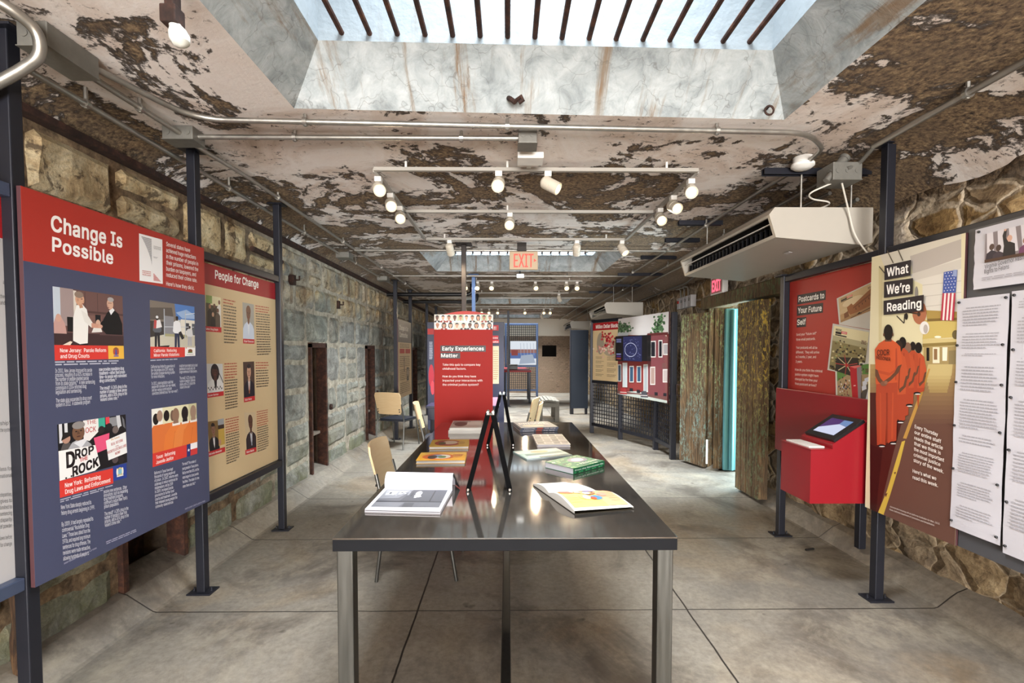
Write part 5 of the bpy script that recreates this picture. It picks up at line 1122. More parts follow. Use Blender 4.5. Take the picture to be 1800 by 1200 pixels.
m = MB(); m.add([fr_+vd*dy+z*dz for dy, dz in prof]+[fr_+vd*.06+z*.004+u*.10], [(k, k+1, len(prof)) for k in range(len(prof)-1) if k > 2]); m.build('cover_flap', M_BLACK, t)
# open picture book on the near right
t = thing('picture_book', 'open picture book with yellow and orange pages, near right of the table', 'book', tp(1030, 880))
P0, P1, P2 = tp(937, 853), tp(1010, 904), tp(1114, 895); e = P1-P0; d = P2-P1
M_BKCOV = flat('#2a2418', .5, 0, .05, 9, name='dark_book_cover')
m = MB(); ns, nd = 28, 8
def prof_(s):
    if s < .46: q = s/.46; return .004+.030*math.sin(math.pi*min(1, q*.98))**.8*(.5+.5*q) if q > 0 else .004
    q = (s-.46)/.54; return .010+.034*math.sin(math.pi*(q*.92+.06))**.85*(1-.55*q)
vs = []
for k in range(nd+1):
    for i in range(ns+1):
        s = i/ns; w = k/nd; vs.append(P0+e*s+d*w*(.62+.38*min(1, max(0, (s-.1)/.5)))+z*(prof_(s)*(1-.35*w)+.004))
m.add(vs, [(k*(ns+1)+i, k*(ns+1)+i+1, (k+1)*(ns+1)+i+1, (k+1)*(ns+1)+i) for k in range(nd) for i in range(ns)])
for k in (0, nd):                                              # page edges
    b0 = len(m.v); m.add([vs[k*(ns+1)+i] for i in range(ns+1)]+[Vector((vs[k*(ns+1)+i].x, vs[k*(ns+1)+i].y, TZ+.004)) for i in range(ns+1)], [(i, i+1, ns+2+i, ns+1+i) for i in range(ns)])
m.build('pages', M_PAPERW, t, smooth=True)
MB().prism([P0, P1, P2, P0+d*.62], z*.003).build('cover', M_BKCOV, t)
def S(s, w, dz=.0016): return P0+e*s+d*w*(.62+.38*min(1, max(0, (s-.1)/.5)))+z*(prof_(s)*(1-.35*w)+.004+dz)
A = Art()
def patch(s0, s1, w0, w1, c, n=10, dz=.0012):
    vs = [S(s0+(s1-s0)*i/n, w0+(w1-w0)*k/n, dz) for k in range(n+1) for i in range(n+1)]
    A.raw(vs, [[k*(n+1)+i, k*(n+1)+i+1, (k+1)*(n+1)+i+1, (k+1)*(n+1)+i] for k in range(n) for i in range(n)], c, z)
patch(.53, .95, .04, .62, '#e6d667'); patch(.53, .95, .62, .97, '#e39a74')
def blob(s, w, a, b, c, dz=.002): 
    A.raw([S(s+a*math.cos(k*math.pi/8), w+b*math.sin(k*math.pi/8), dz) for k in range(16)], [list(range(16))], c, z)
blob(.62, .50, .10, .16, '#8a5e3a', .0025); blob(.75, .38, .07, .10, '#b99a6a', .003); blob(.77, .40, .05, .06, '#dcc9a4', .0035); blob(.60, .18, .06, .14, '#b8563a', .0028); blob(.60, .33, .05, .10, '#dfb99c', .003); blob(.78, .56, .05, .10, '#3f78a8', .003); blob(.66, .48, .04, .06, '#dfe9ea', .004); blob(.57, .6, .04, .1, '#7d6aa0', .003); blob(.70, .72, .05, .08, '#d98a78', .003); blob(.80, .50, .03, .05, '#c0492f', .0042)
for k in range(5): patch(.66+.05*k, .664+.05*k, .08, .24, '#a8984a', 4, .002)
for k in range(6): patch(.60+.05*k, .604+.05*k, .76, .92, '#b8705a', 4, .002)
A.build('illustration', t, 'painted children and animals on yellow and orange grounds')
# tent shaped sign holders seen edge on
M_TENT = flat('#050506', .75, 0, 0, name='matt_black_plastic', spec=.06)
def tent(label, L_, R_, top, ty, wd):
    a, b = tp(*L_), tp(*R_); y0 = (a.y+b.y)/2; apex = at(*top, Y=y0)
    t = thing('sign_holder', label, 'sign holder', ((a.x+b.x)/2, y0+wd/2, TZ), 0, 'tent sign holders on the table')
    for s, foot in ((-1, a), (1, b)):
        f0 = Vector((foot.x, y0, TZ+.003)); f1 = Vector((apex.x+s*.012, y0, apex.z)); up = (f1-f0).normalized(); n = up.cross(Vector((0, 1, 0)))
        fm = MB()
        for y in (y0+.012, y0+wd-.012): fm.bar(f0+Vector((0, y-y0, 0)), f1+Vector((0, y-y0, 0)), .024, .018, (0, 1, 0))
        for q in (f0+up*.012, f1-up*.012): fm.bar(q+Vector((0, .02, 0)), q+Vector((0, wd-.02, 0)), .024, .018, up)
        fm.build('frame', M_TENT, t)
        c = (f0+f1)/2+Vector((0, wd/2, 0)); MB().obox(c, up, Vector((0, 1, 0)), n, (f1-f0).length/2-.02, wd/2-.02, .003).build('sign', M_TENT, t)
        fo = MB().lathe(f0+Vector((0, .004, .006)), (0, -1, 0), [(0, .008), (.012, .008), (.014, .004)], 10); fo.build('foot', M_CHROME, t)
    for dy in (.012, wd-.012):
        h = MB()
        for s in (-1, 1): h.lathe(Vector((apex.x+s*.013, y0+dy-.02, apex.z+.008)), (0, 1, 0), [(0, .005), (.004, .008), (.026, .008), (.030, .005)], 12)
        h.tube([(apex.x-.02, y0+dy-.005, apex.z-.004), (apex.x+.02, y0+dy-.005, apex.z-.004)], .007, 8); h.build('hinge', M_CHROME, t, smooth=True)
tent('nearer black tent sign holder with chrome hinges, between the open books', (823, 862), (896, 864), (862, 727), 0, .05)
tent('farther black tent sign holder with chrome hinges, in front of the red quiz board', (857, 783), (902, 784.5), (882.5, 692), 0, .05)

# ================================================================== chairs
def make_chair(label):
    t = thing('stacking_chair', label, 'chair', (0, 0, 0), 0, 'beech backed chairs around the tables')
    bm = bmesh.new(); bmesh.ops.create_grid(bm, x_segments=10, y_segments=10, size=1)
    def sup(x, y): 
        k = max(abs(x), abs(y)) or 1; r = math.hypot(x, y) or 1; q = .35; s = (1-q)+q*k/r if r else 1; return x*s, y*s
    vs = []; N = 11
    for v in bm.verts:
        x, y = sup(v.co.x, v.co.y); d = max(abs(v.co.x), abs(v.co.y)); v.co = (x*.225, y*.22+.01, .448+.012*(1-d**4)-.012*max(0, y)**3)
    ext = bmesh.ops.extrude_face_region(bm, geom=bm.faces[:]); 
    for g in ext['geom']:
        if isinstance(g, bmesh.types.BMVert): g.co.z -= .035; g.co.x *= .97; g.co.y *= .97
    m = MB().frombm(bm); bm.free(); m.build('seat', M_SEAT, t, smooth=True, world=False)
    m = MB(); nx, nz = 12, 8; L = []
    for o in (0, .013):
        vs = []
        for k in range(nz+1):
            for i in range(nx+1):
                u = i/nx*2-1; w = k/nz
                x = u*(.205+.018*w)*(1-.10*max(0, abs(w*2-1)-.75)*abs(u)**4*4); zz = .525+.325*w+.010*(1-u*u)*(1 if w > .9 else 0)
                vs.append((x, -.225-.075*w-.035*(1-u*u)-o, zz))
        L.append(vs)
    n = (nx+1)*(nz+1); fs = [(k*(nx+1)+i, k*(nx+1)+i+1, (k+1)*(nx+1)+i+1, (k+1)*(nx+1)+i) for k in range(nz) for i in range(nx)]
    m.add(L[0]+L[1], fs+[tuple(n+q for q in f[::-1]) for f in fs]+
          [(i, i+1, n+i+1, n+i) for i in range(nx)]+[(nz*(nx+1)+i, nz*(nx+1)+i+1, n+nz*(nx+1)+i+1, n+nz*(nx+1)+i) for i in range(nx)]+
          [(k*(nx+1), (k+1)*(nx+1), n+(k+1)*(nx+1), n+k*(nx+1)) for k in range(nz)]+[(k*(nx+1)+nx, (k+1)*(nx+1)+nx, n+(k+1)*(nx+1)+nx, n+k*(nx+1)+nx) for k in range(nz)])
    bk = m.build('backrest', M_BEECH, t, smooth=True, world=False)
    for s in (-1, 1):
        for zz in (.565, .60): MB().lathe((s*.182, -.258-(zz-.565)*.23, zz), (0, -1, 0), [(0, .009), (.006, .009), (.008, .005)], 10).build('bolt', M_BLACK, bk, world=False)
    for s in (-1, 1):
        MB().tube(fillet([(s*.235, -.26, 0), (s*.225, -.205, .44), (s*.212, -.262, .68)], .06), .0115, 10).build('leg', M_CHROME if 0 else M_BRUSH, t, smooth=True, world=False)
        MB().tube([(s*.225, .245, 0), (s*.215, .175, .43)], .0115, 10).build('leg', M_BRUSH, t, smooth=True, world=False)
        MB().tube([(s*.218, -.21, .418), (s*.214, .185, .418)], .010, 8).build('seat_rail', M_BRUSH, t, smooth=True, world=False)
    MB().tube([(-.215, -.15, .412), (.215, -.15, .412)], .009, 8).build('cross_tube', M_BRUSH, t, smooth=True, world=False)
    return t
ch = make_chair('beech backed chair with a dark seat, against the left wall beyond the table')
a, b = at(667, 796, Z=0), at(718, 790, Z=0); mid = (a+b)/2; th = math.atan2(b.y-a.y, b.x-a.x)
th = -.10
def chair_at(o, x, y, rz): o.location = (x, y, 0); o.rotation_euler = (0, 0, rz)
ch.location = (mid.x-.03, mid.y+.40, 0); ch.rotation_euler = (0, 0, -.32)
dup(ch, (-.57, 3.18, 0), -math.pi/2, 'beech backed chair pushed up to the left side of the steel table')
dup(ch, (-.78, 5.66, 0), -math.pi/2+.1, 'beech backed chair at the left of the red quiz board, half hidden by it')
dup(ch, (.08, 6.30, 0), math.pi/2-.25, 'beech backed chair behind the table end, farther of the right hand pair')
dup(ch, (.08, 5.62, 0), math.pi/2-.1, 'beech backed chair behind the table end, nearer of the right hand pair')

# ================================================================== red quiz kiosk with its strip of faces
QY = 5.10
q = thing('quiz_kiosk', 'tall red board lettered Early Experiences Matter with a strip of faces on top', 'kiosk', (-.48, QY, 0))
pl = Pl((0, -1, 0), Y=QY); x0, x1 = pl.p(763.5, 700).x, pl.p(866, 700).x; zt = pl.p(800, 579).z; zf = pl.p(800, 553).z; M_QRED = flat('#a31c15', .55, 0, .02, 3, name='red_kiosk_laminate', spec=.2)
MB().bbox(x0, x1, QY, QY+.04, .0, zt, .002).build('board', M_QRED, q)
MB().bbox(x0+.002, x1+.006, QY+.004, QY+.03, zt, zf+.004, .002).build('face_strip', M_PAPERW, q)
arcp = [(x0+.08+(x1-x0-.1)*k/14, zf+.004+.04*math.sin(math.pi*k/14)) for k in range(15)]
MB().prism([(x, QY+.05, zz) for x, zz in arcp]+[(x1-.02, QY+.05, zt-.2), (x0+.08, QY+.05, zt-.2)], (0, .03, 0)).build('rear_board', M_RED, q)
pf = Pl((0, -1, 0), Y=QY+.004); r = random.Random(12)
W_ = [(763.5+i*10.3, 553, 773.5+i*10.3, 566.5) for i in range(10)]+[(763.5+i*11.4, 566.5, 774.6+i*11.4, 579.5) for i in range(9)]
for i, (xa, ya2, xb, yb2) in enumerate(W_):
    f = fpx(pf, (xa, ya2), (xb, ya2), (xa, yb2)); A = Pic(f); sk = r.choice(['#c9967a', '#8a5d44', '#d9ae92', '#6b4433', '#b98468'])
    bust(A, -.22, -.02, 1.22, 1.4, r.choice(['#e6e2da', '#d6d6cc', '#d9d2c6', '#f0eeea', '#b6c4a0']), sk, r.choice(['#1d1512', '#2d201a', '#17120f', sk]), r.choice(['#e9e6e2', '#3a3230', '#c9d6df', '#2a2426', '#d6c9b0', '#9a3a34']), longhair=r.random() < .35)
    A.build('face_print', q)
for s_, qd, u1 in (('Early Experiences', ((774, 607), (854, 607), (774, 618), (854, 618)), .955), ('Matter', ((774, 619.5), (809, 619.5), (774, 630), (809, 630)), .87)):
    A = Art(lift=.001); box_words(A, pl, s_, *qd, .045, u1, .58); A.build('title_strip', q)
for ls, p in ((['Take this quiz to compare key', 'childhood factors.'], ((778, 642.5), (844.5, 642.5), (778, 649.5), (844.5, 649.5))), (['How do you think they have', 'impacted your interactions with', 'the criminal justice system?'], ((778, 663), (848, 663), (778, 677.5), (848, 677.5)))):
    A = Art(); A.lines(pl, *p, ls, .026, '#f3e6e0', .012); A.build('body_text', q)
ct = thing('counter', 'dark blue counter behind the red quiz board', 'counter', (-.56, 6.0, 0)); M_NAVY = flat('#252b44', .4, 0, .05, 8, name='dark_navy_laminate')
MB().bbox(-1.04, -.10, 5.98, 6.42, .74, .77).build('top', M_NAVY, ct); MB().bbox(-1.02, -.12, 6.05, 6.40, .58, .74).build('skirt', M_NAVY, ct)
for x in (-.97, -.17): MB().bbox(x-.03, x+.03, 6.1, 6.35, 0, .58).build('leg', M_POST, ct)
for i, (x, c, lab) in enumerate(((-.24, '#e6e9f0', 'white leaflet on the dark blue counter'), (-.16, '#e09ab0', 'pink leaflet on the dark blue counter'))):
    lt = thing('leaflet_holder', lab, 'leaflet', (x, 6.06, .77)); MB().prism([(x-.035, 6.05, .77), (x+.035, 6.05, .77), (x+.035, 6.08, .87), (x-.035, 6.08, .87)], (0, .012, 0)).build('leaflet', flat(c, .5, 0, .02, 6), lt)
# posts rising behind it
p = thing('steel_post', 'brown steel post rising to the ceiling behind the red quiz board', 'post', (-.49, 5.28, 0)); M_BROWN = flat('#2a2320', .45, .3, .1, 9, name='brown_painted_steel')
xq = at(815.5, 500, Y=5.28).x
MB().bbox(xq-.026, xq+.026, 5.255, 5.305, .008, CZ-.012).build('shaft', M_BROWN, p); MB().bbox(xq-.09, xq+.09, 5.20, 5.36, CZ-.012, CZ).build('ceiling_plate', M_BROWN, p); MB().bbox(xq-.08, xq+.08, 5.22, 5.345, 0, .01).build('base_plate', M_BROWN, p)
xq = at(832.5, 500, Y=7.35).x
p = thing('steel_post', 'light blue grey steel post rising behind the red quiz board', 'post', (xq, 7.35, 0)); M_BLUEG = flat('#5f7aa8', .45, .2, .06, 9, name='light_blue_painted_steel')
MB().bbox(xq-.028, xq+.028, 7.32, 7.38, .008, CZ-.012).build('shaft', M_BLUEG, p); MB().bbox(xq-.08, xq+.08, 7.28, 7.42, CZ-.012, CZ).build('ceiling_plate', M_BLUEG, p); MB().bbox(xq-.08, xq+.08, 7.28, 7.42, 0, .01).build('base_plate', M_BLUEG, p)
# dark blue board standing behind, seen on both sides of the red one
bd = thing('information_board', 'dark blue board with red labels standing behind the red quiz board', 'board', (-.63, 7.55, 0)); BY = 7.48; pl = Pl((0, -1, 0), Y=BY)
MB().bbox(pl.p(751, 600).x, pl.p(886, 600).x, BY, BY+.04, .22, pl.p(880, 566).z, .003).build('board', M_SLATE if 0 else flat('#2c3048', .42, 0, .03, 4, name='dark_blue_print'), bd)
for x in (pl.p(757, 600).x, pl.p(880, 600).x): MB().bbox(x-.03, x+.03, BY+.04, BY+.09, 0, 1.6).build('leg', M_POST, bd)
A = Art(fpx(pl, (866, 566), (886, 566), (866, 740))); A.rect(.0, .03, .52, .085, '#c43038'); A.rect(0, .135, .50, .17, '#c43038'); A.rect(0, .175, .56, .21, '#c43038'); A.text('!!', .12, .075, .3, .03, '#efe6e2', bold=.03); A.text('ces', .02, .165, .44, .016, '#efe6e2', bold=.02); A.text('ustice', .02, .205, .5, .016, '#efe6e2', bold=.02); A.rect(.02, .24, .55, .62, '#dcc3a0'); A.words(A.fr, .06, .28, .5, .58, 14, '#a58f74'); A.build('print', bd)
A = Pic(fpx(pl, (751, 575), (763, 575), (751, 700))); A.rect(.05, .02, .95, .10, '#b8302f'); A.ell(.6, .68, .4, .16, '#b0283a'); A.ell(.8, .85, .3, .1, '#c94250'); A.words(A.fr, .3, .2, .8, .45, 12, '#b9bccb'); A.build('print', bd)

# ================================================================== farther displays along the left wall
X_ = -1.85
lf2 = thing('exhibit_stand', 'dark steel post frame farther down the left wall, carrying a cream board', 'stand', (X_, 8.5, 0))
for y in (7.85, 9.05): post(lf2, X_, y, w=.06)
pl = Pl((1, 0, 0), X=-1.80); ya, yb = pl.p(700, 620).y, pl.p(723, 620).y; zt, zb = 2.0, .68
t = panel_x('information_board', 'cream board with a grey brown head on the second stand by the left wall', 'board', -1.80, ya, yb, zb, zt, .018, 1, [(1.62, zt, flat('#6a615c', .45, 0, .02, 4, name='grey_brown_print')), (zb, 1.62, M_CREAM)])
f = Frame((-1.80, ya, zt), (-1.80, yb, zt), (-1.80, ya, zb), (1, 0, 0)); A = Art(f); A.text('Changes in Our', .1, .13, .75, .06, '#e6dfd6', bold=.02); A.text('Communities', .1, .22, .7, .06, '#e6dfd6', bold=.02); A.build('headline', t)
A = Art(f); A.rect(.1, .37, .45, .43, '#b8392f'); A.rect(.52, .37, .9, .43, '#b8392f'); A.build('label', t)
A = Art(f); A.words(f, .1, .30, .88, .36, 3, '#8a7458'); A.build('body_text', t)
A = Art(f); A.words(f, .1, .46, .88, .95, 20, '#8a7458', .4, 7); A.build('body_text', t)
A = Pic(f.sub(.36, .46, .48, .68)); A.rect(0, 0, 1, 1, '#cdb592'); A.poly([(.3, .1), (.7, .1), (.6, .5), (.75, .95), (.3, .95), (.4, .5)], '#3a3430'); A.build('photograph', t)
A = Pic(f.sub(.6, .62, .78, .80)); A.rect(0, 0, 1, 1, '#5a554e'); A.ell(.5, .4, .25, .25, '#c9b8a4'); A.build('photograph', t)
lf3 = thing('exhibit_stand', 'dark steel posts far down the left wall beside the blue board', 'stand', (X_, 11.6, 0))
for y in (10.9, 12.3): post(lf3, X_, y, w=.06)
MB().bbox(X_-.02, X_+.02, 10.93, 12.27, 1.99, 2.03).build('rail', M_POST, lf3)
t = panel_x('information_board', 'narrow blue and red board far down the left wall', 'board', -1.80, 10.95, 12.2, .62, 1.98, .02, 1, [(1.72, 1.98, M_RED2), (.62, 1.72, M_SLATE)])

# ================================================================== right: wire mesh stand with the row house photograph
B = [at(1040, 760, Z=0), at(1090, 772, Z=0), at(1152, 790, Z=0), at(1182, 807, Z=0)]
ms = thing('exhibit_stand', 'dark steel stand with a wire mesh base below the row house photograph', 'stand', (2.0, 7.3, 0))
tops = [2.0, .98, .86, 1.99]
for i, (p_, h_) in enumerate(zip(B, tops)):
    w = .035; MB().bbox(p_.x-w, p_.x+w, p_.y-w, p_.y+w, .0, h_, .004).build('post', M_POST, ms)
M_WIRE = flat('#22242c', .45, .4, .05, 9, name='black_wire')
for i in range(3):
    a, b = B[i].copy(), B[i+1].copy(); dv = (b-a).normalized(); a += dv*.03; b -= dv*.03
    zt_ = (.93, .87, .84)[i]
    for zz in (.16, zt_): MB().bar(a+z*zz, b+z*zz, .05, .05).build('rail', M_POST, ms)
    m = MB(); L = (b-a).length; n = int(L/.062)
    for k in range(1, n): c = a+dv*L*k/n; m.bar(c+z*.18, c+z*zt_, .012, .012)
    nz = int((zt_-.18)/.062)
    for k in range(1, nz): zz = .18+(zt_-.18)*k/nz; m.bar(a+z*zz, b+z*zz, .012, .012)
    m.build('wire_mesh', M_WIRE, ms)
a, b = B[0], B[1]; dv = (b-a).normalized(); n = Vector((dv.y, -dv.x, 0)); n = n if n.y < 0 else -n
MB().bar(a+z*2.0, b+z*2.0, .05, .05).build('rail', M_POST, ms)
def vboard(label, p0, p1, z0, z1, off, mats, name='information_board'):
    p0, p1 = Vector(p0), Vector(p1); d = (p1-p0).normalized(); n = Vector((d.y, -d.x, 0)); n = n if n.y < 0 else -n
    t = thing(name, label, 'board', (p0+p1)/2+Vector((0, 0, z0)))
    q0, q1 = p0+n*off, p1+n*off
    MB().prism([q0+z*z0, q1+z*z0, q1+z*z1, q0+z*z1], -n*.02).build('board', M_EDGE, t)
    return t, Frame(q0+z*z1, q1+z*z1, q0+z*z0, n), PlanePt(q0, n), n
t, f, pl, n = vboard('cream board with a red head lettered Million Dollar Blocks', B[0]+dv*.06, B[1]-dv*.0, .96, 1.965, .03, None)
A = Pic(f); A.rect(0, 0, 1, 1, M_CREAM); A.rect(0, 0, 1, .13, M_RED2); A.build('printed_field', t)
A = Art(f, lift=.002); A.text('Million Dollar Blocks', .12, .095, .97, .06, '#f3e9e2', bold=.02); A.build('headline', t)
A = Pic(f); A.z = .002; A.ell(.3, .36, .14, .19, '#9b8f7c'); A.ell(.68, .44, .3, .14, '#a89a84'); r = random.Random(5)
for k in range(60): u_, v_ = r.gauss(.55, .14), r.gauss(.32, .09); A.ell(u_, v_, .035, .02, r.choice(['#b3262e', '#c9434a', '#8d1f28', '#d98a80']), n=6)
for k in range(30): A.ell(r.gauss(.5, .2), r.gauss(.46, .04), .04, .018, r.choice(['#d9b0a0', '#e6d2c0', '#c98a80']), n=6)
A.build('map_print', t, 'red shaded map of a city')
A = Art(f, lift=.002); A.words(f, .12, .58, .44, .93, 14, '#8a7a62', .4, 3); A.build('body_text', t)
A = Art(f, lift=.002); A.words(f, .56, .58, .9, .93, 14, '#8a7a62', .4, 4); A.build('body_text', t)
t, f, pl, n = vboard('large photo board of boarded up red brick row houses', B[1], B[3]+(B[1]-B[3]).normalized()*.05, .76, 2.0, .05, None)
A = Pic(f)
def uvB(x, y):
    p = pl.p(x, y)-f.o; return (p.dot(f.u)/f.u.dot(f.u), p.dot(f.v)/f.v.dot(f.v))
def pb(pts, c): A.poly([uvB(1000+x/3.529, 520+y/3.529) for x, y in pts], c)
A.rect(0, 0, 1, 1, '#8a3a38'); pb([(290, 60), (640, 60), (640, 235), (490, 232), (480, 245), (290, 240)], '#cfc8c4')
for (x, y, rx, ry) in ((330, 185, 32, 30), (355, 205, 40, 25), (320, 215, 20, 20), (560, 170, 28, 40), (550, 205, 35, 22), (572, 145, 14, 22)):
    rr = random.Random(x)
    for k_ in range(46):
        g1, g2 = rr.gauss(0, .5), rr.gauss(0, .5); A.ell(*uvB(1000+(x+g1*rx)/3.529, 520+(y+g2*ry)/3.529), .02, .012, rr.choice(['#4a6a48', '#33502f', '#5d7f58', '#28402a', '#6f8f66']), n=6)
pb([(290, 230), (370, 225), (370, 245), (290, 250)], '#c9cdd0'); pb([(490, 232), (640, 222), (640, 240), (490, 252)], '#5d2a2a'); pb([(490, 250), (600, 240), (600, 640), (490, 620)], '#7a4246'); pb([(600, 250), (640, 250), (640, 660), (600, 640)], '#7a4a48')
for (x0_, x1_, y0_, y1_, c) in ((514, 538, 285, 375, '#1d1c22'), (563, 580, 280, 375, '#1d1c22'), (310, 325, 430, 525, '#3d5266'), (340, 362, 420, 560, '#c9d2d6'), (382, 402, 440, 530, '#34506a'), (428, 448, 440, 530, '#34506a'), (470, 490, 430, 590, '#9fa5a8'), (512, 535, 445, 545, '#a58a80'), (590, 625, 460, 530, '#b6a8a4'), (592, 628, 300, 360, '#9c9494')):
    pb([(x0_-4, y0_-6), (x1_+4, y0_-7), (x1_+4, y1_+6), (x0_-4, y1_+6)], '#d5d2cc'); pb([(x0_, y0_), (x1_, y0_), (x1_, y1_), (x0_, y1_)], c)
pb([(290, 600), (420, 590), (640, 650), (640, 720), (290, 640)], '#b3bab2'); pb([(290, 585), (640, 630), (640, 655), (430, 610), (290, 605)], '#6f4a46')
for (x, y) in ((340, 580), (470, 600)): pb([(x-22, y+28), (x-14, y-12), (x+14, y-10), (x+26, y+30)], '#a8383a' if x < 400 else '#4a4a50'); pb([(x-18, y+14), (x+20, y+16), (x+22, y+20), (x-20, y+18)], '#d6c9c4')
for (x, y) in ((390, 585), (435, 595), (545, 610), (600, 615)): pb([(x-10, y-14), (x+10, y-12), (x+10, y+8), (x-10, y+6)], '#26242a')
A.build('photograph', t, 'photograph of red row houses under a pale sky')
A = Art(lift=.006); A.ppx(PlanePt(pl.c, n), [(1164, 584), (1172.5, 583), (1172.5, 651), (1164, 650)], '#e6d5c4'); g = Frame(pl.p(1164.5, 586), pl.p(1172, 585), pl.p(1164.5, 649), n); A.words(g, .05, .02, .95, .98, 24, '#6a5a50', .5, 5); A.build('caption_strip', t)
sc = thing('screen', 'dark wall screen with a blue city map on the row house board', 'screen', pl.p(1110, 634)); po = PlanePt(pl.c+n*.075, n)
Q = [po.p(*k) for k in ((1082, 591), (1137, 588.5), (1137, 634.5), (1082, 634))]
MB().prism(Q, -n*.068).build('casing', M_BLACK, sc)
f = Frame(Q[0], Q[1], Q[3], n); A = Art(f); A.rect(.27, .03, .86, .97, glow('screen_navy', '#2a2f66', .55)); MAPC = glow('screen_lines', '#8d93c9', .7); r = random.Random(8)
for k in range(70): u_, v_ = r.uniform(.28, .82), r.uniform(.05, .92); A.poly([(u_, v_), (u_+r.uniform(.01, .04), v_+.01), (u_+.02, v_+r.uniform(.015, .04))], MAPC)
for k in range(24): t0 = k*math.pi/12; A.line(.52+.19*math.cos(t0), .54+.26*math.sin(t0), .52+.19*math.cos(t0+.27), .54+.26*math.sin(t0+.27), .008, glow('screen_ring', '#c9cce6', .9) if k == 0 else bpy.data.materials['screen_ring'])
A.words(f, .04, .1, .22, .26, 3, MAPC, .5); A.rect(.04, .70, .2, .74, MAPC); A.rect(.04, .78, .2, .84, bpy.data.materials['tablet_violet']); A.rect(.04, .87, .2, .93, glow('screen_red', '#a5403a', .5)); A.build('display', sc, 'lit blue map with a pale ring')

# ================================================================== far end of the room
fc = thing('partition', 'free standing dark blue partition at the far right', 'partition', (1.7, 11.05, 0)); x0, x1 = at(1003.5, 650, Y=11).x, at(1034, 650, Y=11).x
MB().bbox(x0, x1, 11.0, 11.1, .14, at(1010, 580, Y=11).z, .004).build('panel', flat('#14273d', .45, 0, .04, 4, name='deep_blue_panel'), fc)
for x in (x0+.04, x1-.04): MB().bbox(x-.03, x+.03, 11.02, 11.08, 0, .14).build('leg', M_POST, fc)
MB().bbox(x0-.015, x0, 11.0, 11.1, 0, 2.0).build('edge_post', M_POST, fc)
# slatted bench
by = 9.75; x0, x1 = at(946, 720, Y=by).x, at(984, 720, Y=by).x
bn = thing('slatted_bench', 'grey slatted wooden bench standing beyond the table end', 'bench', ((x0+x1)/2, by+.45, 0)); M_GWOOD = flat('#7d7a72', .7, 0, .15, 10, .2, name='grey_weathered_wood')
for k in range(6): w = (x1-x0)/6; MB().bbox(x0+k*w+.006, x0+(k+1)*w-.006, by, by+1.0, .40+.02*math.cos((k-2.5)*.7), .44+.02*math.cos((k-2.5)*.7)).build('slat', M_GWOOD, bn)
for yy_ in (by+.08, by+.92):
    MB().bbox(x0+.01, x1-.01, yy_-.03, yy_+.03, .31, .395).build('cross_rail', M_GWOOD, bn)
    for x in (x0+.05, x1-.05): MB().bbox(x-.045, x+.045, yy_-.035, yy_+.035, 0, .31).build('leg', M_GWOOD, bn)
# red desk and the mesh screen behind it
dy = 13.6; pl = Pl((0, -1, 0), Y=dy); xa, xb = pl.p(884, 650).x, pl.p(934, 650).x
dk = thing('red_desk', 'red topped desk at the far end before the mesh partition', 'desk', ((xa+xb)/2, dy+.4, 0))
MB().prism([(xa, dy, .88), (xb, dy, .88), (xb-.12, dy+1.2, .93), (xa, dy+1.2, .93)], (0, 0, .05)).build('top', M_RED2, dk)
for x in (xa+.05, xb-.05):
    for y in (dy+.06, dy+1.1): MB().bbox(x-.03, x+.03, y-.03, y+.03, 0, .88).build('leg', M_POST, dk)
ds = thing('counter_display', 'small black and white display lying on the red desk', 'display', (.2, dy+.4, .96)); MB().prism([(.02, dy+.3, .955), (.30, dy+.3, .955), (.30, dy+.7, .975), (.02, dy+.7, .975)], (0, 0, .10)).build('body', M_BLACK, ds); MB().bbox(.05, .30, dy+.32, dy+.68, 1.076, 1.09).build('top', M_WHITE, ds)
py_ = 15.6; pl = Pl((0, -1, 0), Y=py_); xa, xb = pl.p(889, 600).x, pl.p(944, 600).x; zt, zb = pl.p(900, 570).z, pl.p(900, 694).z
mp = thing('mesh_partition', 'blue framed wire mesh partition at the far end of the room', 'partition', ((xa+xb)/2, py_, 0))
for x in (xa, xb): MB().bbox(x-.035, x+.035, py_-.035, py_+.035, 0, zt+.03).build('post', M_BLUEG, mp)
for zz in (zt, .20, 1.0): MB().bbox(xa+.035, xb-.035, py_-.025, py_+.025, zz-.03, zz+.03).build('rail', M_BLUEG, mp)
m = MB()
for k in range(1, 16): x = xa+(xb-xa)*k/16; m.bar((x, py_, .23), (x, py_, zt-.03), .014, .014)
for k in range(1, 28): zz = .23+(zt-.26)*k/28; m.bar((xa+.03, py_, zz), (xb-.03, py_, zz), .014, .014)
m.build('wire_mesh', M_WIRE, mp)
s2 = thing('wall_screen', 'white lit picture screen hung on the mesh partition at the far end', 'screen', (.5, py_-.1, .9)); pl = Pl((0, -1, 0), Y=py_-.10); Q = [pl.p(*k) for k in ((896, 598.5), (943.5, 598.5), (943.5, 642), (896, 642))]
MB().prism(Q, (0, .05, 0)).build('casing', M_BLACK, s2); f = Frame(Q[0], Q[1], Q[3], (0, -1, 0)); A = Pic(f)
A.rect(.02, .02, .98, .98, glow('far_screen_white', '#dfe6ee', .8)); A.rect(.02, .35, .98, .55, glow('far_screen_red', '#a5706a', .6)); A.rect(.02, .5, .98, .72, glow('far_screen_blue', '#4f6fae', .7)); A.poly([(.35, .95), (.42, .6), (.85, .55), (.95, .9)], glow('far_screen_grey', '#a9b6c9', .7)); A.rect(.06, .38, .3, .6, bpy.data.materials['screen_red'])
for k in range(5): A.line(.4+.12*k, .1, .42+.12*k, .6, .012, bpy.data.materials['far_screen_grey'])
A.build('picture', s2)
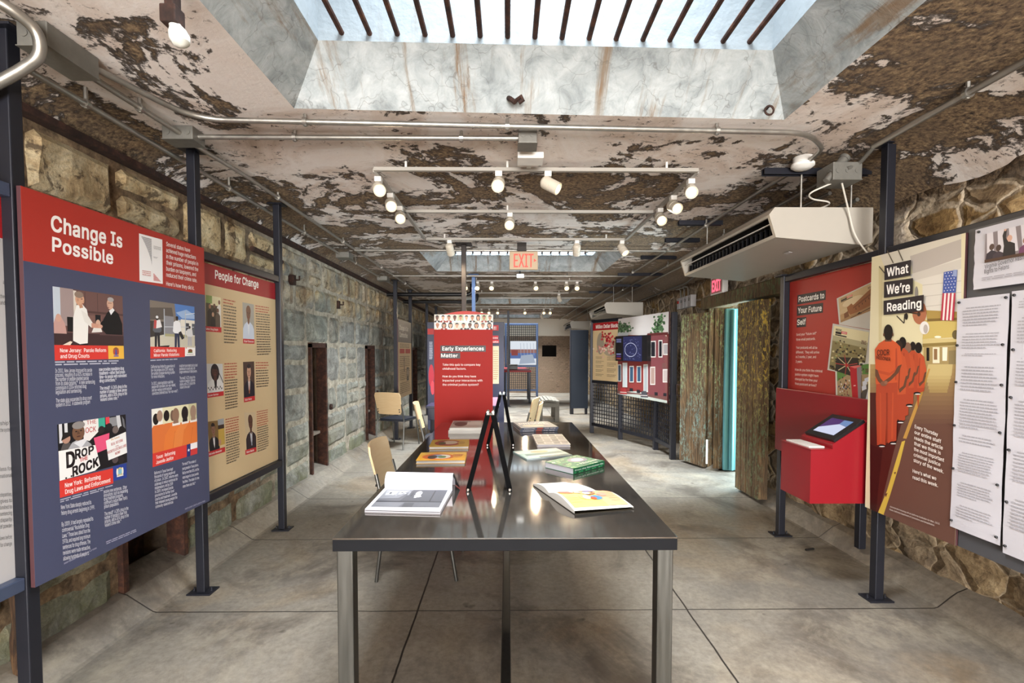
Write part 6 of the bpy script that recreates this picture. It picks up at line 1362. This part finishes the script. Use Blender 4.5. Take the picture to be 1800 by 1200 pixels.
p = thing('steel_post', 'black steel post at the far end left of the mesh partition', 'post', (-.02, 12.6, 0)); xq = at(893.5, 600, Y=12.6).x; MB().bbox(xq-.03, xq+.03, 12.57, 12.63, .008, at(893, 546, Y=12.6).z).build('shaft', M_POST, p); MB().bbox(xq-.07, xq+.07, 12.53, 12.67, 0, .009).build('base_plate', M_POST, p)
# ================================================================== overhead: conduits, boxes, heaters, lamps, signs
def conduit(label, pts, r=.0135, round_=.12, mat=M_GALV, clips=(), name='conduit', cat='pipe', group=None):
    pts = [Vector(p) for p in pts]; P = fillet(pts, round_) if len(pts) > 2 else pts
    t = thing(name, label, cat, pts[0], 0, group); MB().tube(P, r, 10).build('tube', mat, t, smooth=True)
    for c in clips:                                             # strap clips up to the ceiling
        c = Vector(c); MB().tube([c-Vector((0, 0, r*1.6)), c+Vector((0, 0, max(.02, CZ-c.z-.001)))], .009, 6).lathe(c, (1, 0, 0) if abs((P[-1]-P[0]).x) > abs((P[-1]-P[0]).y) else (0, 1, 0), [(-.010, r*1.5), (.010, r*1.5)], 12).build('clip', M_GALV, t)
    return t
def jbox(label, x0, x1, y0, y1, z0, z1, mat=M_BOX, knock=True):
    t = thing('junction_box', label, 'box', ((x0+x1)/2, (y0+y1)/2, z0)); MB().bbox(x0, x1, y0, y1, z0, z1, .003).build('body', mat, t)
    if knock:
        n = max(2, int((x1-x0)/.045))
        for k in range(n): MB().lathe((x0+(x1-x0)*(k+.5)/n, y0-.0005, (z0+z1)/2), (0, -1, 0), [(0, .014), (.0025, .014)], 14).build('knockout', mat, t)
        MB().bbox(x0-.003, x1+.003, y0-.003, y1+.003, z0-.004, z0, .001).build('cover', mat, t)
    return t
zc = 2.612
b1 = at(104, 92, Z=2.60); jbox('large grey steel box by the ceiling at the upper left, first on the conduit run', b1.x-.06, b1.x+.05, b1.y-.10, b1.y+.12, 2.565, CZ)
b2 = at(325, 243, Z=2.60); jbox('grey steel box above the second dark post on the left', b2.x-.09, b2.x+.07, b2.y-.045, b2.y+.06, 2.58, CZ-.002)
b3 = at(927, 247, Z=2.60); jbox('small grey box in the middle of the ceiling above the lamp track', b3.x-.05, b3.x+.05, b3.y-.05, b3.y+.06, 2.57, CZ)
pA = [Vector((b1.x+.03, b1.y+.12, zc)), Vector((-1.56, 2.415, zc)), Vector((1.60, 2.53, zc)), at(1447, 262, Z=zc), at(1424, 281, Z=zc)]
conduit('upper cross conduit along the skylight edge, bending down at the right', pA, clips=[(-1.02, 2.435, zc), (.0, 2.472, zc), (1.1, 2.511, zc)], round_=.16)
conduit('short conduit from the large upper left box to the box over the second post', [(b1.x-.02, b1.y+.12, 2.60), (b2.x+.0, b2.y-.045, 2.61)], clips=[((b1.x-.02+b2.x)/2, (b1.y+.16+b2.y-.045)/2, 2.605)])
conduit('lower cross conduit ending at the small box in mid ceiling', [(b2.x+.07, b2.y+.01, zc), (b3.x-.05, b3.y, zc)], clips=[(-1.15, b2.y+.01, zc), (-.25, b3.y, zc)])
conduit('long conduit hugging the head of the left wall', [(-1.91, .8, 2.575), (-1.91, 16.5, 2.575)], clips=[(-1.91, y, 2.575) for y in (2.2, 3.3, 4.5, 6, 7.5, 9)])
conduit('second long conduit along the left of the ceiling, starting at the box over the post', [(b2.x-.02, b2.y+.06, 2.61), (-1.72, 3.2, 2.61), (-1.72, 16.5, 2.61)], clips=[(-1.72, y, 2.61) for y in (3.6, 5, 6.5, 8)])
conduit('thick bent pipe curling down at the upper left corner', [at(-30, -12, Y=1.62), at(20, 16, Y=1.66), at(66, 52, Y=1.72), at(74, 98, Y=1.74), at(40, 122, Y=1.74), at(-30, 160, Y=1.72)], r=.019, round_=.09, name='bent_pipe')
conduit('thin conduit at the extreme upper left behind the bent pipe', [at(-40, 20, Y=1.95), at(40, 62, Y=2.0)], r=.012)
for yq, x0, x1, lab in ((5.38, -1.72, 1.9, 'cross conduit before the second skylight'), (7.16, -1.72, 1.8, 'cross conduit behind the second skylight'), (10.04, -1.72, 1.8, 'cross conduit before the third skylight'), (11.9, -1.72, 1.8, 'cross conduit behind the third skylight')):
    conduit(lab, [(x0, yq, 2.60), (x1, yq, 2.60)], clips=[(-.6, yq, 2.60), (.9, yq, 2.60)])
for yq in (5.5, 7.2): jbox('grey box on the left conduits %s the second skylight' % ('before' if yq < 6 else 'behind'), -1.95, -1.80, yq-.08, yq+.08, 2.53, 2.59)
# black pipes at the far left
for k, (yq, zq) in enumerate(((8.3, 2.46), (9.6, 2.47))):
    conduit('%s black pipe crossing from the left wall to the steel posts' % ('nearer' if k == 0 else 'farther'), [(-2.1, yq, zq), (-.62, yq, zq), (-.62, yq, CZ-.005)], r=.035, mat=M_BLACK, round_=.15, name='black_pipe')
# right side
det = at(1411, 291, Z=2.60)
d = thing('smoke_detector', 'white round smoke detector at the right, hung on the conduits', 'detector', (det.x, det.y, 2.57)); MB().lathe((det.x, det.y, CZ-.001), (0, 0, -1), [(0, .055), (.035, .055), (.04, .065), (.055, .065), (.07, .045), (.075, .02)], 24).build('head', M_WHITE, d, smooth=True)
conduit('thin conduit running down the right of the ceiling from the smoke detector', [(det.x, det.y+.06, 2.60), (1.80, 3.3, 2.60), (1.82, 16.5, 2.60)], clips=[(1.80, y, 2.60) for y in (4.3, 5.3, 6.8, 8.2)])
conduit('long shiny conduit entering from the upper right corner', [(2.045, .8, 2.60), (2.045, 2.66, 2.60)], clips=[(2.045, 2.12, 2.60)], r=.016)
gb = at(1484, 308, Z=2.50)
conduit('bent conduit leaving the heater box for the right corner', [(2.045, 2.66, 2.595), (2.06, 2.80, 2.55), (gb.x-.02, gb.y-.05, 2.52)], r=.012, round_=.1, mat=M_BOX)
jbox('grey steel box over the nearest heater, with white cables', gb.x-.10, gb.x+.07, gb.y-.05, gb.y+.10, 2.46, 2.56)
pv = thing('pipe_elbow', 'grey pipe fitting beside the heater box', 'pipe', (gb.x-.12, gb.y, 2.5)); q0 = at(1452, 318, Y=gb.y-.02); q1 = at(1486, 276, Y=gb.y-.02)
m = MB().tube([q0, q0.lerp(q1, .3)], .018, 12).tube([q0.lerp(q1, .3), q0.lerp(q1, .9)], .026, 12).tube([q0.lerp(q1, .9), q1], .030, 12); m.build('fitting', M_BOX, pv, smooth=True)
conduit('second conduit down the right of the ceiling above the heaters', [(2.10, 3.2, 2.585), (2.10, 16.5, 2.585)], clips=[(2.10, y, 2.585) for y in (4.6, 6.2, 8.6)])
conduit('third conduit down the right of the ceiling, nearest the stone wall', [(2.24, 3.3, 2.555), (2.24, 16.5, 2.555)])
conduit('conduit in the right corner against the rubble wall', [(2.36, 3.2, 2.48), (2.36, 5.6, 2.48), (2.5, 6.6, 2.42), (2.5, 16.4, 2.42)], mat=M_BOX)
for i, (yq, x0, x1) in enumerate(((3.02, 1.62, 2.30), (4.34, 1.56, 1.96), (5.0, 1.66, 2.02), (5.9, 1.66, 2.1), (6.95, 1.62, 2.3), (8.1, 1.62, 2.3), (9.3, 1.6, 2.1))):
    s = thing('strut_channel', ('nearest', 'second', 'third', 'fourth', 'fifth', 'sixth', 'seventh')[i]+' dark strut channel across the right of the ceiling', 'strut', ((x0+x1)/2, yq, 2.61), 0, None)
    zq = CZ-.001 if x1 < 2.2 else 2.612
    MB().box(x0, x1, yq-.02, yq+.02, zq-.006, zq).box(x0, x1, yq-.02, yq-.014, zq-.04, zq-.006).box(x0, x1, yq+.014, yq+.02, zq-.04, zq-.006).build('channel', M_POST, s)
# heaters
def heater(label, xf, xr, y0, y1, zt, rods):
    t = thing('fan_heater', label, 'heater', ((xf+xr)/2, (y0+y1)/2, zt-.23))
    pr = [(xr, zt), (xf+.035, zt), (xf, zt-.045), (xf+.045, zt-.185), (xr-.05, zt-.232), (xr, zt-.215)]
    for ya, yb in ((y0, y0+.025), (y1-.025, y1)): MB().prism([(x, ya, z_) for x, z_ in pr], (0, yb-ya, 0)).build('end_cap', M_ACW, t)
    b = MB()
    def sheet_(p, q): b.prism([(p[0], y0+.025, p[1]), (q[0], y0+.025, q[1]), (q[0]+.0, y0+.025, q[1]+.004), (p[0], y0+.025, p[1]+.004)], (0, y1-y0-.05, 0))
    sheet_((xr, zt-.004), (xf+.035, zt-.004)); sheet_(pr[3], pr[4]); sheet_(pr[4], pr[5]); b.box(xr-.004, xr, y0+.025, y1-.025, zt-.21, zt)
    b.build('casing', M_ACW, t)
    fr = MB(); yy0, yy1 = y0+.025, y1-.025
    def strip(a, c):
        A_, C_ = [(pr[2][0]+(pr[3][0]-pr[2][0])*k, pr[2][1]+(pr[3][1]-pr[2][1])*k) for k in (a, c)]
        fr.prism([(A_[0], yy0, A_[1]), (C_[0], yy0, C_[1]), (C_[0]+.02, yy0, C_[1]+.004), (A_[0]+.02, yy0, A_[1]+.004)], (0, yy1-yy0, 0))
    fr.prism([(xf+.035, yy0, zt), (xf, yy0, zt-.045), (xf+.015, yy0, zt-.05), (xf+.05, yy0, zt-.008)], (0, yy1-yy0, 0)); strip(0, .10); strip(.86, 1.0)
    fr.build('front_frame', M_ACW, t)
    MB().box(xf+.10, xf+.105, yy0, yy1, zt-.18, zt-.02).build('recess', M_DARK, t)
    L_ = MB(); L_.prism([(xf+.030, yy0+.02, zt-.090), (xf+.075, yy0+.02, zt-.075), (xf+.077, yy0+.02, zt-.079), (xf+.032, yy0+.02, zt-.095)], (0, yy1-yy0-.04, 0))
    L_.build('louvre', M_WHITE, t); g = MB()
    for k in range(1, 24): y = yy0+(yy1-yy0)*k/24; g.box(xf+.055, xf+.09, y-.002, y+.002, zt-.175, zt-.10)
    for zq in (zt-.172, zt-.102): g.box(xf+.07, xf+.075, yy0+.02, yy1-.02, zq-.003, zq+.003)
    g.build('grille', M_BLACK, t)
    MB().obox((xf+.30, y0+.30, zt-.2195), (0, 1, 0), (1, 0, -.17), (0, 0, 1), .03, .012, .001).build('badge', M_LGREY, t)
    if rods:
        for x, y in rods: MB().tube([(x, y, zt-.001), (x, y, 2.60)], .006, 8).build('hanger_rod', M_GALV, t)
    return t
z1 = at(1368, 364, Y=2.95).z; xf1 = at(1352, 380, Y=2.95).x; xr1 = at(1535, 370, Y=2.95).x
heater('nearest long white ceiling heater, hung over the red postcard board', xf1, xr1, 2.95, 4.46, z1, [(xf1+.24, 3.02), (xr1-.09, 3.02), (xf1+.2, 4.34)])
z2 = at(1066, 531, Y=8.0).z; xf2 = at(1062, 540, Y=8.0).x
heater('middle white ceiling heater, above the row house board', xf2, xf2+.66, 8.0, 9.5, z2, [(xf2+.18, 8.1), (xf2+.5, 8.1)])
heater('farthest white ceiling heater, above the dark blue partition', 1.66, 2.32, 12.6, 14.1, 2.28, [(1.85, 12.7), (2.15, 12.7)])
def cable(label, pts, r=.005): t = thing('cable', label, 'cable', pts[0]); MB().tube(fillet(pts, .12, 8), r, 8).build('sheath', M_CABLE, t, smooth=True)
cy = gb.y+.02
cable('white cable dropping from the heater box past the heater end to the boards', [at(1480, 322, Y=cy-.03), at(1492, 372, Y=2.93), at(1500, 408, Y=2.92), at(1514, 432, Y=2.90), at(1534, 455, Y=2.86)])
cable('white cable looping from the heater box onto the heater top', [at(1466, 320, Y=cy), at(1420, 340, Y=cy+.02), at(1425, 350, Y=cy+.1), at(1470, 356, Y=cy+.12), Vector((xf1+.32, 3.13, z1+.008))])
# ---- lamp track and spotlights
zt_ = 2.60
FL, FR, BL, BR, ML, MR = (at(*p, Z=zt_) for p in ((657, 296), (1217, 301), (745, 418), (1103, 423), (700, 369), (1150, 375)))
FLy, BLy, MLy = (FL.y+FR.y)/2, (BL.y+BR.y)/2, (ML.y+MR.y)/2; XA, XB_ = (FL.x+BL.x)/2, (FR.x+BR.x)/2
tr = thing('lamp_track', 'white rectangular lamp track under the ceiling between the skylights', 'track', ((XA+XB_)/2, (FLy+BLy)/2, zt_))
for a, b in (((XA, FLy), (XB_, FLy)), ((XA, BLy), (XB_, BLy)), ((XA, MLy), (XB_, MLy)), ((XA, FLy), (XA, BLy)), ((XB_, FLy), (XB_, BLy))):
    ex = .018 if a[0] == b[0] else 0
    MB().bar((a[0], a[1]+ex, zt_), (b[0], b[1]-ex, zt_), .026, .022).build('rail', M_TRACK, tr)
for x, y in ((XA+.2, FLy), (0, FLy), (XB_-.2, FLy), (XA+.2, BLy), (XB_-.2, BLy), (0, MLy)): MB().tube([(x, y, zt_+.011), (x, y, CZ)], .008, 8).build('hanger', M_WHITE, tr)
cbx = at(932, 280, Z=2.58); cb = thing('track_feed_box', 'cream feed box between the small grey box and the lamp track', 'box', (cbx.x, cbx.y, 2.57)); MB().bbox(cbx.x-.075, cbx.x+.075, cbx.y-.06, cbx.y+.06, 2.565, 2.60, .004).build('box', M_WHITE, cb)
MB().bbox(cbx.x-.014, cbx.x+.014, b3.y+.06, FLy-.018, 2.601, 2.612, .002).build('feed_strip', M_WHITE, cb); MB().tube([(cbx.x, cbx.y, 2.61), (cbx.x, cbx.y, CZ)], .01, 8).build('hanger', M_WHITE, cb)
M_LENS = glow('warm_lamp_lens', '#ffdc98', 5.0)
def spot(label, p, d, E, far=False, grp='track spotlights', size=1.0):
    p = Vector(p); d = Vector(d).normalized(); t = thing('track_spotlight', label, 'spotlight', p, 0, None)
    r, Lh = .040*size, .125*size
    MB().bbox(p.x-.022, p.x+.022, p.y-.022, p.y+.022, p.z-.045, p.z-.0125, .003).build('adapter', M_WHITE, t)
    piv = p+Vector((0, 0, -.085)); MB().tube([p+Vector((0, 0, -.045)), piv], .009, 8).build('stem', M_WHITE, t)
    a = piv-d*Lh*.35
    hd = MB().lathe(a, d, [(0, r*.55), (.012, r*.9), (.02, r), (Lh*.55, r), (Lh*.56, r*.93), (Lh*.6, r*.93), (Lh*.61, r), (Lh, r), (Lh, r*.88), (Lh-.012, r*.84)], 20).build('head', M_LAMP, t, smooth=True)
    MB().lathe(a+d*(Lh-.016), d, [(0, r*.83), (.004, r*.80), (.006, r*.3)], 20).build('lens', M_LENS, hd, smooth=True)
    L = bpy.data.lights.new('spot_lamp', 'SPOT'); L.energy = E; L.color = (1, .80, .56); L.spot_size = math.radians(78); L.spot_blend = .9; L.shadow_soft_size = .03
    o = bpy.data.objects.new('spot_lamp', L); COL.objects.link(o); o.parent = t; o.location = a+d*(Lh+.006)-p; o.rotation_euler = d.to_track_quat('-Z', 'Y').to_euler()
    return t
E0 = 27
for i, (x, y, d, w) in enumerate((
    (XA, FLy+.10, (.30, -.80, -.42), 'nearest spotlight on the left arm of the lamp track'),
    (XA, FLy+.42, (.25, -.82, -.46), 'second spotlight on the left arm of the lamp track'),
    (XA, FLy+.72, (.2, -.82, -.5), 'third spotlight on the left arm of the lamp track'),
    (-.055, FLy, (-.05, -.86, -.5), 'lit spotlight facing the viewer on the front bar of the lamp track'),
    (.255, FLy, (.78, -.32, -.52), 'spotlight turned to the right on the front bar of the lamp track'),
    (.02, MLy, (-.05, -.84, -.54), 'spotlight under the middle bar of the lamp track'),
    (XB_, FLy+.12, (-.22, -.82, -.42), 'nearest spotlight on the right arm of the lamp track'),
    (XB_, FLy+.45, (.10, -.82, -.46), 'second spotlight on the right arm of the lamp track'),
    (XB_, FLy+.75, (-.05, -.82, -.5), 'third spotlight on the right arm of the lamp track'),
    (XB_-.04, BLy, (.35, -.5, -.75), 'spotlight at the far right corner of the lamp track'),
    (XA+.25, BLy, (.1, .7, -.6), 'spotlight turned away at the far left of the lamp track'),
    (XB_-.5, BLy, (.1, .75, -.6), 'spotlight turned away at the far right of the lamp track'))):
    spot(w, (x, y, zt_), d, E0)
for sct, (y0, y1, nm) in enumerate(((7.65, 9.2, 'second'), (12.4, 13.9, 'third'))):
    t = thing('lamp_track', 'small looking %s lamp track, farther down the room' % nm, 'track', (.2, (y0+y1)/2, zt_))
    for a, b in (((-.72, y0), (1.2, y0)), ((-.72, y1), (1.2, y1)), ((-.72, y0+.02), (-.72, y1-.02)), ((1.2, y0+.02), (1.2, y1-.02))): MB().bar((*a, zt_), (*b, zt_), .026, .022).build('rail', M_TRACK, t)
    for x in (-.5, 1.0):
        for y in (y0, y1): MB().tube([(x, y, zt_+.011), (x, y, CZ)], .008, 8).build('hanger', M_WHITE, t)
    for i, x in enumerate((-.68, -.48, -.25, .45, .95, 1.12)):
        spot(('leftmost', 'second from left', 'third from left', 'fourth from left', 'fifth from left', 'rightmost')[i]+' spotlight on the near bar of the %s lamp track' % nm, (x, y0, zt_), (.1*math.cos(i*2), -.8, -.55), 42)
    spot('spotlight on the far bar of the %s lamp track' % nm, (1.0, y1, zt_), (.3, .5, -.7), 40)
# ---- signs
ey = 5.20; pl = Pl((0, -1, 0), Y=ey); q0, q1 = pl.p(895.5, 441.5), pl.p(945.5, 473.5)
ex = thing('exit_sign', 'red lettered EXIT sign with an arrow hung from the ceiling mid room', 'sign', ((q0.x+q1.x)/2, ey, q1.z)); M_EXB = flat('#b8a084', .45, .1, .03, 8, name='beige_metal_case')
MB().bbox(q0.x, q1.x, ey, ey+.05, q1.z, q0.z, .004).build('case', M_EXB, ex); xm = (q0.x+q1.x)/2-.02; MB().bbox(xm-.05, xm+.05, ey, ey+.06, q0.z, CZ, .003).build('bracket', M_BROWN, ex)
M_EXR = glow('exit_red', '#ff4a3a', 1.5); A = Art(fpx(pl, (895.5, 441.5), (945.5, 441.5), (895.5, 473.5))); A.text('EXIT', .16, .88, .84, .74, M_EXR, bold=.012); A.poly([(.86, .40), (.95, .5), (.86, .60)], M_EXR); A.build('lettering', ex)
e2 = thing('exit_sign', 'pinkish red lit EXIT sign standing on the green door beam', 'sign', (2.5, 5.6, 2.136)); MB().bbox(2.465, 2.53, 5.42, 5.74, 2.136, 2.345, .004).build('case', M_WHITE, e2)
f = Frame((2.465, 5.72, 2.33), (2.465, 5.44, 2.33), (2.465, 5.72, 2.15), (-1, 0, 0)); A = Art(f); A.rect(0, 0, 1, 1, flat('#d98a94', .4, 0, 0)); A.text('EXIT', .1, .85, .9, .7, glow('exit_pink', '#ff5a70', 1.6), bold=.03); A.build('lettering', e2)
# ---- switch boxes on the right wall
for i in range(4):
    y = 6.92-.14*i; s = thing('switch_box', ('first', 'second', 'third', 'fourth')[i]+' of four grey switch boxes left of the door, counted from the far one', 'box', (2.58, y, 2.12), 0, 'grey switch boxes by the door')
    MB().bbox(2.50, 2.575, y-.055, y+.055, 2.08, 2.24, .004).build('body', M_LGREY, s); MB().lathe((2.50, y, 2.18), (-1, 0, 0), [(0, .022), (.012, .022), (.014, .012)], 12).build('dial', M_CHROME if i else M_RED, s)
    if i in (0, 1, 2): conduit('thin bent conduit rising from the %s switch box' % ('first', 'second', 'third')[i], [(2.54, y, 2.24), (2.54, y+.02, 2.38), (2.50, y+.10, 2.38)], r=.011, round_=.06)
# ---- odds and ends
lb = at(306, 40, Z=2.50); bl = thing('bulb_fitting', 'bare frosted bulb in a dark bracket on the ceiling at the upper left', 'lamp', (lb.x, lb.y, 2.44))
MB().bbox(lb.x-.018, lb.x+.012, lb.y-.02, lb.y+.02, 2.52, CZ).bbox(lb.x-.03, lb.x+.02, lb.y-.025, lb.y+.025, 2.49, 2.545).build('bracket', M_RUSTD, bl)
MB().lathe((lb.x, lb.y, 2.50), (.35, 0, -1), [(0, .016), (.015, .018), (.03, .026), (.05, .030), (.068, .024), (.078, .008)], 18).build('bulb', flat('#dfe0d8', .25, 0, .02, 9, name='frosted_bulb'), bl, smooth=True)
em = thing('emergency_lamp', 'small white twin emergency lamp under the ceiling beyond the EXIT sign', 'lamp', (.2, 7.0, 2.5)); xq = at(914, 485, Y=7.0); MB().bbox(xq.x-.05, xq.x+.06, 6.98, 7.05, xq.z-.03, xq.z+.03, .01).build('case', M_WHITE, em); MB().tube([(xq.x, 7.02, xq.z+.03), (xq.x, 7.02, CZ)], .008, 8).build('hanger', M_BLACK, em)
for i, (x, y, zq) in enumerate(((-2.13, 3.97, 1.62), (-2.13, 4.75, 2.17), (-2.13, 6.0, 2.05))):
    hk = thing('wall_hook', ('rusty flap bolted to the stone by the cream portrait board', 'rusty hook high on the left wall above the first cell door', 'small rusty hook high on the left wall above the second cell door')[i], 'hook', (x, y, zq))
    if i == 0: MB().prism([(x-.03, y-.05, zq-.07), (x-.03, y+.07, zq-.02), (x-.03, y+.07, zq+.09), (x-.03, y-.05, zq+.06)], (.035, 0, 0)).build('plate', M_RUST, hk)
    else: MB().bbox(x-.04, x+.015, y-.03, y+.03, zq-.05, zq+.05).build('plate', M_RUSTD, hk); MB().tube([(x+.012, y, zq), (x+.06, y, zq), (x+.06, y, zq+.04)], .009, 8).build('hook', M_RUSTD, hk)
rp = thing('iron_pipe', 'short rusty pipe stub fixed high on the left stone wall', 'pipe', (-2.1, 4.1, 2.3)); MB().tube([(-2.09, 3.92, 2.30), (-2.09, 4.42, 2.285)], .022, 10).build('tube', M_RUSTD, rp, smooth=True)
tw = thing('twig', 'small dark scrap of wood lying on the floor at the right', 'scrap', at(1423, 966, Z=0)); m = MB().tube([at(1416, 966, Z=.008), at(1424, 965, Z=.010), at(1430, 964, Z=.008)], .007, 6); m.build('wood', M_DARK, tw)
pw = thing('wooden_post', 'rotten wooden post against the left wall at the bottom left corner', 'post', at(22, 1150, X=-2.1)); b0 = at(20, 1150, X=-2.08)
m = MB(); n_ = 7
m.tube([(-2.09+.006*math.sin(k*2.1), b0.y+.05+.006*math.cos(k*1.7), .06+.55*k/n_) for k in range(n_+1)], .03, 9, rs=[.032+.006*math.sin(k*1.9) for k in range(n_+1)]); t = NT('rotten_wood'); g = t.noise(3, 8, .7, .8, co=t.scaled((12, 12, 1.4))); t.set(t.ramp(g, [(.35, '#17100b'), (.5, '#46301e'), (.65, '#7a5c3c')]), .9); t.bump(g, .9, .02); m.build('timber', t.m, pw)

for nm, (x, y), lab in (('wall_hook', (905, 178), 'rusty iron stub sticking out of the far face of the skylight throat'), ('ring_bolt', (1350, 196), 'small rusty ring near the right corner of the skylight throat')):
    c = at(x, y, Y=2.355); c = at(x, y, Y=SKY_FAR[2]-(c.z-CZ)); t = thing(nm, lab, 'hook', c)
    if nm == 'wall_hook': MB().tube([c+Vector((-.03, .01, .02)), c+Vector((-.02, -.02, 0)), c+Vector((.0, -.03, -.02))], .012, 8).tube([c+Vector((.0, .012, .005)), c+Vector((.03, -.02, .012)), c+Vector((.04, -.02, -.005)), c+Vector((.02, -.01, -.012))], .010, 8).build('stub', M_RUSTD, t, smooth=True)
    else: MB().tube([c+Vector((.022*math.cos(k*math.pi/6), -.012, .022*math.sin(k*math.pi/6))) for k in range(13)], .005, 6).tube([c+Vector((0, .02, .02)), c+Vector((0, -.012, .022))], .006, 6).build('ring', M_RUSTD, t, smooth=True)
